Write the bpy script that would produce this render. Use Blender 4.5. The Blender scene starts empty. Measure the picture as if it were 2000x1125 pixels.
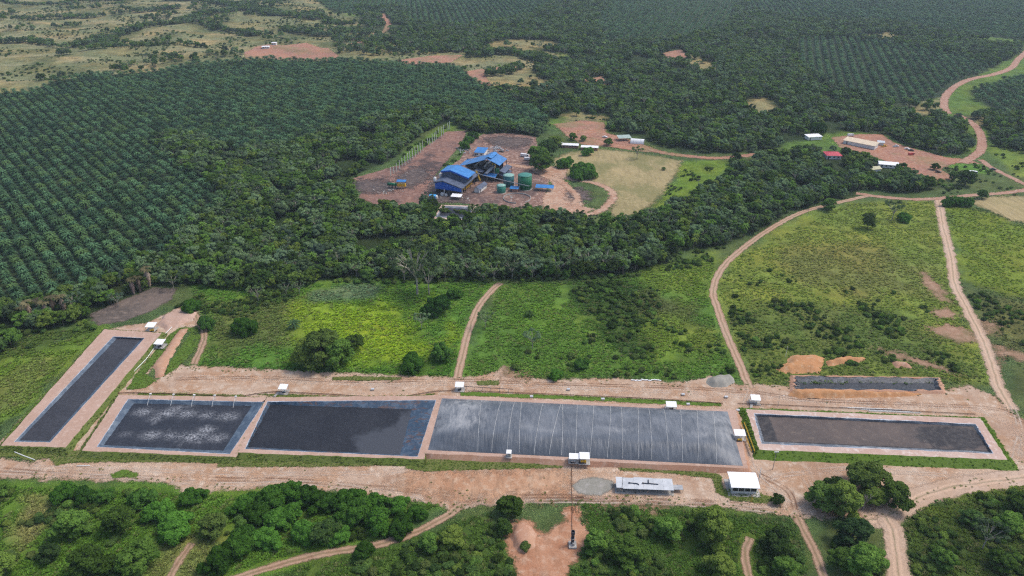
import bpy, math, random
import numpy as np
from mathutils import Vector, Matrix

# ------------------------------------------------------------------ camera, light, exposure
SC = bpy.context.scene
COL = SC.collection
H_CAM, PITCH, HFOV = 190.0, 28.0, 71.0
cam_d = bpy.data.cameras.new('camera')
cam = bpy.data.objects.new('camera', cam_d)
COL.objects.link(cam)
cam.location = (0, 0, H_CAM)
cam.rotation_euler = (math.radians(90 - PITCH), 0, 0)
cam_d.sensor_width = 36.0
cam_d.lens = 18.0 / math.tan(math.radians(HFOV / 2))
cam_d.clip_start = 1.0
cam_d.clip_end = 30000.0
SC.camera = cam

SUN_EL, SUN_AZ = 57.0, 72.0          # azimuth clockwise from +Y (away from the camera)
world = bpy.data.worlds.new('World')
SC.world = world
world.use_nodes = True
wn = world.node_tree
sky = wn.nodes.new('ShaderNodeTexSky')
sky.sky_type = 'NISHITA'
sky.sun_disc = False
sky.sun_elevation = math.radians(SUN_EL)
sky.sun_rotation = math.radians(SUN_AZ)
sky.air_density = 1.0
sky.dust_density = 3.0
sky.ozone_density = 1.0
bg = wn.nodes['Background']
bg.inputs['Strength'].default_value = 0.14
wn.links.new(sky.outputs[0], bg.inputs['Color'])

sun_d = bpy.data.lights.new('sun', 'SUN')
sun_d.energy = 1.35
sun_d.angle = math.radians(14)
sun_d.color = (1.0, 0.95, 0.87)
sun = bpy.data.objects.new('sun', sun_d)
COL.objects.link(sun)
_el, _az = math.radians(SUN_EL), math.radians(SUN_AZ)
_to = Vector((math.cos(_el) * math.sin(_az), math.cos(_el) * math.cos(_az), math.sin(_el)))
sun.rotation_euler = _to.to_track_quat('Z', 'Y').to_euler()
sun.location = (300, 100, 400)

SC.view_settings.view_transform = 'Standard'
SC.view_settings.look = 'None'
SC.view_settings.exposure = 0.6
SC.view_settings.gamma = 1.0
SC.view_settings.use_curve_mapping = False
try:
    SC.cycles.use_denoising = False
    SC.cycles.pixel_filter_type = 'BLACKMAN_HARRIS'
    SC.cycles.filter_width = 1.25
    SC.cycles.max_bounces = 5
    SC.cycles.diffuse_bounces = 2
    SC.cycles.glossy_bounces = 2
    SC.cycles.transmission_bounces = 3
    SC.cycles.transparent_max_bounces = 12
    SC.cycles.volume_bounces = 0
except Exception:
    pass

HAZE_DENSITY = 0.00009

# ------------------------------------------------------------------ survey: photograph pixel -> place
_F = 1000.0 / math.tan(math.radians(HFOV / 2))
_c, _s = math.cos(math.radians(PITCH)), math.sin(math.radians(PITCH))

def at(px, py, z=0.0):
    u = (px - 1000.0) / _F
    v = (py - 562.5) / _F
    dy, dz = _c - v * _s, -_s - v * _c
    k = (z - H_CAM) / dz
    return (u * k, dy * k)

def ppm(py):
    """pixels of the 2000 px photograph per metre at that row, on the ground"""
    v = (py - 562.5) / _F
    k = H_CAM / (_s + v * _c)
    return _F / k

def W(poly, z=0.0):
    return np.array([at(x, y, z) for x, y in poly], float)

def to_px(P):
    P = np.asarray(P, float)
    x, y = P[:, 0], P[:, 1]
    z = P[:, 2] if P.shape[1] > 2 else np.zeros(len(P))
    dz = z - H_CAM
    depth = y * _c - dz * _s
    up = y * _s + dz * _c
    depth = np.maximum(depth, 1e-3)
    return np.stack([1000 + _F * x / depth, 562.5 - _F * up / depth], 1)

# ------------------------------------------------------------------ noise, terrain
_rs = np.random.RandomState(7)
_NT = _rs.rand(256, 256)

def vnoise(x, y):
    xi = np.floor(x).astype(int); yi = np.floor(y).astype(int)
    fx = x - xi; fy = y - yi
    fx = fx * fx * (3 - 2 * fx); fy = fy * fy * (3 - 2 * fy)
    a = _NT[xi & 255, yi & 255]; b = _NT[(xi + 1) & 255, yi & 255]
    c = _NT[xi & 255, (yi + 1) & 255]; d = _NT[(xi + 1) & 255, (yi + 1) & 255]
    return (a * (1 - fx) + b * fx) * (1 - fy) + (c * (1 - fx) + d * fx) * fy

def sstep(a, b, x):
    t = np.clip((x - a) / (b - a), 0, 1)
    return t * t * (3 - 2 * t)

def hgt(x, y):
    x = np.asarray(x, float); y = np.asarray(y, float)
    far = sstep(560, 950, y)
    h = far * (6.0 * vnoise(x / 140 + 3.1, y / 170 + 8.7) + 2.2 * vnoise(x / 46 + 1.3, y / 60 + 5.2) - 2.5)
    sav = sstep(-150, -420, x - 0.25 * (y - 800)) * sstep(640, 900, y)
    ridge = 1 - np.abs(2 * vnoise(x / 120 + 31.3 + y / 260, y / 75 + 12.9) - 1)
    h = h + sav * (7.0 * ridge + 2.5 * vnoise(x / 30 + 2, y / 26 + 9) - 3.5)
    near = sstep(330, 420, y) * (1 - far)
    h = h + near * 0.5 * (vnoise(x / 25, y / 25) - 0.5)
    fade = 1 - sstep(2300, 3400, y)
    return h * fade

def hz(x, y):
    return float(hgt(np.array([x]), np.array([y]))[0])

def sdist(poly, P):
    """signed distance (inside positive) of points P to a polygon"""
    poly = np.asarray(poly, float)
    n = len(poly)
    d2 = np.full(len(P), 1e18)
    ins = np.zeros(len(P), bool)
    for i in range(n):
        a = poly[i]; b = poly[(i + 1) % n]
        e = b - a
        w = P - a
        t = np.clip((w @ e) / max(e @ e, 1e-9), 0, 1)
        q = w - t[:, None] * e
        d2 = np.minimum(d2, (q * q).sum(1))
        c1 = P[:, 1] >= a[1]; c2 = P[:, 1] < b[1]; cr = e[0] * w[:, 1] - e[1] * w[:, 0]
        ins ^= (c1 & c2 & (cr > 0)) | (~c1 & ~c2 & (cr < 0))
    d = np.sqrt(d2)
    return np.where(ins, d, -d)

def inside(poly, P):
    lo, hi = poly.min(0), poly.max(0)
    m = ((P >= lo) & (P <= hi)).all(1)
    r = np.zeros(len(P), bool)
    if m.any():
        r[m] = sdist(poly, P[m]) > 0
    return r

def linedist(line, P):
    d2 = np.full(len(P), 1e18)
    for i in range(len(line) - 1):
        a = line[i]; e = line[i + 1] - a; w = P - a
        t = np.clip((w @ e) / max(e @ e, 1e-9), 0, 1)
        q = w - t[:, None] * e
        d2 = np.minimum(d2, (q * q).sum(1))
    return np.sqrt(d2)

def smooth_line(pts, n=8):
    """Catmull-Rom through the points"""
    P = np.asarray(pts, float)
    if len(P) < 3:
        return np.array([P[0] + (P[1] - P[0]) * t for t in np.linspace(0, 1, n + 1)])
    Q = np.vstack([2 * P[0] - P[1], P, 2 * P[-1] - P[-2]])
    out = []
    for i in range(1, len(Q) - 2):
        for t in np.linspace(0, 1, n, endpoint=False):
            a, b, c, d = Q[i - 1], Q[i], Q[i + 1], Q[i + 2]
            out.append(0.5 * ((2 * b) + (-a + c) * t + (2 * a - 5 * b + 4 * c - d) * t * t + (-a + 3 * b - 3 * c + d) * t ** 3))
    out.append(P[-1])
    return np.array(out)

# ------------------------------------------------------------------ object helpers
def tag(o, label=None, cat=None, group=None, kind=None):
    if label: o['label'] = label
    if cat: o['category'] = cat
    if group: o['group'] = group
    if kind: o['kind'] = kind
    return o

def thing(name, label, cat, loc, rz=0.0, group=None):
    o = bpy.data.objects.new(name, None)
    o.empty_display_size = 0.5
    COL.objects.link(o)
    o.location = loc
    o.rotation_euler = (0, 0, rz)
    return tag(o, label, cat, group)

def link(name, me, parent=None):
    o = bpy.data.objects.new(name, me)
    COL.objects.link(o)
    if parent is not None: o.parent = parent
    return o

def dup(root, loc=None, rz=None, label=None, group=None, scale=None):
    def rec(o, par):
        c = o.copy(); COL.objects.link(c)
        if par is not None: c.parent = par
        for ch in kids.get(o.name, ()): rec(ch, c)
        return c
    kids = {root.name: list(root.children)}
    for ch in root.children: kids[ch.name] = list(ch.children)
    r = rec(root, None)
    if loc is not None: r.location = loc
    if rz is not None: r.rotation_euler = (0, 0, rz)
    if scale is not None: r.scale = scale if hasattr(scale, '__len__') else (scale,) * 3
    if label: r['label'] = label
    if group: r['group'] = group
    return r

def mesh_np(name, V, F, mats=(), mi=None, attrs=None, smooth=False):
    """mesh from numpy: V n x 3, F list of index arrays all of one size (m x k) or a python list"""
    me = bpy.data.meshes.new(name)
    V = np.asarray(V, np.float32)
    if isinstance(F, np.ndarray):
        m, k = F.shape
        me.vertices.add(len(V)); me.vertices.foreach_set('co', V.ravel())
        me.loops.add(m * k); me.loops.foreach_set('vertex_index', F.astype(np.int32).ravel())
        me.polygons.add(m)
        me.polygons.foreach_set('loop_start', np.arange(0, m * k, k, dtype=np.int32))
        me.update(calc_edges=True)
    else:
        me.from_pydata(V.tolist(), [], [list(f) for f in F])
        me.update()
    for mt in mats: me.materials.append(mt)
    if mi is not None: me.polygons.foreach_set('material_index', np.asarray(mi, np.int32))
    if smooth:
        me.polygons.foreach_set('use_smooth', np.ones(len(me.polygons), bool))
    for an, (typ, arr) in (attrs or {}).items():
        a = me.attributes.new(an, typ, 'POINT')
        arr = np.asarray(arr, np.float32)
        a.data.foreach_set({'FLOAT': 'value', 'FLOAT_COLOR': 'color', 'FLOAT_VECTOR': 'vector'}[typ], arr.ravel())
    return me

class MB:
    """collects solids for ONE mesh object"""
    def __init__(s): s.v = []; s.f = []
    def add(s, vs, fs):
        n = len(s.v); s.v += [tuple(map(float, v)) for v in vs]; s.f += [[i + n for i in f] for f in fs]; return s
    def box(s, c, d, rz=0.0):
        x, y, z = d[0] / 2, d[1] / 2, d[2] / 2
        cs, sn = math.cos(rz), math.sin(rz)
        vs = [(c[0] + a * x * cs - b * y * sn, c[1] + a * x * sn + b * y * cs, c[2] + e * z) for e in (-1, 1) for a, b in ((-1, -1), (1, -1), (1, 1), (-1, 1))]
        return s.add(vs, [(0, 3, 2, 1), (4, 5, 6, 7), (0, 1, 5, 4), (1, 2, 6, 5), (2, 3, 7, 6), (3, 0, 4, 7)])
    def slab(s, pts, t):
        """a plate from an outline of 3-D points, thickness t straight down"""
        n = len(pts)
        vs = [tuple(p) for p in pts] + [(p[0], p[1], p[2] - t) for p in pts]
        fs = [tuple(range(n)), tuple(range(2 * n - 1, n - 1, -1))] + [(i, i + n, (i + 1) % n + n, (i + 1) % n) for i in range(n)]
        return s.add(vs, fs)
    def prism(s, outline, z0, z1):
        n = len(outline)
        vs = [(p[0], p[1], z0) for p in outline] + [(p[0], p[1], z1) for p in outline]
        fs = [tuple(range(n - 1, -1, -1)), tuple(range(n, 2 * n))] + [(i, (i + 1) % n, (i + 1) % n + n, i + n) for i in range(n)]
        return s.add(vs, fs)
    def tube(s, pts, rad, n=6, cap=True):
        P = [Vector(p) for p in pts]
        rad = rad if hasattr(rad, '__len__') else [rad] * len(P)
        vs = []; fs = []
        for i, p in enumerate(P):
            d = (P[min(i + 1, len(P) - 1)] - P[max(i - 1, 0)]).normalized()
            a = d.orthogonal().normalized() if abs(d.z) > 0.98 else d.cross(Vector((0, 0, 1))).normalized()
            b = d.cross(a)
            for k in range(n):
                t = 2 * math.pi * k / n
                vs.append(p + (a * math.cos(t) + b * math.sin(t)) * rad[i])
        for i in range(len(P) - 1):
            for k in range(n):
                fs.append((i * n + k, i * n + (k + 1) % n, (i + 1) * n + (k + 1) % n, (i + 1) * n + k))
        if cap:
            fs.append(tuple(range(n - 1, -1, -1))); fs.append(tuple((len(P) - 1) * n + k for k in range(n)))
        return s.add(vs, fs)
    def lathe(s, prof, n=24, c=(0, 0)):
        vs = []; fs = []
        for r, z in prof:
            for k in range(n):
                t = 2 * math.pi * k / n
                vs.append((c[0] + r * math.cos(t), c[1] + r * math.sin(t), z))
        for i in range(len(prof) - 1):
            for k in range(n):
                fs.append((i * n + k, i * n + (k + 1) % n, (i + 1) * n + (k + 1) % n, (i + 1) * n + k))
        fs.append(tuple((len(prof) - 1) * n + k for k in range(n)))
        fs.append(tuple(range(n - 1, -1, -1)))
        return s.add(vs, fs)
    def build(s, name, mat, parent=None, smooth=False):
        me = bpy.data.meshes.new(name)
        me.from_pydata(s.v, [], s.f); me.update()
        me.materials.append(mat)
        if smooth: me.polygons.foreach_set('use_smooth', np.ones(len(me.polygons), bool))
        return link(name, me, parent)

# ------------------------------------------------------------------ materials
class NT:
    def __init__(s, name):
        s.m = bpy.data.materials.new(name); s.m.use_nodes = True
        s.t = s.m.node_tree; s.t.nodes.clear()
        s.out = s.t.nodes.new('ShaderNodeOutputMaterial')
    def n(s, typ, **kw):
        nd = s.t.nodes.new(typ)
        for k, v in kw.items(): setattr(nd, k, v)
        return nd
    def l(s, a, b): s.t.links.new(a, b)
    def put(s, sock, v):
        if v is None: return
        if hasattr(v, 'is_output'): s.l(v, sock)
        elif hasattr(v, '__len__'):
            sock.default_value = (*v, 1.0) if len(v) == 3 and len(sock.default_value) == 4 else v
        else: sock.default_value = v
    def attr(s, name, out='Fac'):
        return s.n('ShaderNodeAttribute', attribute_name=name).outputs[out]
    def pos(s, scale=(1, 1, 1), local=False, rz=0.0):
        src = s.n('ShaderNodeTexCoord').outputs['Object'] if local else s.n('ShaderNodeNewGeometry').outputs['Position']
        m = s.n('ShaderNodeMapping'); m.inputs['Scale'].default_value = scale; m.inputs['Rotation'].default_value = (0, 0, rz)
        s.l(src, m.inputs['Vector']); return m.outputs[0]
    def noise(s, scale, vec=None, detail=3.0, rough=0.55, dist=0.0):
        nd = s.n('ShaderNodeTexNoise'); nd.inputs['Scale'].default_value = scale
        nd.inputs['Detail'].default_value = detail; nd.inputs['Roughness'].default_value = rough; nd.inputs['Distortion'].default_value = dist
        s.l(vec if vec is not None else s.pos(), nd.inputs['Vector']); return nd.outputs['Fac']
    def math(s, op, a, b=0.0, c=None, clamp=False):
        nd = s.n('ShaderNodeMath', operation=op, use_clamp=clamp)
        s.put(nd.inputs[0], a); s.put(nd.inputs[1], b)
        if c is not None: s.put(nd.inputs[2], c)
        return nd.outputs[0]
    def ramp(s, x, a, b, lo=0.0, hi=1.0):
        nd = s.n('ShaderNodeMapRange', interpolation_type='SMOOTHSTEP')
        s.put(nd.inputs[0], x)
        for i, v in enumerate((a, b, lo, hi)): s.put(nd.inputs[i + 1], v)
        return nd.outputs[0]
    def mix(s, f, a, b, mode='MIX'):
        nd = s.n('ShaderNodeMix', data_type='RGBA', blend_type=mode)
        s.put(nd.inputs[0], f); s.put(nd.inputs[6], a); s.put(nd.inputs[7], b); return nd.outputs[2]
    def mul(s, col, k):
        """colour times a value"""
        nd = s.n('ShaderNodeVectorMath', operation='SCALE'); s.put(nd.inputs[0], col); s.put(nd.inputs['Scale'], k); return nd.outputs[0]
    def bump(s, h, strength=0.5, dist=0.2):
        nd = s.n('ShaderNodeBump'); nd.inputs['Strength'].default_value = strength; nd.inputs['Distance'].default_value = dist
        s.l(h, nd.inputs['Height']); return nd.outputs[0]
    def pbr(s, col, rough=0.85, normal=None, spec=0.25, metal=0.0, alpha=None):
        nd = s.n('ShaderNodeBsdfPrincipled')
        s.put(nd.inputs['Base Color'], col); s.put(nd.inputs['Roughness'], rough); s.put(nd.inputs['Metallic'], metal)
        s.put(nd.inputs['Specular IOR Level'], spec)
        if normal is not None: s.l(normal, nd.inputs['Normal'])
        sh = nd.outputs[0]
        if alpha is not None:
            tr = s.n('ShaderNodeBsdfTransparent'); mx = s.n('ShaderNodeMixShader')
            s.put(mx.inputs[0], alpha); s.l(tr.outputs[0], mx.inputs[1]); s.l(sh, mx.inputs[2]); sh = mx.outputs[0]
        s.l(sh, s.out.inputs['Surface']); return s.m

def paint(name, col, rough=0.5, wear=0.25, spec=0.3, metal=0.0, rib=None, dirt=(0.25, 0.18, 0.13)):
    """painted sheet or plain material with weathering; rib = (axis, metres) raises corrugation"""
    t = NT(name)
    p = t.pos(local=True)
    n1 = t.noise(0.35, p, 4); n2 = t.noise(2.3, p, 3)
    k = t.ramp(n1, 0.35, 0.7, 1 - wear * 0.6, 1 + wear * 0.35)
    c = t.mul(t.mix(0.0, col, col), k)
    c = t.mix(t.ramp(t.math('MULTIPLY', n1, n2), 0.27, 0.42, 0.0, wear), c, dirt)
    nrm = None
    if rib:
        w = t.n('ShaderNodeTexWave', wave_type='BANDS', bands_direction=rib[0], wave_profile='SIN')
        w.inputs['Scale'].default_value = 0.314 / rib[1]
        t.l(p, w.inputs['Vector']); nrm = t.bump(w.outputs['Fac'], 0.35, 0.05)
        c = t.mul(c, t.ramp(w.outputs['Fac'], 0.0, 1.0, 0.93, 1.05))
    return t.pbr(c, rough, nrm, spec, metal)

def dirt_mat(name, c1, c2, c3, edge=1.2, soft=0.5, dark=None, streak=None, rut=False, patch=0.06, sk=0.6):
    """bare earth sheet: ragged fading edge from attribute sd"""
    t = NT(name)
    p = t.pos()
    big = t.noise(patch, p, 4, 0.6); mid = t.noise(0.35, p, 4, 0.6); fine = t.noise(2.2, p, 3, 0.6)
    c = t.mix(t.ramp(big, 0.36, 0.64), c1, c2)
    c = t.mix(t.ramp(mid, 0.45, 0.75), c, c3)
    if streak:
        sp = t.pos((streak[0], streak[1], 1), rz=streak[2])
        st = t.noise(1.0, sp, 4, 0.6, 0.4)
        c = t.mix(t.ramp(st, 0.42, 0.74, 0, sk), c, tuple(x * 0.55 for x in c1))
    if dark:
        dk = t.noise(0.028, t.pos((1, 0.8, 1), rz=0.5), 5, 0.68)
        c = t.mix(t.ramp(dk, 0.48, 0.62, 0, dark[1]), c, dark[0])
    sd = t.attr('sd')
    if rut:
        ac = t.attr('across')
        wob = t.math('MULTIPLY', t.math('SUBTRACT', t.noise(0.12, p, 2), 0.5), 1.6)
        a2 = t.math('ABSOLUTE', t.math('ADD', ac, wob))
        r = t.ramp(t.math('ABSOLUTE', t.math('SUBTRACT', a2, 0.95)), 0.15, 0.65, 1, 0)
        c = t.mix(t.math('MULTIPLY', r, 0.55), c, tuple(min(1, x * 1.35) for x in c2))
        mid_g = t.ramp(t.math('ADD', a2, t.math('MULTIPLY', mid, 0.8)), 0.35, 0.8, 0.45, 0)
        c = t.mix(mid_g, c, (0.11, 0.13, 0.04))
    c = t.mul(c, t.ramp(fine, 0.25, 0.75, 0.84, 1.14))
    e = t.math('ADD', t.math('MULTIPLY', t.math('SUBTRACT', t.noise(0.22, p, 3), 0.5), edge * 2.4),
               t.math('MULTIPLY', t.math('SUBTRACT', t.noise(1.1, p, 3), 0.5), edge * 1.3))
    al = t.ramp(t.math('ADD', sd, e), -soft, soft)
    nrm = t.bump(t.math('ADD', t.math('MULTIPLY', mid, 1.5), fine), 0.35, 0.25)
    return t.pbr(c, 0.95, nrm, 0.15, alpha=al)

def leaf_mat(name, dark, light, var=None, trans=0.25):
    t = NT(name)
    rnd = t.n('ShaderNodeObjectInfo').outputs['Random']
    v = t.attr('v')
    c = t.mix(v, dark, light)
    c = t.mul(c, t.ramp(rnd, 0, 1, 0.55, 1.5))
    r2 = t.math('FRACT', t.math('MULTIPLY', rnd, 7.31))
    if var:
        c = t.mix(t.ramp(r2, 0.55, 1.0, 0, 0.75), c, var)
    r3 = t.math('FRACT', t.math('MULTIPLY', rnd, 23.7))
    c = t.mix(t.ramp(r3, 0.75, 1.0, 0, 0.4), c, (dark[0] * 1.1, dark[1] * 1.1, dark[2] * 1.9))
    d = t.n('ShaderNodeBsdfDiffuse'); tr = t.n('ShaderNodeBsdfTranslucent'); mx = t.n('ShaderNodeMixShader')
    t.l(c, d.inputs[0]); t.l(t.mul(c, 1.2), tr.inputs[0]); mx.inputs[0].default_value = trans
    t.l(d.outputs[0], mx.inputs[1]); t.l(tr.outputs[0], mx.inputs[2])
    t.l(mx.outputs[0], t.out.inputs['Surface'])
    return t.m

M = {}
M['white_sheet'] = paint('white_sheet_roof', (0.80, 0.80, 0.80), 0.45, 0.08)
M['white_wall'] = paint('white_wall', (0.72, 0.71, 0.68), 0.8, 0.25)
M['grey_sheet'] = paint('grey_sheet_roof', (0.52, 0.54, 0.56), 0.45, 0.3)
M['blue_roof'] = paint('blue_sheet_roof', (0.045, 0.19, 0.46), 0.42, 0.35, rib=('Y', 0.9), dirt=(0.12, 0.16, 0.22))
M['blue_roof_bright'] = paint('bright_blue_sheet', (0.035, 0.20, 0.50), 0.4, 0.35, rib=('Y', 0.9), dirt=(0.12, 0.18, 0.26))
M['blue_wall'] = paint('blue_cladding', (0.008, 0.10, 0.46), 0.5, 0.2, rib=('X', 0.6), dirt=(0.05, 0.10, 0.25))
M['sooty_roof'] = paint('sooty_blue_roof', (0.085, 0.11, 0.17), 0.55, 0.5, rib=('Y', 0.9), dirt=(0.07, 0.065, 0.07))
M['dark_steel'] = paint('dark_steel', (0.045, 0.05, 0.065), 0.6, 0.4)
M['steel'] = paint('galvanised_steel', (0.38, 0.39, 0.40), 0.45, 0.3, metal=0.3)
M['concrete'] = paint('concrete', (0.40, 0.38, 0.35), 0.9, 0.4)
M['yellow'] = paint('yellow_paint', (0.62, 0.36, 0.02), 0.5, 0.25)
M['green_tank'] = paint('green_tank_paint', (0.006, 0.14, 0.06), 0.45, 0.25, dirt=(0.02, 0.14, 0.09))
M['teal_tank'] = paint('teal_tank_paint', (0.015, 0.12, 0.14), 0.45, 0.3, dirt=(0.10, 0.19, 0.18))
M['mint_tank'] = paint('mint_tank_paint', (0.03, 0.22, 0.16), 0.5, 0.35, dirt=(0.13, 0.26, 0.21))
M['tank_top'] = paint('chalky_tank_roof', (0.22, 0.40, 0.35), 0.7, 0.5, dirt=(0.42, 0.46, 0.42))
M['tank_top_green'] = paint('green_tank_roof', (0.05, 0.21, 0.17), 0.6, 0.3, dirt=(0.14, 0.24, 0.18))
M['red_roof'] = paint('red_tile_roof', (0.52, 0.055, 0.085), 0.6, 0.25)
M['tan_roof'] = paint('tan_corrugated_roof', (0.64, 0.52, 0.37), 0.7, 0.2, rib=('X', 1.6))
M['cream_roof'] = paint('cream_roof', (0.50, 0.48, 0.30), 0.7, 0.3)
M['green_roof'] = paint('green_grey_roof', (0.34, 0.42, 0.38), 0.6, 0.3)
M['dark_open'] = paint('painted_inner_shade', (0.02, 0.02, 0.022), 0.9, 0.1)  # near-black stands in for shade inside open structures
M['glass'] = paint('dark_glass', (0.02, 0.025, 0.03), 0.15, 0.05, spec=0.5)
M['tyre'] = paint('tyre_rubber', (0.02, 0.02, 0.02), 0.9, 0.1)
M['car_white'] = paint('white_car_paint', (0.75, 0.75, 0.75), 0.3, 0.08, spec=0.5)
M['car_red'] = paint('red_car_paint', (0.45, 0.04, 0.03), 0.35, 0.1, spec=0.5)
M['car_dark'] = paint('dark_car_paint', (0.05, 0.045, 0.04), 0.35, 0.1, spec=0.5)
M['cyan'] = paint('light_blue_tarp', (0.06, 0.36, 0.72), 0.6, 0.25)
M['rust'] = paint('rusty_pipe', (0.16, 0.085, 0.05), 0.8, 0.4)
M['pvc'] = paint('white_pipe', (0.72, 0.72, 0.69), 0.5, 0.2)
M['pole_wood'] = paint('pole_wood', (0.30, 0.28, 0.25), 0.9, 0.3)
M['post_green'] = paint('weathered_green_post', (0.62, 0.66, 0.54), 0.8, 0.15)
M['brick_red'] = paint('reddish_block_wall', (0.40, 0.20, 0.14), 0.9, 0.3)
M['bark'] = paint('bark', (0.13, 0.105, 0.08), 0.95, 0.4)
M['bark_pale'] = paint('pale_bark', (0.34, 0.31, 0.26), 0.95, 0.3)
M['bark_grey'] = paint('dead_grey_wood', (0.28, 0.25, 0.22), 0.95, 0.3)
M['dead_frond'] = leaf_mat('dead_frond', (0.16, 0.11, 0.075), (0.34, 0.26, 0.20), None, 0.1)

M['leaf_dark'] = leaf_mat('leaf_dark', (0.0281, 0.0631, 0.0183), (0.0982, 0.1656, 0.0421), (0.1400, 0.1988, 0.0413))
M['leaf_mid'] = leaf_mat('leaf_mid', (0.0437, 0.0956, 0.0178), (0.1298, 0.2255, 0.0410), (0.1793, 0.2368, 0.0459))
M['leaf_vine'] = leaf_mat('leaf_vine', (0.0324, 0.0918, 0.0140), (0.0918, 0.2106, 0.0302), (0.1021, 0.2155, 0.0397))
M['leaf_pale'] = leaf_mat('leaf_pale', (0.0715, 0.1170, 0.0585), (0.1690, 0.2470, 0.1105), (0.1638, 0.2457, 0.0819))
M['leaf_palm'] = leaf_mat('leaf_palm', (0.015, 0.044, 0.023), (0.100, 0.190, 0.088), (0.115, 0.19, 0.058), 0.22)
M['leaf_dry'] = leaf_mat('leaf_dry', (0.07, 0.065, 0.03), (0.17, 0.15, 0.08), None)
M['grass'] = leaf_mat('grass_blade', (0.05, 0.105, 0.012), (0.115, 0.19, 0.022), (0.15, 0.17, 0.035), 0.3)
M['scrub'] = leaf_mat('scrub_leaf', (0.036, 0.072, 0.017), (0.10, 0.16, 0.035), (0.12, 0.145, 0.045), 0.2)

# ------------------------------------------------------------------ zones (outlines surveyed from the photograph, then world metres)
PALM_L = W([(-420, 330), (-150, 215), (0, 190), (60, 183), (200, 152), (480, 124), (640, 120), (880, 132), (935, 160), (1000, 200), (1075, 232), (1065, 262), (1000, 252), (900, 232),
            (850, 212), (760, 232), (640, 262), (570, 290), (480, 300), (380, 275), (330, 268), (318, 290), (360, 332), (455, 330), (450, 400), (385, 440),
            (300, 505), (220, 552), (100, 585), (0, 612), (-150, 640), (-420, 640)])
PALM_R1 = W([(1552, 82), (1640, 78), (1800, 100), (1942, 132), (1880, 165), (1842, 190), (1790, 207), (1700, 197), (1640, 180), (1560, 132)])
PALM_R2 = W([(1190, 4), (1300, -40), (1450, -40), (1445, 15), (1420, 50), (1330, 78), (1190, 88), (1160, 50)])
PALM_R3 = W([(1450, -40), (2200, -40), (2200, 95), (2000, 82), (1900, 70), (1750, 45), (1560, 38), (1450, 20)])
PALM_R4 = W([(1890, 182), (1960, 160), (2020, 140), (2250, 160), (2250, 250), (2000, 228), (1940, 215), (1905, 200)])
PALM_T = W([(590, -30), (1170, -30), (1150, 20), (1040, 40), (900, 62), (770, 47), (640, 25)])
PALMS = [PALM_L, PALM_R1, PALM_R2, PALM_R3, PALM_R4, PALM_T]

FOR_1 = W([(-420, 660), (0, 614), (100, 585), (220, 552), (300, 505), (385, 440), (450, 400), (455, 330), (360, 332), (318, 290), (330, 268), (380, 275),
           (480, 300), (570, 290), (640, 262), (760, 232), (850, 212), (900, 232), (1000, 252), (1060, 258), (1050, 268), (990, 262), (915, 258), (880, 240), (845, 252), (800, 280),
           (755, 320), (700, 335), (680, 355), (690, 398), (735, 405), (830, 400), (940, 412), (1060, 412), (1085, 432), (1220, 440), (1300, 412), (1355, 388), (1412, 350), (1432, 316), (1480, 312), (1560, 300),
           (1640, 296), (1735, 326), (1790, 352), (1845, 366), (1780, 377), (1685, 368), (1650, 385), (1555, 412), (1480, 452), (1420, 480), (1330, 490), (1300, 515), (1200, 540),
           (1000, 545), (870, 548), (640, 543), (590, 560), (500, 575), (400, 560), (345, 560), (300, 560), (180, 625), (60, 655), (0, 690), (-420, 800)])
FOR_2 = W([(960, 68), (1100, 60), (1180, 92), (1330, 82), (1425, 50), (1445, -20), (1460, -20), (1462, 24), (1560, 42), (1750, 50), (1900, 75), (2000, 90), (2000, 100), (1942, 132), (1800, 100), (1640, 78), (1552, 82),
           (1560, 132), (1640, 180), (1700, 197), (1790, 207), (1840, 205), (1830, 225), (1880, 240), (1898, 280), (1885, 305), (1820, 308), (1745, 272), (1690, 258), (1640, 258), (1590, 268),
           (1480, 298), (1330, 300), (1240, 268), (1180, 262), (1190, 240), (1130, 228), (1080, 232), (1000, 200), (960, 175), (1060, 150), (1110, 110), (1000, 90)])
FOR_3 = W([(1860, 228), (1925, 225), (2000, 232), (2250, 255), (2250, 320), (2000, 300), (1930, 285), (1925, 250)])
FOR_4 = W([(740, 44), (900, 58), (1030, 36), (1140, -30), (1200, -30), (1195, 10), (1160, 48), (1185, 85), (1100, 66), (960, 72), (1000, 92), (930, 105), (900, 92), (800, 95), (770, 75)])
FORESTS = [FOR_1, FOR_2, FOR_3, FOR_4]
STRIPS = [W(p) for p in ([(-300, 70), (0, 46), (60, 40), (180, 36), (280, 28), (350, 17)], [(0, 90), (70, 88), (150, 92), (230, 72), (300, 58), (380, 40), (470, 24), (560, 34), (640, 48), (700, 58)],
                         [(330, 2), (420, 10), (520, 28), (620, 36)], [(330, 52), (400, 56), (440, 62), (520, 70)], [(-200, 10), (0, 12), (100, 14), (250, 0)], [(120, 112), (200, 100), (260, 98), (390, 98)],
                         [(560, 62), (640, 72), (700, 66), (760, 84), (840, 100), (905, 102)], [(930, 112), (1000, 108), (1050, 118), (1100, 130)], [(960, 150), (1040, 140), (1080, 150)])]
STRIP_W = [9, 14, 16, 9, 7, 8, 12, 14, 14]

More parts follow.
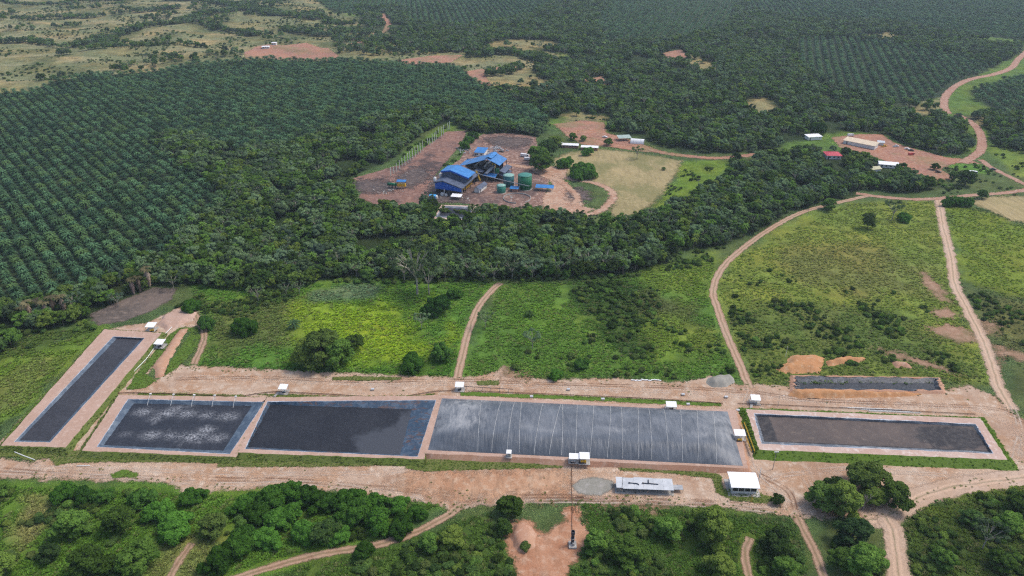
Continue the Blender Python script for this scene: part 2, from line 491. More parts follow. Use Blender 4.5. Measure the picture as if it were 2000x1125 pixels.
TRACK_MID = smooth_line(W([(893, 742), (897, 720), (905, 690), (913, 655), (933, 602), (960, 568), (978, 553)]))
TRACK_2 = smooth_line(W([(1464, 758), (1445, 712), (1420, 655), (1402, 605), (1393, 565), (1412, 522), (1450, 486), (1500, 450), (1558, 418), (1612, 402), (1660, 390), (1700, 381)]))
TRACK_UP = smooth_line(W([(1672, 377), (1720, 384), (1790, 389), (1850, 386), (1905, 381), (1960, 377), (2010, 368), (1985, 352), (1945, 332), (1915, 312)]))
TRACK_R = smooth_line(W([(1975, 800), (1950, 755), (1942, 730), (1922, 670), (1890, 605), (1865, 555), (1857, 500), (1843, 445), (1833, 388)]))
TRACK_NE = smooth_line(W([(1880, 318), (1906, 303), (1918, 285), (1912, 255), (1892, 237), (1868, 224)]))
TRACK_NE2 = smooth_line(W([(1850, 222), (1843, 205), (1850, 185), (1882, 163), (1940, 147), (1975, 132), (1992, 112), (2030, 80)]))
TRACK_BR = smooth_line(W([(2050, 925), (1960, 938), (1880, 948), (1810, 965), (1760, 992), (1725, 1012), (1690, 1016)]))
TRACK_BR2 = smooth_line(W([(1728, 1008), (1745, 1040), (1750, 1080), (1762, 1160)]))
TRACK_B3 = smooth_line(W([(1555, 1005), (1572, 1040), (1595, 1085), (1620, 1160)]))
TRACK_B4 = smooth_line(W([(905, 985), (865, 1012), (815, 1038), (735, 1065), (640, 1080), (540, 1105), (430, 1140)]))
TRACK_B5 = smooth_line(W([(1465, 1050), (1455, 1085), (1468, 1150)]))
TRACK_B6 = smooth_line(W([(375, 1060), (350, 1095), (320, 1150)]))
TRACK_OR = smooth_line(W([(1090, 245), (1120, 258), (1180, 274), (1240, 285), (1290, 298), (1330, 304), (1400, 309), (1478, 302)]))
TRACK_L = smooth_line(W([(378, 712), (396, 672), (399, 648), (388, 628), (380, 612)]))
TRACK_FAR = smooth_line(W([(748, 28), (752, 42), (760, 56), (742, 68), (715, 78), (688, 90)]))
TRACK_RING = smooth_line(W([(1065, 412), (1110, 424), (1165, 414), (1195, 392), (1193, 372), (1160, 357), (1115, 350), (1085, 340)]))
TRACK_D = smooth_line(W([(1085, 342), (1105, 362), (1128, 385), (1120, 400)]))
TRACK_BIG = smooth_line(W([(985, 320), (1040, 330), (1065, 343), (1090, 352), (1105, 362)]))

YARD = W([(-60, 935), (-60, 890), (0, 893), (60, 905), (118, 888), (20, 880), (-4, 868), (60, 800), (135, 725), (205, 650), (225, 640), (280, 632), (296, 627), (320, 615), (350, 602), (386, 610), (392, 632), (350, 655),
          (318, 690), (285, 735), (305, 742), (350, 712), (378, 714), (520, 722), (700, 730), (872, 737), (912, 737), (960, 728), (985, 716), (1012, 735), (1090, 742), (1200, 738), (1330, 747), (1390, 734), (1440, 752), (1480, 750),
          (1530, 754), (1560, 762), (1840, 764), (1890, 752), (1945, 775), (1990, 815), (2060, 850), (2060, 940), (1930, 946), (1840, 955), (1775, 985), (1735, 1010), (1690, 1010), (1560, 1012), (1470, 996), (1300, 985), (1180, 985), (1100, 976), (1030, 984),
          (985, 992), (940, 985), (880, 1002), (858, 985), (760, 972), (640, 958), (560, 952), (470, 955), (400, 962), (365, 965), (330, 942), (180, 938), (60, 934)])
BANK = W([(800, 925), (850, 920), (960, 916), (1090, 915), (1112, 925), (1105, 965), (1000, 975), (900, 975), (815, 965), (770, 945)])
PATCH_FL = W([(988, 1060), (998, 1022), (1022, 1014), (1042, 1024), (1054, 1042), (1072, 1040), (1098, 1018), (1108, 992), (1126, 990), (1134, 1012), (1154, 1038), (1142, 1070), (1115, 1105), (1100, 1160), (1015, 1160), (1004, 1100)])
MILL_L = W([(688, 348), (735, 335), (785, 322), (830, 288), (872, 258), (912, 256), (900, 282), (848, 345), (838, 360), (845, 395), (800, 402), (735, 400), (700, 385), (715, 362)])
MILL_Y = W([(840, 352), (900, 310), (918, 275), (945, 262), (1000, 261), (1046, 268), (1058, 330), (1075, 345), (1060, 400), (1010, 408), (950, 404), (900, 396), (845, 396), (835, 375)])
PALE_Y = W([(1050, 335), (1075, 325), (1112, 328), (1098, 350), (1110, 365), (1140, 396), (1135, 412), (1090, 418), (1062, 410), (1060, 385), (1080, 360)])
ORANGE = W([(1080, 243), (1110, 240), (1135, 236), (1180, 239), (1184, 260), (1232, 274), (1290, 296), (1262, 298), (1200, 288), (1140, 283), (1110, 268), (1095, 255)])
TANF = W([(1082, 312), (1110, 298), (1170, 292), (1225, 296), (1330, 314), (1322, 335), (1292, 380), (1255, 413), (1215, 428), (1192, 420), (1200, 385), (1190, 368), (1150, 352), (1110, 342), (1092, 330)])
COMP = W([(1625, 268), (1680, 262), (1722, 262), (1745, 278), (1790, 292), (1850, 308), (1895, 312), (1915, 320), (1870, 318), (1835, 330), (1866, 350), (1800, 354), (1770, 330), (1730, 315), (1690, 300), (1640, 288)])
FAR_RED = [W(p) for p in ([(478, 108), (500, 98), (545, 93), (600, 88), (640, 98), (662, 112), (640, 119), (480, 121)], [(775, 122), (840, 113), (905, 110), (880, 124), (800, 130)],
                          [(906, 146), (960, 137), (1032, 129), (1000, 140), (945, 150), (962, 172), (940, 168), (920, 155)], [(1140, 155), (1175, 148), (1190, 162), (1160, 168)], [(1295, 105), (1330, 100), (1345, 115), (1310, 122)])]
DRY_P = W([(1895, 395), (1930, 385), (2100, 380), (2100, 440), (1980, 432)])
BURNT = W([(175, 615), (230, 590), (300, 562), (345, 563), (335, 585), (300, 605), (240, 628), (190, 635)])
RED_R = [W(p) for p in ([(1820, 607), (1850, 600), (1872, 615), (1860, 622), (1830, 620)], [(1812, 640), (1850, 632), (1905, 650), (1915, 668), (1870, 668), (1830, 655)], [(1915, 628), (1945, 630), (1950, 650), (1925, 655)],
                        [(1935, 672), (2000, 690), (2060, 700), (2060, 720), (1985, 700), (1950, 692)], [(1800, 530), (1840, 560), (1862, 595), (1835, 585), (1800, 552)], [(1930, 700), (1955, 702), (1952, 725), (1938, 728)],
                        [(1700, 678), (1760, 690), (1830, 712), (1880, 735), (1850, 728), (1760, 700)])]
BARE = [YARD, PATCH_FL, MILL_L, MILL_Y, PALE_Y, ORANGE, TANF, COMP, BURNT, DRY_P] + FAR_RED + RED_R
LINES = [(TRACK_MID, 3.0), (TRACK_2, 3.5), (TRACK_UP, 4.0), (TRACK_R, 3.5), (TRACK_NE, 7.0), (TRACK_NE2, 8.0), (TRACK_BR, 4.0), (TRACK_BR2, 3.5), (TRACK_B3, 2.2), (TRACK_B4, 2.8), (TRACK_B5, 2.0), (TRACK_B6, 2.0), (TRACK_OR, 5), (TRACK_L, 2.5),
         (TRACK_FAR, 6), (TRACK_RING, 5), (TRACK_D, 4), (TRACK_BIG, 4)]

# ------------------------------------------------------------------ ground: one sheet to the horizon
yy = np.concatenate([[-9000, -3000, -900, -200, 20], np.geomspace(90, 2600, 470), [3200, 4500, 6500, 9000]])
uu = np.concatenate([[-3, -2, -1.5], np.linspace(-1.12, 1.12, 560), [1.5, 2, 3]])
GY, GU = np.meshgrid(yy, uu, indexing='ij')
GX = GU * (110 + 0.80 * np.maximum(GY, 0))
GX = np.where(GY < 0, GU * 3000, GX)
P2 = np.stack([GX.ravel(), GY.ravel()], 1)
GZ = hgt(P2[:, 0], P2[:, 1])

# cover colours of the vegetation itself
col = np.empty((len(P2), 3)); col[:] = (0.085, 0.150, 0.026)
def cover(poly, c, soft=6.0, wob=6.0, k=1.0):
    lo, hi = poly.min(0) - soft - wob, poly.max(0) + soft + wob
    m = np.nonzero(((P2 >= lo) & (P2 <= hi)).all(1))[0]
    if not len(m): return
    Q = P2[m]
    sd = sdist(poly, Q) + wob * 2 * (vnoise(Q[:, 0] / 14 + 5, Q[:, 1] / 14 + 9) - 0.5) + wob * (vnoise(Q[:, 0] / 4, Q[:, 1] / 4) - 0.5)
    f = (sstep(-soft, soft, sd) * k)[:, None]
    col[m] = col[m] * (1 - f) + np.array(c) * f
SAV = W([(-2500, -60), (600, -60), (650, 30), (760, 60), (1000, 88), (1110, 105), (1100, 160), (1060, 200), (960, 190), (900, 140), (640, 122), (480, 126), (200, 155), (60, 187), (0, 195), (-420, 330), (-2500, 330)])
cover(W([(-3000, -300), (5000, -300), (5000, 330), (1560, 300), (1090, 250), (-3000, 250)]), (0.065, 0.105, 0.035), 20, 15)
cover(SAV, (0.16, 0.17, 0.078), 15, 18)
q = P2; sv = inside(SAV, q)
if sv.any():      # drier crests
    f = (sv * sstep(0.45, 0.75, vnoise(q[:, 0] / 60 + 3, q[:, 1] / 35 + 1)) * 0.8)[:, None]
    col = col * (1 - f) + np.array((0.235, 0.22, 0.115)) * f
    f = (sv * sstep(0.55, 0.8, vnoise(q[:, 0] / 35 + 13, q[:, 1] / 50 + 4)) * 0.7)[:, None]
    col = col * (1 - f) + np.array((0.085, 0.105, 0.040)) * f
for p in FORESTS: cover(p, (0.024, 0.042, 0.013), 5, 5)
cover(W([(680, 10), (800, 15), (810, 66), (710, 62)]), (0.05, 0.07, 0.03), 6, 6)
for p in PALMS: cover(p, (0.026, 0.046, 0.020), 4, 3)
for p in ([(940, 92), (1000, 82), (1080, 84), (1105, 97), (1040, 96), (970, 104)], [(1440, 200), (1490, 192), (1530, 218), (1490, 225)], [(1370, 145), (1310, 108), (1350, 110), (1410, 130)], [(1680, 70), (1740, 64), (1775, 76), (1720, 82)],
          [(950, 160), (1000, 150), (1060, 155), (1090, 175), (1020, 178), (970, 176)], [(1095, 225), (1140, 218), (1190, 232), (1160, 240), (1110, 238)], [(1790, 200), (1840, 195), (1850, 222), (1790, 225)], [(1900, 225), (1950, 222), (1945, 240), (1905, 245)]):
    cover(W(p), (0.20, 0.185, 0.085), 6, 6)
# paddocks
cover(W([(376, 560), (640, 545), (960, 548), (975, 556), (930, 610), (905, 690), (893, 736), (700, 728), (380, 714), (400, 640)]), (0.082, 0.172, 0.025), 4, 3)
cover(W([(520, 575), (640, 600), (600, 660), (480, 690), (420, 700), (385, 640), (400, 590)]), (0.095, 0.12, 0.035), 9, 8, 0.8)
cover(W([(610, 600), (680, 582), (780, 580), (830, 610), (840, 680), (790, 720), (690, 718), (640, 690), (620, 640)]), (0.19, 0.285, 0.018), 15, 14, 0.85)
cover(W([(860, 625), (900, 622), (905, 660), (870, 665)]), (0.19, 0.27, 0.02), 5, 5, 0.7)
cover(W([(610, 568), (690, 552), (745, 560), (735, 582), (680, 590), (610, 585)]), (0.105, 0.165, 0.075), 3, 3)
cover(W([(820, 700), (890, 690), (890, 735), (600, 728), (390, 712), (400, 700), (560, 715), (700, 722)]), (0.05, 0.125, 0.018), 4, 3, 0.8)
cover(W([(980, 556), (1180, 545), (1300, 520), (1380, 500), (1400, 560), (1400, 610), (1450, 740), (1330, 742), (1000, 735), (905, 735), (930, 640)]), (0.085, 0.165, 0.026), 4, 3)
cover(W([(1110, 545), (1220, 540), (1270, 560), (1290, 610), (1270, 690), (1210, 690), (1190, 640), (1150, 600), (1105, 575)]), (0.040, 0.082, 0.017), 7, 7)
cover(W([(1270, 560), (1330, 590), (1395, 650), (1370, 680), (1310, 620), (1250, 600)]), (0.095, 0.095, 0.040), 8, 7, 0.7)
cover(W([(1230, 530), (1390, 495), (1395, 570), (1330, 590), (1270, 560)]), (0.13, 0.19, 0.028), 8, 6, 0.8)
cover(W([(1270, 620), (1330, 615), (1390, 650), (1380, 690), (1290, 690)]), (0.135, 0.20, 0.025), 7, 6, 0.7)
cover(W([(1000, 630), (1040, 590), (1090, 590), (1080, 640), (1020, 650)]), (0.10, 0.19, 0.022), 8, 6, 0.6)
cover(W([(1395, 560), (1440, 500), (1560, 422), (1660, 395), (1830, 392), (1850, 470), (1865, 560), (1920, 680), (1945, 750), (1830, 745), (1550, 735), (1470, 750), (1420, 640)]), (0.14, 0.19, 0.034), 5, 4)
cover(W([(1540, 480), (1700, 470), (1790, 520), (1780, 570), (1640, 570), (1540, 545)]), (0.145, 0.150, 0.045), 14, 12, 0.75)
cover(W([(1430, 590), (1560, 590), (1720, 600), (1860, 650), (1920, 740), (1850, 735), (1560, 735), (1480, 745), (1440, 690)]), (0.075, 0.115, 0.027), 7, 8, 0.8)
cover(W([(1560, 620), (1640, 600), (1650, 660), (1600, 680)]), (0.13, 0.15, 0.04), 6, 8, 0.6)
cover(W([(1640, 680), (1760, 680), (1780, 720), (1640, 715)]), (0.11, 0.15, 0.03), 6, 8, 0.6)
cover(W([(1840, 400), (1900, 405), (1980, 435), (2100, 450), (2100, 600), (1960, 580), (1880, 540), (1860, 480)]), (0.125, 0.180, 0.024), 6, 5)
cover(W([(1870, 560), (2100, 600), (2100, 860), (2000, 800), (1960, 700), (1905, 600)]), (0.085, 0.105, 0.034), 6, 6)
cover(W([(1290, 390), (1325, 335), (1335, 314), (1430, 312), (1410, 350), (1350, 392), (1270, 425)]), (0.105, 0.175, 0.022), 3, 4)
cover(W([(1060, 425), (1120, 435), (1210, 430), (1290, 400), (1280, 432), (1180, 448), (1080, 442)]), (0.105, 0.165, 0.028), 4, 4)
cover(W([(760, 335), (800, 285), (850, 255), (885, 245), (880, 262), (830, 292), (788, 322)]), (0.075, 0.15, 0.022), 3, 3)
cover(W([(840, 365), (880, 322), (900, 305), (912, 275), (925, 262), (935, 265), (915, 300), (870, 345), (850, 372)]), (0.07, 0.16, 0.02), 2, 1.5)
cover(W([(1845, 322), (1890, 314), (1925, 325), (1935, 340), (1880, 338)]), (0.085, 0.18, 0.025), 2, 2)
cover(W([(1930, 285), (2100, 295), (2100, 350), (1990, 345), (1950, 320)]), (0.12, 0.18, 0.03), 4, 4)
# bottom band and the left edge
cover(W([(-80, 940), (200, 940), (340, 948), (470, 958), (760, 975), (860, 990), (800, 1040), (640, 1085), (420, 1160), (-80, 1160)]), (0.075, 0.148, 0.020), 4, 4)
cover(W([(60, 975), (110, 965), (120, 1000), (60, 1060), (40, 1040)]), (0.22, 0.20, 0.075), 4, 5, 0.8)
cover(W([(320, 1060), (420, 1030), (440, 1080), (330, 1160), (250, 1160)]), (0.15, 0.165, 0.05), 5, 6, 0.8)
cover(W([(640, 1090), (870, 1015), (960, 1000), (995, 1060), (1030, 1160), (520, 1160)]), (0.062, 0.110, 0.020), 4, 4)
cover(W([(1140, 990), (1470, 1000), (1560, 1020), (1600, 1160), (1080, 1160), (1140, 1070)]), (0.055, 0.105, 0.018), 4, 4)
cover(W([(1620, 1020), (1740, 1020), (1745, 1160), (1625, 1160)]), (0.075, 0.095, 0.028), 4, 5)
cover(W([(1770, 990), (1850, 955), (2080, 935), (2080, 1160), (1790, 1160), (1765, 1060)]), (0.062, 0.095, 0.020), 5, 5)
cover(W([(1790, 985), (1860, 952), (2080, 932), (2080, 965), (1900, 968), (1820, 1010)]), (0.12, 0.16, 0.024), 4, 4)
cover(W([(-80, 700), (20, 690), (120, 660), (190, 640), (200, 650), (120, 735), (40, 815), (-80, 880)]), (0.105, 0.170, 0.024), 3, 5)
cover(W([(-80, 640), (0, 690), (60, 655), (180, 626), (170, 650), (60, 690), (-80, 730)]), (0.07, 0.11, 0.022), 4, 5)
cover(W([(-80, 780), (80, 700), (120, 700), (40, 790), (-80, 850)]), (0.15, 0.175, 0.05), 5, 6, 0.6)

def grid_faces(nr, nc):
    i = np.arange(nr * nc).reshape(nr, nc)
    return np.stack([i[:-1, :-1].ravel(), i[:-1, 1:].ravel(), i[1:, 1:].ravel(), i[1:, :-1].ravel()], 1)

def ground_mat():
    t = NT('living_ground')
    p = t.pos()
    c = t.attr('cover', 'Color')
    n0 = t.noise(0.018, p, 4, 0.6); n1 = t.noise(0.09, p, 5, 0.65); n2 = t.noise(0.6, p, 4, 0.65); n3 = t.noise(2.6, p, 3, 0.6)
    c = t.mul(c, t.ramp(n1, 0.28, 0.72, 0.68, 1.32))
    warm = t.n('ShaderNodeVectorMath', operation='MULTIPLY'); t.l(c, warm.inputs[0]); warm.inputs[1].default_value = (1.35, 1.08, 0.95)
    c = t.mix(t.ramp(n0, 0.40, 0.66), c, warm.outputs[0])
    cool = t.n('ShaderNodeVectorMath', operation='MULTIPLY'); t.l(c, cool.inputs[0]); cool.inputs[1].default_value = (0.55, 0.72, 0.80)
    c = t.mix(t.ramp(n2, 0.50, 0.72, 0, 0.75), c, cool.outputs[0])
    c = t.mul(c, t.ramp(n3, 0.25, 0.75, 0.72, 1.25))
    h = t.math('ADD', t.math('MULTIPLY', n2, 1.6), t.math('MULTIPLY', n3, 0.5))
    return t.pbr(c, 0.95, t.bump(h, 0.7, 0.5), 0.1)
me = mesh_np('ground', np.column_stack([P2, GZ]), grid_faces(len(yy), len(uu)), [ground_mat()], attrs={'cover': ('FLOAT_COLOR', np.column_stack([col, np.ones(len(col))]))}, smooth=True)
tag(link('ground', me), 'green paddocks and open savanna ground under the whole site', kind='structure')

# ------------------------------------------------------------------ sheets of bare earth, tracks, verges
def sheet(name, poly, off, mat, cell=1.2, label=None, margin=5.0, zfun=None):
    lo, hi = poly.min(0) - margin, poly.max(0) + margin
    xs = np.arange(lo[0], hi[0] + cell, cell); ys = np.arange(lo[1], hi[1] + cell, cell)
    X, Y = np.meshgrid(xs, ys); Q = np.stack([X.ravel(), Y.ravel()], 1)
    sd = sdist(poly, Q)
    F = grid_faces(len(ys), len(xs))
    F = F[(sd[F].max(1) > -margin)]
    used = np.unique(F); rm = np.full(len(Q), -1); rm[used] = np.arange(len(used))
    Q = Q[used]; sd = sd[used]; F = rm[F]
    Z = hgt(Q[:, 0], Q[:, 1]) + off
    if zfun is not None: Z = Z + zfun(Q, sd)
    o = link(name, mesh_np(name, np.column_stack([Q, Z]), F, [mat], attrs={'sd': ('FLOAT', sd)}, smooth=True))
    return tag(o, label, kind='structure')

def track(name, line, half, off, mat, label=None, margin=1.8, step=1.5):
    seg = np.linalg.norm(np.diff(line, axis=0), axis=1); s = np.concatenate([[0], np.cumsum(seg)])
    n = max(4, int(s[-1] / step)); t = np.linspace(0, s[-1], n)
    L = np.stack([np.interp(t, s, line[:, 0]), np.interp(t, s, line[:, 1])], 1)
    d = np.gradient(L, axis=0); d /= np.maximum(np.linalg.norm(d, axis=1), 1e-6)[:, None]
    nrm = np.stack([-d[:, 1], d[:, 0]], 1)
    ac = np.linspace(-half - margin, half + margin, 11)
    Q = (L[:, None, :] + nrm[:, None, :] * ac[None, :, None]).reshape(-1, 2)
    A = np.tile(ac, n)
    endd = np.minimum(t, s[-1] - t)
    sd = np.minimum(half - np.abs(A), np.repeat(endd, len(ac)))
    Z = hgt(Q[:, 0], Q[:, 1]) + off
    o = link(name, mesh_np(name, np.column_stack([Q, Z]), grid_faces(n, len(ac)), [mat], attrs={'sd': ('FLOAT', sd), 'across': ('FLOAT', A)}, smooth=True))
    return tag(o, label, kind='structure')

D_PINK = dirt_mat('pink_earth', (0.45, 0.325, 0.235), (0.38, 0.23, 0.14), (0.54, 0.43, 0.335), 2.6, 1.1, streak=(0.05, 0.45, 0.03), sk=0.32, dark=((0.30, 0.185, 0.125), 0.55))
D_BANK = dirt_mat('orange_bank', (0.45, 0.27, 0.165), (0.39, 0.21, 0.12), (0.50, 0.35, 0.24), 9.0, 5.0, streak=(0.45, 0.08, 0.15))
D_FLARE = dirt_mat('orange_earth', (0.42, 0.225, 0.135), (0.36, 0.165, 0.09), (0.50, 0.33, 0.23), 3.2, 1.4, streak=(0.25, 0.10, 0.6))
D_TRACK = dirt_mat('track_earth', (0.37, 0.235, 0.16), (0.36, 0.25, 0.175), (0.29, 0.17, 0.11), 0.9, 0.35, rut=True)
D_LTRACK = dirt_mat('pale_track_earth', (0.47, 0.345, 0.26), (0.43, 0.30, 0.21), (0.37, 0.25, 0.17), 1.6, 0.8, rut=True)
D_SMALL = dirt_mat('narrow_track_earth', (0.30, 0.19, 0.12), (0.33, 0.22, 0.15), (0.24, 0.14, 0.09), 0.9, 0.5, rut=True)
D_ROAD = dirt_mat('road_earth', (0.36, 0.21, 0.145), (0.33, 0.175, 0.12), (0.45, 0.31, 0.25), 1.6, 0.7)
D_ORANGE = dirt_mat('red_orange_earth', (0.35, 0.165, 0.10), (0.29, 0.145, 0.105), (0.43, 0.27, 0.19), 2.6, 1.4, dark=((0.20, 0.17, 0.08), 0.6))
D_MILL = dirt_mat('mill_yard_earth', (0.235, 0.125, 0.092), (0.175, 0.10, 0.082), (0.33, 0.215, 0.17), 1.6, 0.7, dark=((0.060, 0.047, 0.046), 0.9))
D_MILL2 = dirt_mat('mill_yard_red_earth', (0.235, 0.135, 0.10), (0.175, 0.10, 0.08), (0.44, 0.32, 0.26), 1.6, 0.7, dark=((0.085, 0.062, 0.06), 0.75))
D_PALE = dirt_mat('pale_trodden_earth', (0.42, 0.27, 0.185), (0.36, 0.20, 0.13), (0.50, 0.38, 0.29), 3.0, 1.2)
D_TAN = dirt_mat('mown_dry_grass', (0.35, 0.275, 0.135), (0.27, 0.225, 0.105), (0.40, 0.32, 0.18), 4.5, 3.0, streak=(0.35, 0.05, 0.9), patch=0.03, dark=((0.17, 0.165, 0.065), 0.75))
D_BURNT = dirt_mat('burnt_ground', (0.15, 0.115, 0.095), (0.10, 0.082, 0.07), (0.20, 0.155, 0.125), 2.2, 1.2)
D_RED = dirt_mat('bare_red_scar', (0.31, 0.185, 0.12), (0.24, 0.15, 0.09), (0.37, 0.25, 0.17), 5.0, 3.0, dark=((0.13, 0.12, 0.045), 0.7))
D_GRAVEL = dirt_mat('grey_gravel', (0.27, 0.255, 0.22), (0.23, 0.22, 0.185), (0.32, 0.30, 0.27), 1.2, 0.8)

def verge_mat(name, c1, c2, c3, edge=0.9):
    t = NT(name); p = t.pos()
    n1 = t.noise(0.15, p, 4); n2 = t.noise(1.1, p, 4, 0.65); n3 = t.noise(3.2, p, 2)
    c = t.mix(t.ramp(n1, 0.35, 0.65), c1, c2); c = t.mix(t.ramp(n2, 0.48, 0.72, 0, 0.8), c, c3); c = t.mul(c, t.ramp(n3, 0.25, 0.75, 0.75, 1.22))
    e = t.math('ADD', t.math('MULTIPLY', t.math('SUBTRACT', t.noise(0.3, p, 3), 0.5), edge * 2.6), t.math('MULTIPLY', t.math('SUBTRACT', t.noise(1.5, p, 2), 0.5), edge * 2))
    return t.pbr(c, 0.95, t.bump(n2, 0.6, 0.4), 0.1, alpha=t.ramp(t.math('ADD', t.attr('sd'), e), -0.4, 0.4))
G_OLIVE = verge_mat('olive_verge', (0.12, 0.14, 0.035), (0.15, 0.155, 0.055), (0.075, 0.105, 0.022))
G_GREEN = verge_mat('green_verge', (0.085, 0.155, 0.020), (0.105, 0.17, 0.028), (0.055, 0.11, 0.015))

sheet('dirt_yard', YARD, 0.05, D_PINK, 1.2, 'pinkish bare earth yard around the dark lagoons')
sheet('eroded_bank', BANK, 0.09, D_BANK, 1.0, 'orange eroded earth bank below the covered lagoon', 6.0)
sheet('bare_clearing', PATCH_FL, 0.05, D_FLARE, 1.0, 'orange bare clearing around the flare stack')
sheet('mill_yard', MILL_L, 0.06, D_MILL, 2.0, 'dark stained dirt strip beside the row of posts')
sheet('mill_yard', MILL_Y, 0.09, D_MILL2, 2.0, 'reddish dirt yard around the blue roofed mill')
sheet('dirt_clearing', PALE_Y, 0.12, D_PALE, 2.0, 'pale trodden earth beside the green tanks')
sheet('dirt_clearing', ORANGE, 0.09, D_ORANGE, 2.0, 'orange earth clearing behind the white long roofs')
sheet('dry_field', TANF, 0.05, D_TAN, 2.0, 'tan mown field beyond the gallery forest')
sheet('dirt_clearing', COMP, 0.09, D_ORANGE, 2.0, 'reddish compound yard among the dark trees')
for p in FAR_RED: sheet('dirt_clearing', p, 0.12, D_ORANGE, 3.0, 'bare reddish earth patch in the far savanna', 5.0)
sheet('dry_field', DRY_P, 0.05, D_TAN, 2.0, 'dry bare field at the end of the upper track')
sheet('burnt_clearing', BURNT, 0.05, D_BURNT, 1.5, 'grey brown cleared ground in front of the dead palms')
for p in RED_R: sheet('earth_scar', p, 0.05, D_RED, 1.2, 'bare reddish scar beside the long dirt track')
D_ASH = dirt_mat('ash_ground', (0.07, 0.058, 0.058), (0.11, 0.08, 0.07), (0.19, 0.15, 0.13), 9.0, 5.0)
sheet('ash_patch', W([(690, 362), (705, 350), (745, 352), (775, 362), (770, 374), (735, 378), (700, 374)]), 0.13, D_ASH, 1.5, 'dark ash ground at the near end of the post row')
sheet('ash_patch', W([(775, 345), (810, 325), (838, 330), (835, 352), (800, 368), (778, 362)]), 0.13, D_ASH, 1.5, 'dark stained ground beside the yellow hopper')
sheet('ash_patch', W([(950, 270), (985, 266), (1030, 272), (1040, 282), (1000, 288), (960, 284)]), 0.15, D_ASH, 1.5, 'dark stained ground at the back of the red mill yard')
sheet('ash_patch', W([(1108, 372), (1130, 366), (1150, 376), (1152, 390), (1125, 396), (1112, 388)]), 0.13, D_ASH, 1.5, 'dark ash ground inside the grassy circle')
sheet('ash_patch', W([(835, 372), (850, 345), (860, 338), (858, 372), (905, 388), (900, 396), (850, 394)]), 0.15, D_ASH, 1.5, 'oily dark ground round the mill walls')
sheet('dirt_clearing', W([(1062, 402), (1085, 398), (1130, 402), (1160, 408), (1140, 418), (1090, 420)]), 0.14, D_PALE, 1.5, 'pale bare ground along the ring track')
sheet('earth_scar', W([(1150, 985), (1190, 986), (1300, 990), (1290, 1000), (1200, 1000), (1160, 996)]), 0.06, D_RED, 1.0, 'bare strip below the yard by the grey shed')
sheet('earth_scar', W([(270, 1000), (300, 985), (310, 992), (280, 1012)]), 0.06, D_RED, 1.0, 'reddish bare spot in the lower bushes')
sheet('earth_scar', W([(985, 735), (990, 720), (1015, 722), (1040, 738), (1010, 742)]), 0.06, D_RED, 1.0, 'bare spot at the yard side of the middle paddock')
sheet('gravel_patch', W([(1118, 950), (1135, 936), (1165, 932), (1195, 940), (1200, 955), (1170, 968), (1130, 966)]), 0.12, D_GRAVEL, 1.0, 'grey gravel spread beside the long grey shed')

track('dirt_track', TRACK_MID, 1.9, 0.07, D_TRACK, 'pale track running straight up between two green paddocks')
track('dirt_track', TRACK_2, 2.0, 0.08, D_TRACK, 'curving pale track from the yard to the upper road')
track('dirt_track', TRACK_UP, 2.5, 0.12, D_ROAD, 'reddish road looping past the compound trees')
track('dirt_track', TRACK_R, 2.8, 0.08, D_LTRACK, 'long pale track down the olive paddock to the yard')
track('dirt_road', TRACK_NE, 3.7, 0.16, D_ROAD, 'wide reddish road climbing away from the compound')
track('dirt_road', TRACK_NE2, 4.0, 0.12, D_ROAD, 'wide pale road between two palm plots')
track('dirt_track', TRACK_BR, 4.2, 0.10, D_LTRACK, 'pale track curving off the yard below the grassy verge')
track('dirt_track', TRACK_BR2, 3.4, 0.13, D_LTRACK, 'pale track dropping through dark scrub')
track('dirt_track', TRACK_B3, 1.5, 0.06, D_SMALL, 'narrow reddish track between two tree clumps')
track('dirt_track', TRACK_B4, 1.5, 0.10, D_SMALL, 'narrow earth track cutting through the bushes below the yard')
track('dirt_track', TRACK_B5, 1.3, 0.06, D_SMALL, 'short bare path between tall trees')
track('dirt_track', TRACK_B6, 1.2, 0.06, D_SMALL, 'faint two rut path through the bright bushes')
track('dirt_track', TRACK_OR, 3.4, 0.13, D_ORANGE, 'orange road past the white tent hall')
track('dirt_track', TRACK_L, 1.6, 0.08, D_SMALL, 'two rut track leaving the yard by the trench')
track('dirt_road', TRACK_FAR, 4.5, 0.14, D_ORANGE, 'reddish road into the far palms', step=4)
track('dirt_track', TRACK_RING, 2.8, 0.15, D_PALE, 'pale ring track round the grassy circle')
track('dirt_track', TRACK_D, 2.4, 0.18, D_PALE, 'pale track crossing the grassy circle')
track('dirt_track', TRACK_BIG, 3.2, 0.20, D_PALE, 'pale track leading away from the big green tank')

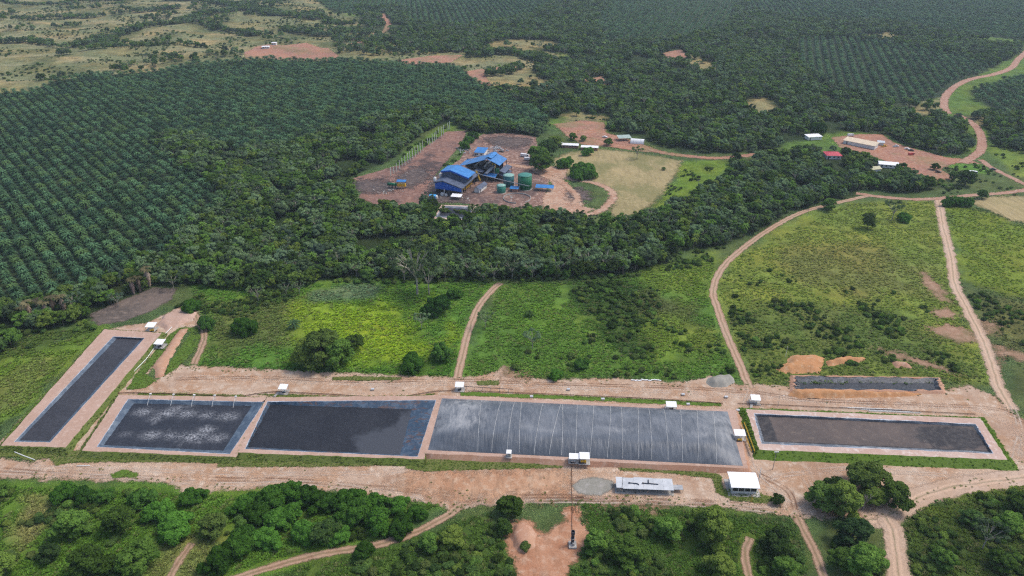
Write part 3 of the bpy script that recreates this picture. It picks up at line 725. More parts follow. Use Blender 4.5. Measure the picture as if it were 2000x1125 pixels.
def faint_mat(name, c, k):
    t = NT(name); p = t.pos(); ac = t.attr('across')
    wob = t.math('MULTIPLY', t.math('SUBTRACT', t.noise(0.08, p, 2), 0.5), 1.8); a2 = t.math('ABSOLUTE', t.math('ADD', ac, wob))
    ru = t.ramp(t.math('ABSOLUTE', t.math('SUBTRACT', a2, 0.9)), 0.1, 0.55, 1, 0.12)
    al = t.math('MULTIPLY', t.math('MULTIPLY', ru, t.ramp(t.attr('sd'), 0.0, 1.6)), t.ramp(t.noise(0.10, p, 4), 0.35, 0.62, 0, k))
    return t.pbr(c, 0.95, None, 0.1, alpha=al)
RUT_P = faint_mat('pale_wheel_ruts', (0.56, 0.45, 0.36), 0.8); RUT_D = faint_mat('brown_wheel_ruts', (0.24, 0.135, 0.085), 0.7)
for k, (ln, m) in enumerate([([(-30, 915), (150, 928), (340, 935), (560, 938), (760, 955), (930, 972), (1120, 976), (1330, 978), (1540, 995)], RUT_D), ([(-30, 922), (200, 930), (420, 945), (620, 945), (860, 975), (1060, 978), (1300, 982), (1540, 1000)], RUT_P), ([(60, 912), (260, 918), (480, 925), (700, 925), (800, 918)], RUT_P),
                             ([(380, 735), (560, 745), (760, 752), (900, 750), (1100, 757), (1300, 765), (1480, 775), (1700, 790), (1900, 800), (1990, 850), (2000, 915)], RUT_P), ([(340, 740), (520, 738), (700, 745), (900, 743), (1080, 750), (1300, 756), (1450, 765)], RUT_D), ([(1470, 765), (1600, 782), (1800, 790), (1950, 800), (2010, 830)], RUT_D),
                             ([(1975, 790), (1990, 830), (1985, 880), (1960, 925), (1880, 945)], RUT_P), ([(1480, 925), (1540, 960), (1555, 1005)], RUT_D), ([(1500, 935), (1640, 915), (1800, 925), (1960, 935)], RUT_P), ([(1560, 1010), (1640, 1004), (1720, 1012)], RUT_D), ([(1465, 760), (1455, 800), (1462, 870), (1478, 925), (1545, 985)], RUT_P),
                             ([(905, 985), (980, 970), (1150, 972), (1400, 985)], RUT_D), ([(1560, 1000), (1590, 970), (1570, 930)], RUT_P)]):
    track('wheel_ruts', smooth_line(W(ln)), 2.0, 0.075 + 0.003 * k, m, 'faint wheel ruts across the bare earth yard', margin=.3)
VERGES = [([(60, 880), (90, 888), (150, 880), (200, 882), (395, 898), (398, 903), (340, 903), (200, 903), (130, 905), (112, 910), (95, 895)], G_OLIVE, 'grass verge in front of the foam flecked lagoon'),
          ([(430, 893), (470, 890), (560, 892), (728, 902), (730, 910), (600, 912), (425, 912)], G_OLIVE, 'grass verge in front of the still dark lagoon'),
          ([(818, 886), (870, 891), (1000, 900), (1103, 907), (1098, 914), (950, 917), (830, 921), (792, 915), (795, 903)], G_OLIVE, 'grass verge in front of the covered lagoon'),
          ([(1205, 910), (1290, 916), (1390, 922), (1408, 930), (1412, 955), (1470, 958), (1510, 972), (1500, 984), (1430, 978), (1398, 962), (1392, 935), (1320, 926), (1210, 918)], G_OLIVE, 'grass strip between the grey shed and the white arched building'),
          ([(270, 768), (320, 768), (480, 772), (480, 778), (330, 776), (268, 774)], G_OLIVE, 'grass strip behind the foam flecked lagoon'),
          ([(500, 770), (560, 770), (700, 776), (800, 776), (850, 768), (845, 775), (820, 785), (700, 783), (560, 779)], G_OLIVE, 'grass strip behind the still dark lagoon'),
          ([(900, 766), (960, 768), (1100, 773), (1300, 782), (1408, 788), (1408, 794), (1300, 790), (1100, 780), (900, 773)], G_GREEN, 'bright grass strip behind the covered lagoon'),
          ([(300, 690), (330, 655), (352, 640), (385, 640), (392, 660), (375, 690), (345, 720), (320, 735), (326, 722), (345, 690), (375, 648), (350, 645), (318, 690), (285, 730), (305, 742), (285, 758), (248, 762), (262, 735)], G_GREEN, 'grassy edges of the small earth trench'),
          ([(268, 668), (296, 668), (225, 735), (150, 830), (118, 870), (108, 868), (200, 745)], G_OLIVE, 'olive grass strip beside the narrow lagoon'),
          ([(205, 658), (212, 662), (120, 760), (45, 850), (10, 862), (15, 848), (110, 745)], G_GREEN, 'thin grass strip along the outer side of the narrow lagoon'),
          ([(650, 737), (700, 735), (785, 738), (785, 742), (700, 744), (650, 742)], G_OLIVE, 'small grass patch on the yard'),
          ([(930, 745), (975, 743), (975, 752), (935, 753)], G_OLIVE, 'small grass patch near the pump shelter'),
          ([(212, 928), (240, 918), (270, 924), (268, 932), (220, 934)], G_GREEN, 'small grass mound on the lower yard'),
          ([(0, 874), (70, 878), (110, 882), (100, 892), (60, 900), (30, 892), (-30, 895), (-30, 874)], G_OLIVE, 'grass verge near the white pipe')]
for k, (pl, m, lb) in enumerate(VERGES): sheet('grass_verge', W(pl), 0.13 + 0.006 * k, m, 0.8, lb, 2.0)

# ------------------------------------------------------------------ lagoons on raised pads
def loop(quad, n=24, jit=0.0, seed=0):
    r = np.random.RandomState(seed); q = np.asarray(quad, float); out = []
    for i in range(len(q)):
        a, b = q[i], q[(i + 1) % len(q)]
        for k in range(n):
            j = r.uniform(-jit, jit, 2) if 0 < k else np.zeros(2)
            out.append(a + (b - a) * k / n + j)
    return np.array(out)

def grow(quad, d):
    """move every side of a convex outline outwards by d metres (d may be one per side)"""
    q = np.asarray(quad, float); n = len(q); ds = d if hasattr(d, '__len__') else [d] * n
    lines = []
    for i in range(n):
        a, b = q[i], q[(i + 1) % n]; e = (b - a) / np.linalg.norm(b - a); nn = np.array([e[1], -e[0]])
        lines.append((a + nn * ds[i], e))
    out = []
    for i in range(n):
        (p, e), (p2, e2) = lines[i - 1], lines[i]
        A = np.array([[e[0], -e2[0]], [e[1], -e2[1]]]); t = np.linalg.solve(A, p2 - p)
        out.append(p + e * t[0])
    return np.array(out)

def ring(name, A, za, B, zb, mat, parent, attrs=False, origin=(0, 0)):
    n = len(A); o = np.array(origin)
    V = np.vstack([np.column_stack([A - o, np.full(n, za)]), np.column_stack([B - o, np.full(n, zb)])])
    i = np.arange(n); F = np.stack([i, (i + 1) % n, (i + 1) % n + n, i + n], 1)
    return link(name, mesh_np(name, V, F, [mat]), parent)

def solid_earth(name, c1, c2, c3, streak=None):
    t = NT(name); p = t.pos()
    n0 = t.noise(0.07, p, 4, 0.6); n1 = t.noise(0.5, p, 4, 0.6); n2 = t.noise(2.5, p, 3, 0.6)
    c = t.mix(t.ramp(n0, 0.38, 0.62), c1, c2); c = t.mix(t.ramp(n1, 0.5, 0.72, 0, 0.8), c, c3)
    c = t.mul(c, t.ramp(n2, 0.25, 0.75, 0.88, 1.12))
    return t.pbr(c, 0.95, t.bump(n1, 0.3, 0.2), 0.1)
M['pad'] = solid_earth('pad_earth', (0.44, 0.30, 0.235), (0.40, 0.265, 0.20), (0.50, 0.37, 0.30))
M['pad_red'] = solid_earth('reddish_pad_earth', (0.42, 0.25, 0.165), (0.37, 0.20, 0.13), (0.46, 0.31, 0.23))
M['pad_pale'] = solid_earth('pale_pad_earth', (0.50, 0.37, 0.31), (0.45, 0.31, 0.25), (0.62, 0.53, 0.48))
M['orange_heap'] = solid_earth('orange_heap_earth', (0.47, 0.24, 0.11), (0.42, 0.21, 0.10), (0.50, 0.33, 0.20))
M['gravel_heap'] = solid_earth('grey_gravel_heap', (0.30, 0.285, 0.25), (0.26, 0.245, 0.21), (0.36, 0.34, 0.31))
def turf(name, c1, c2, c3):
    t = NT(name); p = t.pos()
    n0 = t.noise(0.12, p, 4); n1 = t.noise(1.1, p, 4, 0.65); n2 = t.noise(3.4, p, 2)
    c = t.mix(t.ramp(n0, 0.36, 0.64), c1, c2); c = t.mix(t.ramp(n1, 0.5, 0.72, 0, 0.8), c, c3)
    c = t.mul(c, t.ramp(n2, 0.25, 0.75, 0.75, 1.2))
    return t.pbr(c, 0.95, t.bump(n1, 0.6, 0.4), 0.1)
M['turf'] = turf('turf_slope', (0.105, 0.145, 0.030), (0.125, 0.150, 0.045), (0.07, 0.11, 0.02))
M['turf_bright'] = turf('bright_turf_slope', (0.085, 0.150, 0.018), (0.100, 0.155, 0.028), (0.055, 0.11, 0.014))

def liner_mat(name, c, pale, stain=None):
    t = NT(name); p = t.pos()
    n0 = t.noise(0.25, p, 4, 0.65, 1.0); n1 = t.noise(1.3, p, 3)
    k = t.mix(t.ramp(n0, 0.42, 0.72), c, pale)
    if stain: k = t.mix(t.ramp(t.noise(1.0, t.pos((0.25, 0.55, 0.25)), 4, 0.6, 0.8), 0.52, 0.66, 0, 0.85), k, stain)
    return t.pbr(k, 0.45, t.bump(t.noise(0.6, p, 3, 0.6, 1.5), 0.5, 0.4), 0.4)
M['liner_blue'] = liner_mat('blue_grey_liner', (0.055, 0.082, 0.12), (0.13, 0.17, 0.21))
M['liner_pale'] = liner_mat('pale_liner_edge', (0.26, 0.32, 0.40), (0.52, 0.55, 0.58))
M['liner_dark'] = liner_mat('dark_liner', (0.030, 0.056, 0.092), (0.085, 0.125, 0.175), (0.10, 0.055, 0.04))
M['liner_black'] = liner_mat('black_sheet', (0.010, 0.012, 0.018), (0.022, 0.026, 0.034))
M['liner_fold'] = liner_mat('folded_black_sheet', (0.012, 0.016, 0.026), (0.085, 0.095, 0.11))
M['liner_grey'] = liner_mat('grey_mossy_liner', (0.10, 0.115, 0.14), (0.27, 0.29, 0.31))

def sludge_mat(name, base, base2, rough=0.5, foam=False, clear=False):
    t = NT(name); p = t.pos()
    n0 = t.noise(0.05, p, 5, 0.6, 0.6); n1 = t.noise(0.7, p, 4, 0.6)
    c = t.mix(t.ramp(n0, 0.35, 0.68), base, base2)
    c = t.mul(c, t.ramp(n1, 0.3, 0.7, 0.8, 1.2))
    r = rough
    if foam:
        f = t.attr('foam')
        w = t.noise(0.42, t.pos((1, 1.7, 1), rz=-0.35), 6, 0.7, 2.2); w2 = t.noise(1.4, p, 4, 0.7, 0.8)
        rid = t.math('SUBTRACT', 1.0, t.math('MULTIPLY', t.math('ABSOLUTE', t.math('SUBTRACT', w, 0.5)), 9.0), clamp=True)
        k = t.math('MULTIPLY', t.math('MULTIPLY', t.math('MULTIPLY_ADD', rid, 0.85, 0.10), f), t.ramp(w2, 0.36, 0.66), clamp=True)
        c = t.mix(k, c, (0.50, 0.51, 0.53))
    if clear:  # smooth water with the sky's reflection painted in
        f = t.attr('foam')
        k = t.ramp(t.math('ADD', f, t.math('MULTIPLY', t.math('SUBTRACT', t.noise(0.10, p, 5, 0.6), 0.5), 0.9)), 0.42, 0.62)
        c = t.mix(k, c, (0.055, 0.058, 0.066))  # lighter colour stands in for reflected sky
        r = t.ramp(k, 0, 1, rough, 0.22)
    return t.pbr(c, r, t.bump(n1, 0.15, 0.1), 0.35)
M['sludge'] = sludge_mat('charcoal_sludge', (0.040, 0.040, 0.047), (0.030, 0.030, 0.036), 0.6)
M['sludge_foam'] = sludge_mat('foam_flecked_sludge', (0.017, 0.019, 0.027), (0.024, 0.026, 0.034), 0.5, foam=True)
M['sludge_clear'] = sludge_mat('half_clear_sludge', (0.012, 0.013, 0.018), (0.019, 0.020, 0.025), 0.5, clear=True)  # one corner carries a painted sky reflection
def crust_mat():
    t = NT('brown_crust'); p = t.pos()
    n0 = t.noise(0.06, p, 5, 0.62, 0.8); n1 = t.noise(0.5, p, 5, 0.65, 0.5); f = t.attr('foam')
    c = t.mix(t.ramp(n0, 0.36, 0.66), (0.120, 0.094, 0.083), (0.085, 0.070, 0.066))
    c = t.mix(t.ramp(n1, 0.5, 0.75, 0, 0.6), c, (0.19, 0.15, 0.12))
    k = t.ramp(t.math('ADD', f, t.math('MULTIPLY', t.math('SUBTRACT', t.noise(0.16, p, 5, 0.6), 0.5), 1.1)), 0.35, 0.62)
    c = t.mix(k, c, t.mix(t.ramp(n1, 0.4, 0.7), (0.036, 0.034, 0.038), (0.075, 0.068, 0.066)))
    return t.pbr(c, 0.8, t.bump(n1, 0.3, 0.2), 0.2)
M['crust'] = crust_mat()

def bilin(q, S, T):
    q = np.asarray(q)
    S = S[:, None]; T = T[:, None]
    return (q[0] * (1 - S) + q[1] * S) * (1 - T) + (q[3] * (1 - S) + q[2] * S) * T

SLOPES = []; PADS = []
def lagoon(label, rim, water, outer, zt, zw, surf, liner, pad, foam=None, slope=(3.0, 2.0, 2.0, 2.0), slope_mat='turf', lip=0.22, lipm='liner_pale', rimjit=0.12, seed=1, name='settling_lagoon'):
    R = W(rim, zt); Wt = W(water, zw); O = W(outer, zt)
    c = Wt.mean(0)
    th = thing(name, label, 'lagoon', (c[0], c[1], 0))
    n = 26
    l_o = loop(O, n, 0.25, seed); l_r = loop(R, n, rimjit, seed + 1); l_i = loop(grow(R, -lip), n, rimjit, seed + 2); l_w = loop(Wt, n, 0.16, seed + 3)
    PADS.append(grow(O, slope))
    SLOPES.append((loop(grow(O, slope), n, 0.5, seed + 4), l_o, zt, slope_mat))
    ring('grass_slope', loop(grow(O, slope), n, 0.5, seed + 4), 0.0, l_o, zt, M[slope_mat], th, origin=c)
    ring('earth_rim', l_o, zt, l_r, zt + 0.02, M[pad], th, origin=c)
    ring('liner_edge', l_r, zt + 0.02, l_i, zt - 0.04, M[lipm], th, origin=c)
    ring('liner', l_i, zt - 0.04, l_w, zw - 0.06, M[liner], th, origin=c)
    nu, nv = 72, 34
    S, T = np.meshgrid(np.linspace(0, 1, nu), np.linspace(0, 1, nv)); S, T = S.ravel(), T.ravel()
    Q = bilin(grow(Wt, 0.25), S, T)
    att = np.zeros(len(Q)) if foam is None else foam(S, T, Q)
    link('sludge_surface', mesh_np('sludge_surface', np.column_stack([Q - c, np.full(len(Q), zw)]), grid_faces(nv, nu), [M[surf]], attrs={'foam': ('FLOAT', att)}), th)
    return th

ZT = 1.7
lagoon('long narrow lagoon of charcoal sludge slanting away from the others', [(27, 863), (98, 864), (283, 660), (221, 657)], [(39, 859), (95, 861), (275, 661.5), (229, 661)], [(2, 870), (128, 874), (316, 650), (203, 643)],
       ZT, 0.8, 'sludge', 'liner_blue', 'pad', slope=(2.5, 2.0, 2.0, 2.0), slope_mat='turf', seed=11)
def foam2(S, T, Q):
    f = np.zeros(len(Q)) + 0.02
    for x, y, r, k in [(280, 805, 4.2, 1.0), (325, 807, 4.5, 1), (342, 799, 3.5, .9), (365, 808, 4.2, 1.0), (405, 811, 4.0, .8), (445, 813, 4.2, 1), (350, 796, 2.5, .7), (303, 818, 3.0, .8), (245, 848, 3, .4), (296, 850, 4.2, 1.0), (334, 851, 3.5, .8), (350, 853, 3, .6),
                       (375, 853, 4.6, 1.1), (402, 840, 3.6, 1.1), (398, 850, 3.0, 0.9), (424, 855, 4.0, 1), (390, 862, 2.4, 0.6)]:
        p = np.array(at(x, y, 0.5)); f = np.maximum(f, 1.05 * k * np.exp(-(((Q - p) / np.array([r * 0.95, r * 0.6])) ** 2).sum(1)))
    for a, b, k in [((303, 822), (342, 797), .7), ((342, 797), (375, 793), .5), ((375, 808), (398, 812), .4), ((395, 855), (404, 832), .8), ((345, 862), (362, 842), .35), ((325, 848), (330, 840), .3), ((420, 818), (460, 809), .45), ((300, 828), (304, 818), .6), ((352, 870), (358, 850), .3)]:
        A, B = np.array(at(*a, 0.5)), np.array(at(*b, 0.5)); f = np.maximum(f, k * np.exp(-(linedist(np.array([A, B]), Q) / 0.9) ** 2))
    return f
lagoon('dark lagoon with white foam streaks and blue liner showing on one side', [(189, 873), (449, 887), (517, 785), (250, 779)], [(203, 869), (435, 880), (491, 793), (262, 788)], [(160, 880), (461, 893), (520, 776), (232, 771)],
       ZT, 0.5, 'sludge_foam', 'liner_blue', 'pad', foam=foam2, slope=(2.5, 0.0, 1.6, 2.0), seed=21)
def sky_sheen3(S, T, Q):  # mask of the painted sky reflection
    return sstep(0.30, 1.15, S - 0.40 * T + 0.14 + 0.25 * (vnoise(S * 3 + 2, T * 3) - 0.5))
lagoon('still dark lagoon with a smooth lighter corner beside the grey cover', [(478, 877), (816, 892), (852, 781), (522, 784)], [(484, 873), (780, 888), (803, 800), (528, 790)], [(462, 884), (829, 897), (860, 772), (521, 776)],
       ZT + 0.01, 0.45, 'sludge_clear', 'liner_dark', 'pad', foam=sky_sheen3, slope=(2.5, 0.0, 1.6, 0.0), seed=31)
def crust5(S, T, Q):
    f = sstep(0.62, 0.82, S) * (0.35 + 0.9 * (1 - np.abs(2 * T - 1))) * (1 - 0.3 * sstep(0.95, 1.0, S))
    f = np.maximum(f, sstep(0.09, 0.03, S) * 1.1); f = np.maximum(f, 0.8 * sstep(0.1, 0.0, T)); f = np.maximum(f, 0.6 * sstep(0.9, 1.0, T))
    return f
lagoon('shallow lagoon crusted brown with a black muddy end', [(1487, 867), (1940, 886), (1906, 828), (1472, 807)], [(1493, 862), (1934, 882), (1901, 833), (1478, 812)], [(1483, 878), (1968, 898), (1915, 817), (1457, 799)],
       ZT, 0.7, 'crust', 'liner_grey', 'pad_pale', foam=crust5, slope=(4.2, 3.2, 3.0, 2.6), slope_mat='turf_bright', seed=41, rimjit=0.25)
lagoon('long shallow trench lined with wrinkled black sheet beside orange heaps', [(1554, 760), (1838, 762), (1830, 739), (1552, 734)], [(1566, 757), (1826, 759), (1822, 749), (1562, 748)], [(1549, 762), (1842, 764), (1833, 738), (1549, 733)],
       0.75, 0.1, 'liner_black', 'liner_fold', 'pad_red', slope=(1.2, 1.5, 1.5, 1.5), slope_mat='pad_red', seed=51, rimjit=0.8, lipm='liner_fold')
lagoon('small dark pond half hidden by trees below the mill', [(850, 424), (915, 428), (925, 404), (866, 402)], [(856, 421), (912, 424), (920, 408), (870, 406)], [(846, 427), (920, 430), (930, 402), (862, 400)],
       0.8, 0.2, 'sludge_foam', 'liner_grey', 'pad_pale', slope=(1.5,) * 4, seed=61)

# covered lagoon: an inflated grey sheet with pale weld strips
def cover_mat():
    t = NT('grey_geomembrane'); p = t.pos()
    n0 = t.noise(0.08, p, 5, 0.62, 0.8); n1 = t.noise(0.5, t.pos((1.0, 0.35, 1)), 5, 0.62, 0.8); n2 = t.noise(1.0, t.pos((0.9, 0.09, 0.3)), 4, 0.6, 0.3)
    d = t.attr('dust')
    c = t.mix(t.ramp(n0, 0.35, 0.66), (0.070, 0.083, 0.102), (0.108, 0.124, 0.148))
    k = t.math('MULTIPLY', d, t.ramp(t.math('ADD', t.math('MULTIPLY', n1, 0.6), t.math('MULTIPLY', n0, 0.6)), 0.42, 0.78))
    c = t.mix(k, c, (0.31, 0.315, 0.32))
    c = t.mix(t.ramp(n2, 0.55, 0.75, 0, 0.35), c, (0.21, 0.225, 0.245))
    return t.pbr(c, 0.5, t.bump(t.math('ADD', n2, t.math('MULTIPLY', n1, 0.5)), 0.5, 0.5), 0.4)
ZD = 1.7
DQ = W([(836, 879), (1451, 910), (1421, 804), (863, 778)], ZD)
dc = DQ.mean(0)
dig = thing('covered_lagoon', 'inflated dark grey membrane cover with pale weld strips over a lagoon', 'gas cover', (dc[0], dc[1], 0))
def prof(S, T):
    et = np.sin(np.clip(T / 0.24, 0, 1) * math.pi / 2) ** 0.9 * np.sin(np.clip((1 - T) / 0.42, 0, 1) * math.pi / 2) ** 0.9
    es = np.sin(np.clip(S / 0.09, 0, 1) * math.pi / 2) * np.sin(np.clip((1 - S) / 0.11, 0, 1) * math.pi / 2)
    h = 4.5 * et * es * (0.92 + 0.08 * np.sin(S * 9))
    fold = np.exp(-((T - 0.10) / 0.10) ** 2) * (0.5 + S)
    h = h + fold * 0.04 * np.sin(S * 330 + 6 * vnoise(S * 40, T * 6)) * sstep(0, 0.03, T) + 0.10 * (vnoise(S * 45, T * 9) - 0.5) * et * es
    return np.maximum(h, 0) + ZD + 0.05
nu, nv = 420, 60
S, T = np.meshgrid(np.linspace(0, 1, nu), np.linspace(0, 1, nv)); S, T = S.ravel(), T.ravel()
Q = bilin(DQ, S, T) - dc
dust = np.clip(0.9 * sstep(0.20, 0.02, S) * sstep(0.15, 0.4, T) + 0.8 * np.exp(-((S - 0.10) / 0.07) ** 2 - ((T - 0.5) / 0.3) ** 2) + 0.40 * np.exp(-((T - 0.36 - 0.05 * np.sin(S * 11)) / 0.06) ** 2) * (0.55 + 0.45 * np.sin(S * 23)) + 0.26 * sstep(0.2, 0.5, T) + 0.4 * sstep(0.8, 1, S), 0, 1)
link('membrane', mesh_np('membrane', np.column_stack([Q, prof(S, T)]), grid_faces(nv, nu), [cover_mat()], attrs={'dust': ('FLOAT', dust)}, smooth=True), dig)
M['strip'] = paint('pale_weld_strip', (0.36, 0.37, 0.37), 0.7, 0.5, dirt=(0.2, 0.2, 0.21))
TOPX = [942.6, 984, 1010, 1023, 1065, 1100, 1101.5, 1131, 1163, 1196, 1216, 1249, 1269, 1298, 1330, 1362, 1393]
BOTX = [935.5, 963, 993.8, 1017.6, 1047, 1076.6, 1101, 1128, 1156.6, 1190, 1220, 1251, 1276, 1307.7, 1335, 1365, 1400]
for a, b in zip(TOPX, BOTX):
    st, sb = (a - 863) / (1421 - 863), (b - 836) / (1451 - 836)
    tt = np.linspace(0.01, 0.99, 40); ss = sb + (st - sb) * tt + 0.0025 * np.sin(tt * 3.1) * np.sin(a)
    w = 0.10 / 122
    V = []
    for sg in (-1, 1):
        s2 = ss + sg * w
        V.append(np.column_stack([bilin(DQ, s2, tt) - dc, prof(s2, tt) + 0.10]))
    link('weld_strip', mesh_np('weld_strip', np.vstack(V), grid_faces(2, 40), [M['strip']]), dig)
PADS.append(W([(815, 897), (1470, 925), (1446, 795), (858, 762)]))
o_d = W([(824, 885), (1461, 915), (1437, 801), (861, 771)], ZD)
ring('earth_rim', loop(o_d, 26, 0.3, 71), ZD, loop(grow(DQ, -0.6), 26, 0.05, 72), ZD + 0.02, M['pad'], dig, origin=dc)
ring('earth_slope', loop(grow(o_d, (1.5, 1.5, 1.5, 0.0)), 26, 0.4, 73), 0.0, loop(o_d, 26, 0.3, 71), ZD, M['pad_red'], dig, origin=dc)

# ------------------------------------------------------------------ earth heaps
def mound(name, poly_px, hmax, run, mat, label, cell=0.8, cat=None, rough=0.5, kind='structure'):
    poly = W(poly_px); c = poly.mean(0)
    lo, hi = poly.min(0), poly.max(0)
    xs = np.arange(lo[0], hi[0] + cell, cell); ys = np.arange(lo[1], hi[1] + cell, cell)
    X, Y = np.meshgrid(xs, ys); Q = np.stack([X.ravel(), Y.ravel()], 1); sd = sdist(poly, Q)
    F = grid_faces(len(ys), len(xs)); F = F[(sd[F] > -cell * 1.5).all(1)]
    used = np.unique(F); rm = np.full(len(Q), -1); rm[used] = np.arange(len(used)); Q, sd, F = Q[used], sd[used], rm[F]
    n = vnoise(Q[:, 0] / 3.1, Q[:, 1] / 3.1) - 0.5 + 0.6 * (vnoise(Q[:, 0] / 1.2, Q[:, 1] / 1.2) - 0.5)
    z = hmax * sstep(-0.5, run, sd + n * rough * 2) * (1 + 0.5 * n * rough) - 0.12
    o = link(name, mesh_np(name, np.column_stack([Q - c, z]), F, [mat], smooth=True)); o.location = (c[0], c[1], 0)
    return tag(o, label, cat, None, kind)
mound('earth_bank', [(1538, 772), (1545, 761), (1640, 763), (1740, 766), (1800, 770), (1760, 776), (1650, 778), (1560, 779)], 2.1, 2.5, M['orange_heap'], 'long orange earth bank in front of the black lined trench')
mound('earth_heap', [(1512, 722), (1535, 708), (1545, 694), (1590, 692), (1612, 700), (1605, 720), (1600, 730), (1560, 731), (1530, 730)], 2.3, 4.5, M['orange_heap'], 'tall orange spoil heap behind the black lined trench')
mound('earth_heap', [(1612, 705), (1650, 696), (1690, 700), (1680, 708), (1640, 712), (1618, 716)], 2.0, 2.5, M['orange_heap'], 'lower orange spoil heap tailing off behind the black trench')
mound('earth_heap', [(1735, 702), (1770, 708), (1785, 720), (1750, 718)], 1.5, 2.5, M['pad_red'], 'small reddish spoil heap in the grass behind the trench')
tag(mound('gravel_pile', [(1375, 748), (1385, 738), (1405, 732), (1430, 736), (1437, 747), (1420, 755), (1395, 757)], 2.4, 3.0, M['gravel_heap'], 'grey gravel pile beside the foot of the curving track'), cat='gravel pile', kind='thing')
mound('earth_bank', [(996, 1052), (1003, 1026), (1020, 1017), (1040, 1028), (1048, 1045), (1045, 1070), (1025, 1080), (1005, 1072)], 2.0, 2.2, M['pad_red'], 'reddish earth mound with one round bush on it')
mound('earth_bank', [(300, 715), (330, 672), (352, 642), (368, 642), (352, 668), (330, 705), (320, 735), (305, 738)], 0.9, 1.8, M['pad_red'], 'low reddish bank along the small trench')
mound('earth_bank', [(318, 618), (345, 604), (384, 610), (380, 622), (345, 640), (325, 648), (308, 634)], 1.6, 2.5, M['pad'], 'pinkish bank of spoil behind the pump shelters')
mound('earth_bank', [(140, 715), (205, 658), (230, 645), (278, 637), (282, 648), (215, 660), (160, 712), (90, 790), (70, 800)], 0.9, 1.5, M['pad'], 'low pinkish bank outside the narrow lagoon')

# ------------------------------------------------------------------ plants: meshes shared by every copy
def leaf_cards(R, centers, radii, per, size, flat=0.75, up=0.35, inner=0.15):
    """quads scattered over the lobes of a crown -> verts, faces, v"""
    V = []; F = []; A = []
    nlob = len(centers); lobe_v = R.uniform(0.15, 0.85, nlob)
    for i in range(nlob):
        n = int(per * radii[i] ** 2)
        d = R.normal(size=(n, 3)); d /= np.linalg.norm(d, axis=1)[:, None]
        d[:, 2] = np.where((d[:, 2] < -0.35), -d[:, 2], d[:, 2])
        k = np.where(R.rand(n) < inner, R.uniform(0.3, 0.85, n), R.uniform(0.86, 1.10, n))
        p = centers[i] + d * (radii[i] * k)[:, None] * np.array([1, 1, flat])
        keep = np.ones(n, bool)
        for j in range(nlob):
            if j != i:
                q = (p - centers[j]) / np.array([1, 1, flat]); keep &= (q * q).sum(1) > (radii[j] * 0.78) ** 2
        p, d = p[keep], d[keep]; n = len(p)
        if n == 0: continue
        nr = d + R.normal(scale=0.55, size=(n, 3)) + np.array([0, 0, up]); nr /= np.linalg.norm(nr, axis=1)[:, None]
        t = np.cross(nr, R.normal(size=(n, 3))); t /= np.linalg.norm(t, axis=1)[:, None]
        b = np.cross(nr, t)
        s = size * R.uniform(0.6, 1.35, n)[:, None]
        asp = R.uniform(0.5, 0.9, n)[:, None]
        q = np.stack([p - t * s, p + b * s * asp - nr * s * 0.15, p + t * s, p - b * s * asp - nr * s * 0.15], 1)
        a = np.clip(lobe_v[i] * 0.55 + R.uniform(0, 0.45, n), 0, 1)
        V.append(q.reshape(-1, 3)); A.append(np.repeat(a, 4))
    V = np.vstack(V); A = np.concatenate(A)
    return V, np.arange(len(V)).reshape(-1, 4), A

def crown_broad(seed, rad=4.0, h0=2.2, h1=8.5, nl=15, per=95, size=0.42, rough=1.0):
    """lobes of uneven size hung on limbs that reach different lengths: ragged outline with bites and gaps"""
    R = np.random.RandomState(seed); C = []; L = []
    ph = R.uniform(0, 6.28, 3)
    for i in range(nl):
        a = i * 2.399 + R.uniform(-.7, .7)
        zz = R.rand() ** 0.75
        reach = 1 + rough * (0.20 * math.sin(2 * a + ph[0]) + 0.14 * math.sin(3 * a + ph[1] + 3 * zz))
        env = math.sqrt(max(0.06, 1 - (abs(zz - 0.38) / 0.72) ** 2))
        rr = rad * 0.80 * env * reach * R.uniform(0.25, 1.0) ** 0.5
        C.append((rr * math.cos(a), rr * math.sin(a), h0 + (h1 - h0) * (0.12 + 0.76 * zz * (0.85 + 0.3 * R.rand())))); L.append(rad * R.uniform(0.15, 0.33))
    return leaf_cards(R, np.array(C), np.array(L), per, size, inner=0.28)

def trunk_mb(h, r, limbs, seed, spread=2.2):
    R = random.Random(seed); m = MB()
    m.tube([(0, 0, -0.3), (R.uniform(-.1, .1), R.uniform(-.1, .1), h * 0.45), (R.uniform(-.3, .3), R.uniform(-.3, .3), h)], [r * 1.3, r, r * 0.55], 6)
    for i in range(limbs):
        a = 2 * math.pi * i / limbs + R.uniform(-.4, .4); z0 = h * R.uniform(0.4, 0.75); q = R.uniform(.6, 1) * spread
        m.tube([(0, 0, z0), (math.cos(a) * q * 0.5, math.sin(a) * q * 0.5, z0 + q * 0.7), (math.cos(a) * q, math.sin(a) * q, z0 + q * 1.35)], [r * 0.55, r * 0.4, r * 0.15], 5)
    return m

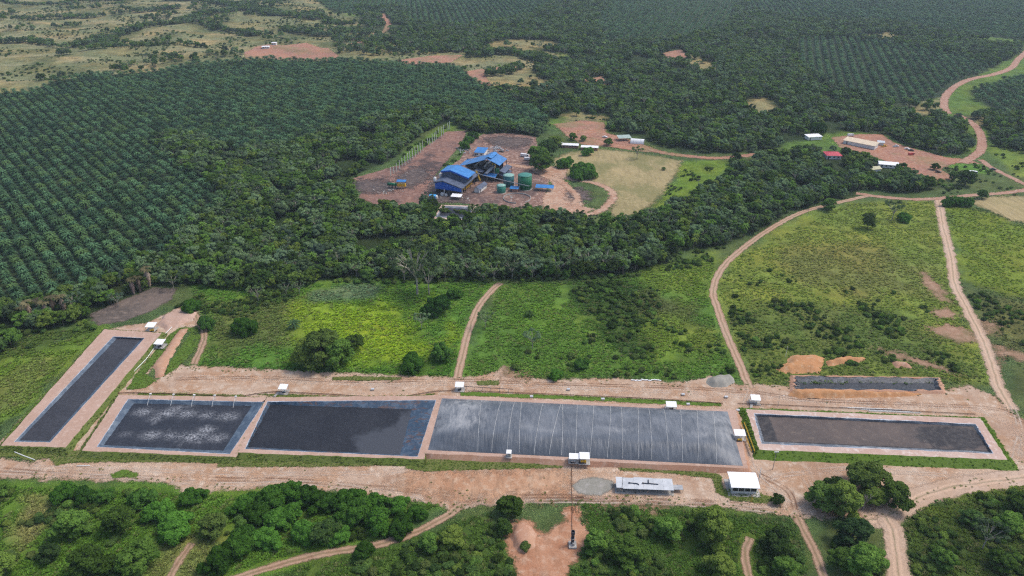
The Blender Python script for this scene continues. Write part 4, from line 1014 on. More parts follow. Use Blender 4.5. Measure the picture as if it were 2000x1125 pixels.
class Plant:
    """one kind: part meshes for copies (trunk, crown) and a joined mesh for masses"""
    def __init__(s, name, parts):
        s.name = name; s.parts = parts      # list of (part name, V, F, mat, v)
        s.meshes = []
        jV, jF, jM, jA, mats = [], [], [], [], []
        n = 0
        for i, (pn, V, F, mat, a) in enumerate(parts):
            s.meshes.append((pn, mesh_np(name + '_' + pn, V, F, [mat], attrs={'v': ('FLOAT', a)})))
            jV.append(np.asarray(V)); jF += [[k + n for k in f] for f in (F.tolist() if isinstance(F, np.ndarray) else F)]
            jM += [i] * len(F); jA.append(a); mats.append(mat); n += len(V)
        s.joined = mesh_np(name + '_mass', np.vstack(jV), jF, mats, jM, {'v': ('FLOAT', np.concatenate(jA))})
    def place(s, name, label, cat, loc, rz, sc, group=None):
        t = thing(name, label, cat, loc, rz, group)
        t.scale = sc if hasattr(sc, '__len__') else (sc,) * 3
        for pn, me in s.meshes: link(pn, me, t)
        return t

def mbpart(pn, mb, mat): return (pn, np.array(mb.v), mb.f, mat, np.full(len(mb.v), 0.5))

def mk_tree(name, seed, leaf, rad=4.0, h0=2.0, h1=8.5, nl=15, per=95, size=0.42, bark='bark', tr=0.22, limbs=4):
    V, F, A = crown_broad(seed, rad, h0, h1, nl, per, size)
    return Plant(name, [mbpart('trunk', trunk_mb(h1 * 0.62, tr, limbs, seed), M[bark]), ('crown', V, F, M[leaf], A)])

FT = [mk_tree('forest_tree', 100 + i, ['leaf_dark', 'leaf_dark', 'leaf_mid', 'leaf_dark', 'leaf_mid', 'leaf_pale'][i], rad=3.7 + 0.25 * i, h1=7.6 + 0.6 * (i % 3), nl=24 + 2 * i, per=105, size=0.46) for i in range(6)]
HT = [mk_tree('big_tree', 200 + i, ['leaf_mid', 'leaf_dark', 'leaf_mid', 'leaf_mid'][i], rad=4.6, h0=0.9, h1=8.6, nl=46 + 4 * i, per=125, size=0.34, tr=0.25, limbs=6) for i in range(4)]

def mk_open(name, seed, leaf='leaf_pale', rad=4.5, h=9.0, nb=9, bark='bark_pale', per=75):
    """umbrella crown on bare forking pale limbs"""
    R = np.random.RandomState(seed); rr = random.Random(seed); m = MB(); C = []; L = []
    m.tube([(0, 0, -.3), (.1, 0, h * 0.28), (0, .1, h * 0.42)], [.24, .19, .16], 6)
    for i in range(nb):
        a = 2 * math.pi * i / nb + rr.uniform(-.3, .3); q = rad * rr.uniform(0.35, 0.9); z1 = h * rr.uniform(.78, .96)
        e = (math.cos(a) * q, math.sin(a) * q, z1)
        mid = (e[0] * 0.45, e[1] * 0.45, h * 0.62)
        m.tube([(0, 0, h * 0.36), mid, e], [.12, .085, .03], 5)
        for j in range(3):
            b = a + rr.uniform(-.8, .8); g = (e[0] + math.cos(b) * rad * .28, e[1] + math.sin(b) * rad * .28, z1 + rr.uniform(-.3, .7))
            m.tube([mid, ((mid[0] + g[0]) / 2, (mid[1] + g[1]) / 2, (mid[2] + g[2]) / 2 + .2), g], [.06, .05, .02], 4)
            C.append((g[0], g[1], g[2])); L.append(rad * rr.uniform(.15, .25))
    V, F, A = leaf_cards(R, np.array(C), np.array(L), per, 0.30, flat=0.55, inner=0.4)
    return Plant(name, [mbpart('trunk', m, M[bark]), ('crown', V, F, M[leaf], A)])
OT = [mk_open('open_tree', 300 + i) for i in range(3)]

def mk_bush(name, seed, leaf, rad=1.6, h=1.9, nl=9, per=230, size=0.24):
    R = np.random.RandomState(seed); C = []; L = []
    for i in range(nl):
        a = i * 2.4 + R.uniform(-.4, .4); q = rad * 0.62 * math.sqrt(R.rand())
        C.append((q * math.cos(a), q * math.sin(a), h * R.uniform(.25, .62))); L.append(rad * R.uniform(.34, .55))
    V, F, A = leaf_cards(R, np.array(C), np.array(L), per, size)
    st = MB()
    for i in range(4):
        a = i * 1.6; st.tube([(0, 0, -.1), (math.cos(a) * .4, math.sin(a) * .4, h * .5)], [.05, .02], 4)
    return Plant(name, [mbpart('stem', st, M['bark']), ('foliage', V, F, M[leaf], A)])
BU = [mk_bush('bush', 400 + i, ['leaf_dark', 'scrub', 'leaf_mid', 'scrub'][i]) for i in range(4)]
def mk_vine(seed):
    V, F, A = crown_broad(seed, 4.6, 0.0, 4.6, 60, 150, 0.34, 1.5)
    return Plant('vine_bush', [mbpart('stem', trunk_mb(2.0, .12, 4, seed, 1.5), M['bark']), ('foliage', V, F, M['leaf_vine'], A)])
VB = [mk_vine(450 + i) for i in range(4)]

def frond(R, az, el, L, V, F, A, w=0.55, nseg=6):
    d = np.array([math.cos(az), math.sin(az)]); side = np.array([-d[1], d[0], 0])
    p = np.array([0, 0, 0.0]); ang = el; base = len(V); seg = L / nseg; shade = R.uniform(0.1, 0.9)
    for i in range(nseg + 1):
        t = i / nseg
        ww = w * math.sin(math.pi * min(1, 0.12 + t * 0.86)) ** 0.7
        fold = -0.35 * ww
        zig = 1.0 if i % 2 else 0.72
        V.append(p + side * ww * zig + np.array([0, 0, fold])); V.append(p.copy()); V.append(p - side * ww * zig + np.array([0, 0, fold])); A.extend([shade, min(1, shade + .15), shade])
        p = p + np.array([d[0] * math.cos(ang), d[1] * math.cos(ang), math.sin(ang)]) * seg
        ang -= (1.5 + el) / nseg * (0.55 + t)
    for i in range(nseg):
        k = base + i * 3
        F.append((k, k + 1, k + 4, k + 3)); F.append((k + 1, k + 2, k + 5, k + 4))

def mk_palm(name, seed, h=4.2, n=30, L=4.9, leaf='leaf_palm', dead=False):
    R = np.random.RandomState(seed); V, F, A = [], [], []
    for i in range(n):
        t = i / n
        frond(R, i * 2.399 + R.uniform(-.15, .15), 1.35 - 1.65 * t + R.uniform(-.12, .12), L * R.uniform(.85, 1.1), V, F, A)
    V = np.array(V) + np.array([0, 0, h])
    m = MB(); m.tube([(0, 0, -.3), (0, 0, h * .5), (0, 0, h + .2)], [.42, .36, .3], 7)
    parts = [mbpart('trunk', m, M['bark']), ('crown', V, F, M[leaf], np.array(A))]
    return Plant(name, parts)
PL = [mk_palm('oil_palm', 500 + i, h=3.4 + 0.5 * i, n=28 + 3 * i, L=4.6 + .25 * i) for i in range(4)]
WP = [mk_palm('wild_palm', 520 + i, h=7.0 + i, n=20, L=3.2, leaf='leaf_mid') for i in range(2)]

def mk_dead_palm(seed):
    R = np.random.RandomState(seed); V, F, A = [], [], []
    for ring_i in range(4):
        for i in range(12):
            frond(R, i * .524 + ring_i * .3 + R.uniform(-.2, .2), -0.75 - .15 * ring_i, 3.0, V, F, A, w=.42, nseg=4)
            for k in range(15): V[-1 - k] = V[-1 - k] * np.array([.62, .62, 1]) + np.array([0, 0, 6.0 - ring_i * 0.9])
    nb = len(V)
    V2, F2, A2 = [], [], []
    for i in range(12): frond(R, i * .524, 0.9 - 0.06 * i, 2.4, V2, F2, A2, w=.4)
    m = MB(); m.tube([(0, 0, -.3), (0, 0, 6.2)], [.22, .18], 6)
    return Plant('dead_palm', [mbpart('trunk', m, M['bark_grey']), ('skirt', np.array(V), F, M['dead_frond'], np.array(A)), ('crown', np.array(V2) + np.array([0, 0, 6.3]), F2, M['leaf_dry'], np.array(A2))])
DP = [mk_dead_palm(540 + i) for i in range(2)]

def mk_bare(seed, h=7.0):
    rr = random.Random(seed); m = MB()
    def br(p, d, L, r, lv):
        q = p + d * L
        m.tube([p, p + d * L * .5 + Vector((rr.uniform(-.1, .1), rr.uniform(-.1, .1), 0)) * L, q], [r, r * .8, r * .55], 4, cap=False)
        if lv:
            for _ in range(3 if lv > 1 else 4):
                nd = (d + Vector((rr.uniform(-.9, .9), rr.uniform(-.9, .9), rr.uniform(-.1, .6)))).normalized()
                br(q, nd, L * rr.uniform(.55, .8), r * .6, lv - 1)
    br(Vector((0, 0, -.2)), Vector((0, 0, 1)), h * .25, .2, 4)
    return Plant('bare_tree', [mbpart('trunk', m, M['bark_grey'])])
BT = mk_bare(3)

def tuft_mat(name):
    t = NT(name); v = t.attr('v'); nd = t.n('ShaderNodeAttribute', attribute_name='tint'); nd.attribute_type = 'INSTANCER'
    c = t.mul(nd.outputs['Color'], t.ramp(v, 0, 1, 0.72, 1.45))
    d = t.n('ShaderNodeBsdfDiffuse'); tr = t.n('ShaderNodeBsdfTranslucent'); mx = t.n('ShaderNodeMixShader')
    t.l(c, d.inputs[0]); t.l(c, tr.inputs[0]); mx.inputs[0].default_value = 0.3
    t.l(d.outputs[0], mx.inputs[1]); t.l(tr.outputs[0], mx.inputs[2]); t.l(mx.outputs[0], t.out.inputs['Surface']); return t.m
M['tuft'] = tuft_mat('grass_tuft')
def mk_tuft(seed, mat, r=0.6, h=0.30, n=18):
    R = np.random.RandomState(seed); V, F, A = [], [], []
    for i in range(n):
        a = R.uniform(0, 6.28); q = r * math.sqrt(R.rand()) * .7; w = R.uniform(.10, .2); s = R.uniform(0, 1); b = a + R.uniform(-.6, .6)
        p = np.array([math.cos(a) * q, math.sin(a) * q, R.uniform(0, .12)]); e = np.array([-math.sin(b) * w, math.cos(b) * w, 0]); tip = p + np.array([math.cos(b) * .42, math.sin(b) * .42, h * R.uniform(.4, 1.1)])
        k = len(V); V += [p - e, p + e, tip + e * .5, tip - e * .5]; A += [s] * 4; F.append((k, k + 1, k + 2, k + 3))
    return mesh_np('tuft', np.array(V), F, [mat], attrs={'v': ('FLOAT', np.array(A))})
TUFT = [mk_tuft(600 + i, M['tuft']) for i in range(4)]

# masses: points that carry copies of the shared meshes
def scatter(name, label, pts, sc, rz, meshes, tint=None):
    coll = bpy.data.collections.new(name + '_kinds')
    for i, me in enumerate(meshes):
        coll.objects.link(bpy.data.objects.new('%s_kind_%d' % (name, i), me))
    R = np.random.RandomState(len(pts))
    at_ = {'sc': ('FLOAT', sc), 'rz': ('FLOAT', rz)}
    if tint is not None: at_['tint'] = ('FLOAT_COLOR', np.column_stack([tint, np.ones(len(tint))]))
    me = mesh_np(name, pts, [], attrs=at_)
    pk = me.attributes.new('pick', 'INT', 'POINT'); pk.data.foreach_set('value', R.randint(0, len(meshes), len(pts)).astype(np.int32))
    g = bpy.data.node_groups.new(name + '_nodes', 'GeometryNodeTree')
    g.interface.new_socket('Geometry', in_out='INPUT', socket_type='NodeSocketGeometry'); g.interface.new_socket('Geometry', in_out='OUTPUT', socket_type='NodeSocketGeometry')
    N = g.nodes; gi = N.new('NodeGroupInput'); go = N.new('NodeGroupOutput'); io = N.new('GeometryNodeInstanceOnPoints'); ci = N.new('GeometryNodeCollectionInfo')
    ci.inputs['Collection'].default_value = coll; ci.inputs['Separate Children'].default_value = True; ci.inputs['Reset Children'].default_value = True
    def na(nm, ty):
        n = N.new('GeometryNodeInputNamedAttribute'); n.data_type = ty; n.inputs['Name'].default_value = nm; return n.outputs['Attribute']
    cx = N.new('ShaderNodeCombineXYZ'); L = g.links
    L.new(na('rz', 'FLOAT'), cx.inputs['Z'])
    L.new(gi.outputs[0], io.inputs['Points']); L.new(ci.outputs[0], io.inputs['Instance']); io.inputs['Pick Instance'].default_value = True
    L.new(na('pick', 'INT'), io.inputs['Instance Index']); L.new(cx.outputs[0], io.inputs['Rotation']); L.new(na('sc', 'FLOAT'), io.inputs['Scale'])
    L.new(io.outputs[0], go.inputs[0])
    o = link(name, me); md = o.modifiers.new('copies', 'NODES'); md.node_group = g
    return tag(o, label, kind='stuff')

# ------------------------------------------------------------------ where plants may stand
def clear_of(P, lines=1.0, bare=1.0):
    ok = np.ones(len(P), bool)
    for ln, hw in LINES:
        lo, hi = ln.min(0) - 10, ln.max(0) + 10
        m = np.nonzero(((P >= lo) & (P <= hi)).all(1))[0]
        if len(m): ok[m] &= linedist(ln, P[m]) > hw * lines + 1.2
    for b in BARE:
        lo, hi = b.min(0) - 6, b.max(0) + 6
        m = np.nonzero(((P >= lo) & (P <= hi)).all(1))[0]
        if len(m): ok[m] &= sdist(b, P[m]) < -bare
    return ok

def in_view(P, pad=60):
    q = to_px(P); return (q[:, 0] > -pad) & (q[:, 0] < 2000 + pad) & (q[:, 1] > -pad) & (q[:, 1] < 1125 + pad)

def jgrid(lo, hi, sp, R, jit=0.42, tri=False, ang=0.0, row=0.866):
    c = (np.asarray(lo) + np.asarray(hi)) / 2; ext = np.linalg.norm(np.asarray(hi) - np.asarray(lo)) / 2 + sp
    n = int(ext / sp) + 1; i = np.arange(-n, n + 1)
    X, Y = np.meshgrid(i * sp, i * sp * (row if tri else 1.0))
    if tri: X = X + (np.arange(len(i)) % 2)[:, None] * sp / 2
    Q = np.stack([X.ravel(), Y.ravel()], 1); ca, sa = math.cos(ang), math.sin(ang)
    Q = Q @ np.array([[ca, sa], [-sa, ca]]) + c + R.uniform(-jit, jit, Q.shape) * sp
    return Q[((Q >= lo) & (Q <= hi)).all(1)]

RV = np.random.RandomState(42)
def beside(x, y):
    px, py = to_px(np.array([[x, y]]))[0]
    for a, b, c, d, nm in ((-99, 130, 560, 800, 'outside the narrow lagoon'), (130, 390, 500, 680, 'by the grey brown cleared ground'), (390, 640, 480, 640, 'behind the dry end of the bright paddock'), (640, 960, 440, 620, 'behind the bright paddock'), (960, 1240, 440, 620, 'behind the middle paddock'),
                           (1240, 1420, 440, 620, 'behind the scrubby paddock corner'), (1380, 2100, 300, 500, 'above the curving track'), (1240, 1400, 300, 480, 'beside the tan field'), (-99, 200, 930, 1200, 'below the narrow lagoon'), (200, 470, 930, 1200, 'below the foam flecked lagoon'),
                           (470, 900, 930, 1200, 'below the still dark lagoon'), (900, 1130, 930, 1200, 'beside the flare clearing'), (1130, 1420, 930, 1200, 'below the long grey shed'), (1420, 1620, 930, 1200, 'below the white arched building'), (1620, 1760, 900, 1200, 'between the reddish and the pale track'), (1760, 2100, 900, 1200, 'beyond the dropping track')):
        if a <= px < b and c <= py < d: return nm
    return 'along the plantation edge' if px < 640 else 'beside the earth yard'
def size_word(s, a, b): return 'small' if s < a else 'large' if s > b else 'medium sized'
# ---- trees and bushes that stand out one by one: (x, foot y, crown width px, kind, label)
HERO = [
 ('b', 145, 1042, 82, 'broad green tree beside the straw coloured grass patch in the lower bushes'),
 ('b', 182, 1122, 98, 'tall bushy tree at the bottom edge with a smaller round bush at its foot'),
 ('b', 272, 1112, 92, 'round full tree beside the faint two rut path at the bottom edge'),
 ('b', 238, 1035, 74, 'small spreading tree beside the reddish bare spot in the lower bushes'),
 ('b', 420, 1045, 66, 'narrow upright olive tree between bright vine mounds just below the yard'),
 ('b', 100, 1092, 56, 'dark small tree in the gap left of the tall bottom edge tree'),
 ('b', 12, 1118, 66, 'green tree cut by the frame in the lower corner away from the yard'),
 ('b', 2, 968, 40, 'dark tree cut by the frame edge just below the earth yard'),
 ('b', 636, 1052, 74, 'leafy tree with thin grey branches amid the vine mounds'),
 ('b', 996, 1003, 62, 'lone dense tree standing at the foot of the orange eroded bank'),
 ('b', 985, 1040, 44, 'slimmer tree right behind the reddish mound by the flare clearing'),
 ('b', 885, 1062, 62, 'dark shrubby tree above the narrow track through the lower bushes'),
 ('b', 838, 1072, 50, 'low shrubby tree close to the narrow track below the yard'),
 ('b', 1162, 1072, 58, 'rounded tree on the edge of the orange flare clearing'),
 ('b', 1225, 1098, 88, 'dark tall tree in the thick scrub between the flare and the tree row'),
 ('b', 1304, 1048, 66, 'tree with dry grey twigs below the long grey shed'),
 ('b', 1388, 1052, 96, 'largest bright tree of the row below the white arched building'),
 ('b', 1405, 1122, 74, 'tree at the bottom edge in front of the largest bright row tree'),
 ('b', 1512, 1075, 76, 'tall dark tree beside the fork of the reddish narrow track'),
 ('b', 1532, 1120, 60, 'lower leafy tree leaning against the tall dark track fork tree'),
 ('b', 1662, 1062, 84, 'wide green tree under the dry branched clump between two tracks'),
 ('b', 1682, 1118, 92, 'green tree at the bottom edge between the reddish and the pale track'),
 ('b', 1640, 1108, 60, 'olive shrubby tree close to the narrow reddish track'),
 ('b', 1684, 952, 78, 'tallest tree of the clump in front of the brown crusted lagoon'),
 ('b', 1634, 972, 56, 'airy tree of the lagoon clump on its yard side'),
 ('b', 1742, 986, 62, 'rounded bright tree at the end of the lagoon clump by the pale track'),
 ('b', 1600, 988, 60, 'low dark tree of the lagoon clump next to the track fork'),
 ('b', 1640, 1000, 70, 'middle tree at the foot of the lagoon clump'),
 ('b', 1700, 985, 46, 'dark small tree squeezed beside the bare grey branches'),
 ('u', 1517, 982, 30, 'small round dark bush near the white arched building'),
 ('t', 1685, 996, 60, 'leafless grey branched tree inside the lagoon clump'),
 ('t', 1660, 985, 40, 'thin leafless grey tree behind the bigger bare tree'),
 ('o', 1918, 1072, 74, 'pale flat topped tree in the scrub beyond the dropping track'),
 ('b', 1893, 1022, 50, 'green tree in the scrub above the pale flat topped tree'),
 ('b', 1966, 1040, 66, 'dark broad tree near the frame edge in the lower scrub'),
 ('b', 1985, 1000, 52, 'grey green tree at the frame edge under the pale track'),
 ('b', 1840, 1105, 54, 'small dark tree at the bottom edge beside the dropping track'),
 ('b', 1950, 1110, 60, 'low leafy tree at the bottom corner in the scrub'),
 ('b', 632, 712, 78, 'dense dark tree in the middle of the clump in the bright paddock'),
 ('b', 600, 712, 56, 'shorter dark tree at the outer side of the bright paddock clump'),
 ('b', 662, 712, 58, 'dark tree at the inner side of the bright paddock clump'),
 ('b', 622, 690, 56, 'tree at the back of the bright paddock clump'),
 ('b', 693, 680, 36, 'smaller separate tree next to the dark paddock clump'),
 ('u', 807, 720, 48, 'round dark bush alone near the yard side of the bright paddock'),
 ('u', 862, 700, 48, 'spreading flat bush near the straight pale track'),
 ('u', 855, 612, 54, 'large dark bush under the tall pale tree in the bright paddock'),
 ('u', 888, 580, 30, 'small dark bush beyond the large bush near the forest edge'),
 ('o', 815, 575, 96, 'tallest pale barked tree with a wide crown at the forest edge'),
 ('o', 838, 575, 60, 'pale tree half behind the tallest wide crowned forest edge tree'),
 ('o', 824, 642, 30, 'small pale feathery tree in the middle of the bright paddock'),
 ('o', 948, 640, 30, 'small greyish tree right beside the straight pale track'),
 ('o', 1040, 680, 34, 'small grey leaved tree alone in the scrubby middle paddock'),
 ('p', 575, 640, 32, 'single young palm standing alone in the bright paddock'),
 ('u', 1034, 618, 20, 'small upright bush alone in the middle paddock'),
 ('u', 1135, 718, 30, 'rounded bush near the yard edge of the middle paddock'),
 ('u', 1086, 738, 28, 'low bush touching the yard in the middle paddock'),
 ('b', 722, 546, 30, 'slim pale stemmed tree on the forest edge of the bright paddock'),
 ('c', 1694, 446, 28, 'dark conical tree standing alone in the olive paddock'),
 ('o', 1742, 430, 34, 'pale feathery tree with bushes at its foot in the olive paddock'),
 ('u', 1765, 432, 26, 'flat dark bush beside the pale feathery paddock tree'),
 ('b', 1617, 410, 30, 'dark round tree where the curving track meets the upper road'),
 ('u', 1855, 402, 30, 'leafy bush at the junction of the long track and the upper road'),
 ('u', 1880, 402, 30, 'second leafy bush just past the track junction'),
 ('b', 1916, 388, 20, 'small dark tree beside the upper road bend'),
 ('b', 1885, 362, 34, 'dark spreading tree at the edge of the compound yard'),
 ('b', 1825, 332, 16, 'small thin tree in the open compound yard'),
 ('b', 1860, 352, 18, 'small flat tree near the compound yard edge'),
 ('b', 1056, 334, 42, 'big dense tree between the red mill yard and the tan field'),
 ('b', 1052, 318, 38, 'tall dense tree of the pair beside the red mill yard'),
 ('b', 1068, 305, 36, 'dense tree behind the pair near the white long roofs'),
 ('b', 1085, 288, 30, 'dense tree at the orange clearing end of the row'),
 ('u', 1104, 326, 32, 'leafy bush at the near edge of the tan field'),
 ('u', 1140, 346, 46, 'spreading green bush on the grassy circle'),
 ('u', 1127, 350, 30, 'lower bush beside the spreading bush on the grassy circle'),
 ('u', 1148, 303, 24, 'dark bush in front of the second long white roof'),
 ('b', 1119, 274, 18, 'small tree behind the first long white roof'),
 ('b', 1139, 276, 15, 'small tree behind the second long white roof'),
 ('b', 1188, 284, 18, 'small flat tree between the long white roofs and the tent hall'),
 ('o', 1244, 310, 22, 'pale flat topped small tree on the tan field'),
 ('u', 1296, 332, 10, 'tiny bush alone on the far side of the tan field'),
 ('v', 1594, 262, 28, 'bright yellow green round tree behind the compound roofs'),
 ('u', 908, 290, 22, 'dark hedge bush at the near end of the mill hedge'),
 ('u', 916, 280, 22, 'dark hedge bush in the middle of the mill hedge'),
 ('u', 925, 270, 20, 'dark hedge bush at the far end of the mill hedge'),
 ('b', 934, 255, 24, 'round tree where the mill hedge meets the plantation'),
 ('u', 1026, 1072, 32, 'round bright bush growing on the reddish mound by the flare'),
 ('u', 575, 850, 1, None),
 ('u', 405, 640, 36, 'green bush beside the two rut track near the trench'),
 ('u', 375, 607, 36, 'dark bush above the pinkish spoil bank'),
 ('u', 480, 650, 50, 'flat dark bush in the dry end of the bright paddock'),
]
VMOUNDS = [(130, 972, 50), (168, 975, 46), (205, 978, 44), (280, 985, 54), (315, 1010, 60), (345, 1042, 78), (378, 978, 50), (478, 995, 60), (505, 1010, 60), (535, 985, 66), (575, 975, 62), (612, 985, 62), (650, 990, 56),
           (690, 985, 60), (735, 990, 52), (780, 992, 46), (555, 1020, 70), (600, 1050, 60), (690, 1020, 74), (740, 1030, 62), (785, 1035, 56), (470, 1072, 78), (525, 1060, 60), (430, 1105, 70), (815, 1010, 40), (710, 1085, 44), (660, 1055, 56)]
hero_pts = []
for k, x, y, w, lb in HERO:
    if lb is None: continue
    X, Y = at(x, y); wm = w / ppm(y) * (0.80 if y > 1000 else 1.0); rz = RV.uniform(0, 6.28); Z = hz(X, Y)
    hero_pts.append((X, Y, wm / 2))
    if k == 'b': pl = HT[RV.randint(len(HT))]; pl.place('broadleaf_tree', lb, 'tree', (X, Y, Z), rz, (wm / 9.0, wm / 9.0, wm / 9.0 * RV.uniform(0.72, 0.98)))
    elif k == 'v': VB[0].place('round_tree', lb, 'tree', (X, Y, Z), rz, (wm / 9, wm / 9, wm / 6))
    elif k == 'c': HT[1].place('conical_tree', lb, 'tree', (X, Y, Z), rz, (wm / 9.8, wm / 9.8, wm / 7.2))
    elif k == 'o': OT[RV.randint(3)].place('pale_tree', lb, 'tree', (X, Y, Z), rz, (wm / 10, wm / 10, wm / 10 * 1.15))
    elif k == 't': BT.place('bare_tree', lb, 'tree', (X, Y, Z), rz, wm / 6.5)
    elif k == 'p': PL[1].place('young_palm', lb, 'palm', (X, Y, Z - 1.0), rz, wm / 9.5)
    elif k == 'u':
        b = VB[RV.randint(3)] if wm > 6 else BU[[0, 2, 0][RV.randint(3)]]; d = 9.4 if wm > 6 else 3.4
        b.place('bush', lb, 'bush', (X, Y, Z), rz, (wm / d, wm / d, wm / d * 1.15))
for i, (x, y, w) in enumerate(VMOUNDS):
    X, Y = at(x, y); wm = 0.9 * w / ppm(y); hero_pts.append((X, Y, wm / 2))
    VB[i % 4].place('vine_mound', size_word(w, 55, 72) + ' vine covered mound ' + ('at the yard edge ' if y < 986 else 'low in the thicket ' if y > 1052 else 'amid the thicket ') + beside(X, Y), 'vine mound', (X, Y, 0), RV.uniform(0, 6.28), (wm / 9, wm / 9, wm / 9 * RV.uniform(.8, 1.2)), 'vine mounds below the yard')
for i, (x, y, w) in enumerate([(62, 625, 22), (82, 618, 20), (95, 625, 22), (110, 618, 24), (128, 614, 22), (293, 560, 22), (262, 575, 18), (275, 570, 18), (52, 632, 20)]):
    X, Y = at(x, y); DP[i % 2].place('dead_palm', 'palm with a brown hanging skirt of dead fronds at the plantation edge', 'palm', (X, Y, 0), i * 1.3, w / ppm(y) / 3.6, 'dead skirted palms along the plantation edge')
for i, (x, y, w) in enumerate([(148, 610, 36), (232, 598, 24), (340, 565, 28), (70, 640, 30), (505, 590, 30), (560, 578, 26), (585, 574, 24), (925, 545, 36), (965, 548, 34), (1000, 545, 40), (1040, 545, 36), (1090, 540, 40), (1120, 535, 44), (1150, 532, 46), (1180, 530, 44), (1205, 528, 34), (945, 550, 24), (790, 548, 40), (700, 540, 26), (870, 545, 26)]):
    X, Y = at(x, y); wm = w / ppm(y)
    OT[i % 3].place('pale_tree', size_word(w, 29, 37) + ' pale limbed airy tree ' + beside(X, Y), 'tree', (X, Y, 0), i * 2.1, wm / 9.0, 'pale limbed trees along the forest edge')

# ---- oil palms in their triangular rows
def row_angle(a, b):
    A, B = np.array(at(*a)), np.array(at(*b)); d = B - A; return math.atan2(d[1], d[0])
pp = []
for poly, pair, sp in ((PALM_L, ((150, 485), (92, 415)), 7.7), (PALM_R1, ((1702, 170), (1672, 100)), 8.0), (PALM_R2, ((1330, 60), (1362, 20)), 8.0), (PALM_R3, ((1750, 40), (1700, 10)), 8.0), (PALM_R4, ((1960, 200), (1930, 180)), 8.0), (PALM_T, ((900, 50), (880, 10)), 8.0)):
    lo, hi = poly.min(0), poly.max(0)
    Q = jgrid(lo, hi, sp, RV, 0.04, True, row_angle(*pair), 1.04 if poly is PALM_L else 1.30); Q = Q[inside(poly, Q)]; pp.append(Q)
pp = np.vstack(pp); pp = pp[in_view(pp, 420) & clear_of(pp, 1.0, 2.0)]
pp = pp[RV.rand(len(pp)) > 0.02]
order = np.argsort(pp[:, 1]); pp = pp[order]; vis = in_view(pp, -5)
idx = np.nonzero(vis)[0][:270]; rest = np.setdiff1d(np.arange(len(pp)), idx)
ps = RV.uniform(.74, 1.0, 400)
for j, i in enumerate(idx):
    x, y = pp[i]; PL[j % 4].place('oil_palm', size_word(ps[j], .82, .93) + ' dark green oil palm of the near rows ' + beside(x, y), 'oil palm', (x, y, hz(x, y)), RV.uniform(0, 6.28), ps[j], 'oil palms in the nearest plantation rows')
def cover_at(Q):
    iy = np.clip(np.searchsorted(yy, Q[:, 1]), 0, len(yy) - 1); u = Q[:, 0] / (110 + 0.80 * np.maximum(Q[:, 1], 0)); iu = np.clip(np.searchsorted(uu, u), 0, len(uu) - 1)
    return col.reshape(len(yy), len(uu), 3)[iy, iu]
def put(name, label, pts, smin, smax, meshes, dz=0.0, tint=None):
    pts = np.asarray(pts); z = hgt(pts[:, 0], pts[:, 1]) + dz
    return scatter(name, label, np.column_stack([pts, z]), RV.uniform(smin, smax, len(pts)), RV.uniform(0, 6.28, len(pts)), meshes, tint)
put('oil_palm_plantation', 'oil palms filling the plantation blocks to the distance', pp[rest], .70, .94, [p.joined for p in PL])

# ---- forest trees
ft = []
for k, poly in enumerate(FORESTS):
    Q = jgrid(poly.min(0), poly.max(0), [4.8, 6.0, 6.2, 6.8][k], RV, 0.45); ft.append(Q[inside(poly, Q)])
for ln, wd in zip(STRIPS, STRIP_W):
    L = smooth_line(ln); lo, hi = L.min(0) - 20, L.max(0) + 20
    Q = jgrid(lo, hi, 6.0, RV, 0.45); d = linedist(L, Q) + 14 * (vnoise(Q[:, 0] / 30, Q[:, 1] / 30) - 0.5); ft.append(Q[d < wd])
Q = jgrid(SAV.min(0), SAV.max(0), 13, RV, 0.5); Q = Q[inside(SAV, Q) & (vnoise(Q[:, 0] / 55 + 7, Q[:, 1] / 55 + 2) > 0.72)]; ft.append(Q)
# the wooded hollow inside the plantation and the fringe round the yards
for pl, sp in (([(300, 268), (480, 298), (560, 292), (620, 330), (460, 400), (370, 340), (315, 300)], 5.5), ([(700, 100), (780, 95), (900, 92), (990, 100), (1000, 112), (880, 108), (760, 118), (700, 112)], 9), ([(640, 60), (740, 62), (760, 100), (660, 110)], 9), ([(690, 18), (790, 22), (800, 62), (720, 60)], 7)):
    pl = W(pl); Q = jgrid(pl.min(0), pl.max(0), sp, RV, .45); ft.append(Q[inside(pl, Q)])
ft = np.vstack(ft)
NO_TREE = [W(p) for p in ([(1575, 252), (1725, 255), (1770, 285), (1720, 292), (1640, 290), (1650, 330), (1600, 330), (1600, 300), (1575, 280)], [(1690, 300), (1755, 300), (1755, 345), (1690, 345)], [(1195, 258), (1270, 262), (1280, 300), (1195, 292)], [(855, 400), (920, 400), (925, 440), (850, 440)],
                          [(685, 392), (850, 398), (1000, 410), (1060, 412), (1050, 424), (930, 418), (840, 412), (720, 412)], [(745, 345), (870, 235), (885, 240), (770, 350)], [(1440, 195), (1500, 190), (1530, 222), (1480, 230)], [(1605, 300), (1650, 300), (1655, 345), (1605, 345)], [(1700, 325), (1750, 325), (1752, 352), (1700, 352)], [(940, 92), (1000, 82), (1080, 84), (1105, 97), (1040, 99), (970, 106)], [(1370, 145), (1310, 106), (1350, 108), (1420, 135)], [(1675, 72), (1740, 62), (1785, 78), (1720, 86)], [(950, 160), (1000, 150), (1060, 155), (1090, 178), (1020, 182), (970, 176)], [(1440, 75), (1500, 70), (1520, 84), (1460, 90)], [(1780, 200), (1840, 195), (1850, 226), (1780, 226)], [(1095, 222), (1190, 222), (1190, 245), (1090, 240)])]
NO_TREE_K = [0.85, 0.85, 1, 1, 0.8, 1, 1, .96, .9, .95, .85, .9, .9, .7, .85, 0.9]
ok = clear_of(ft, 1.0, 1.5) & in_view(ft, 420)
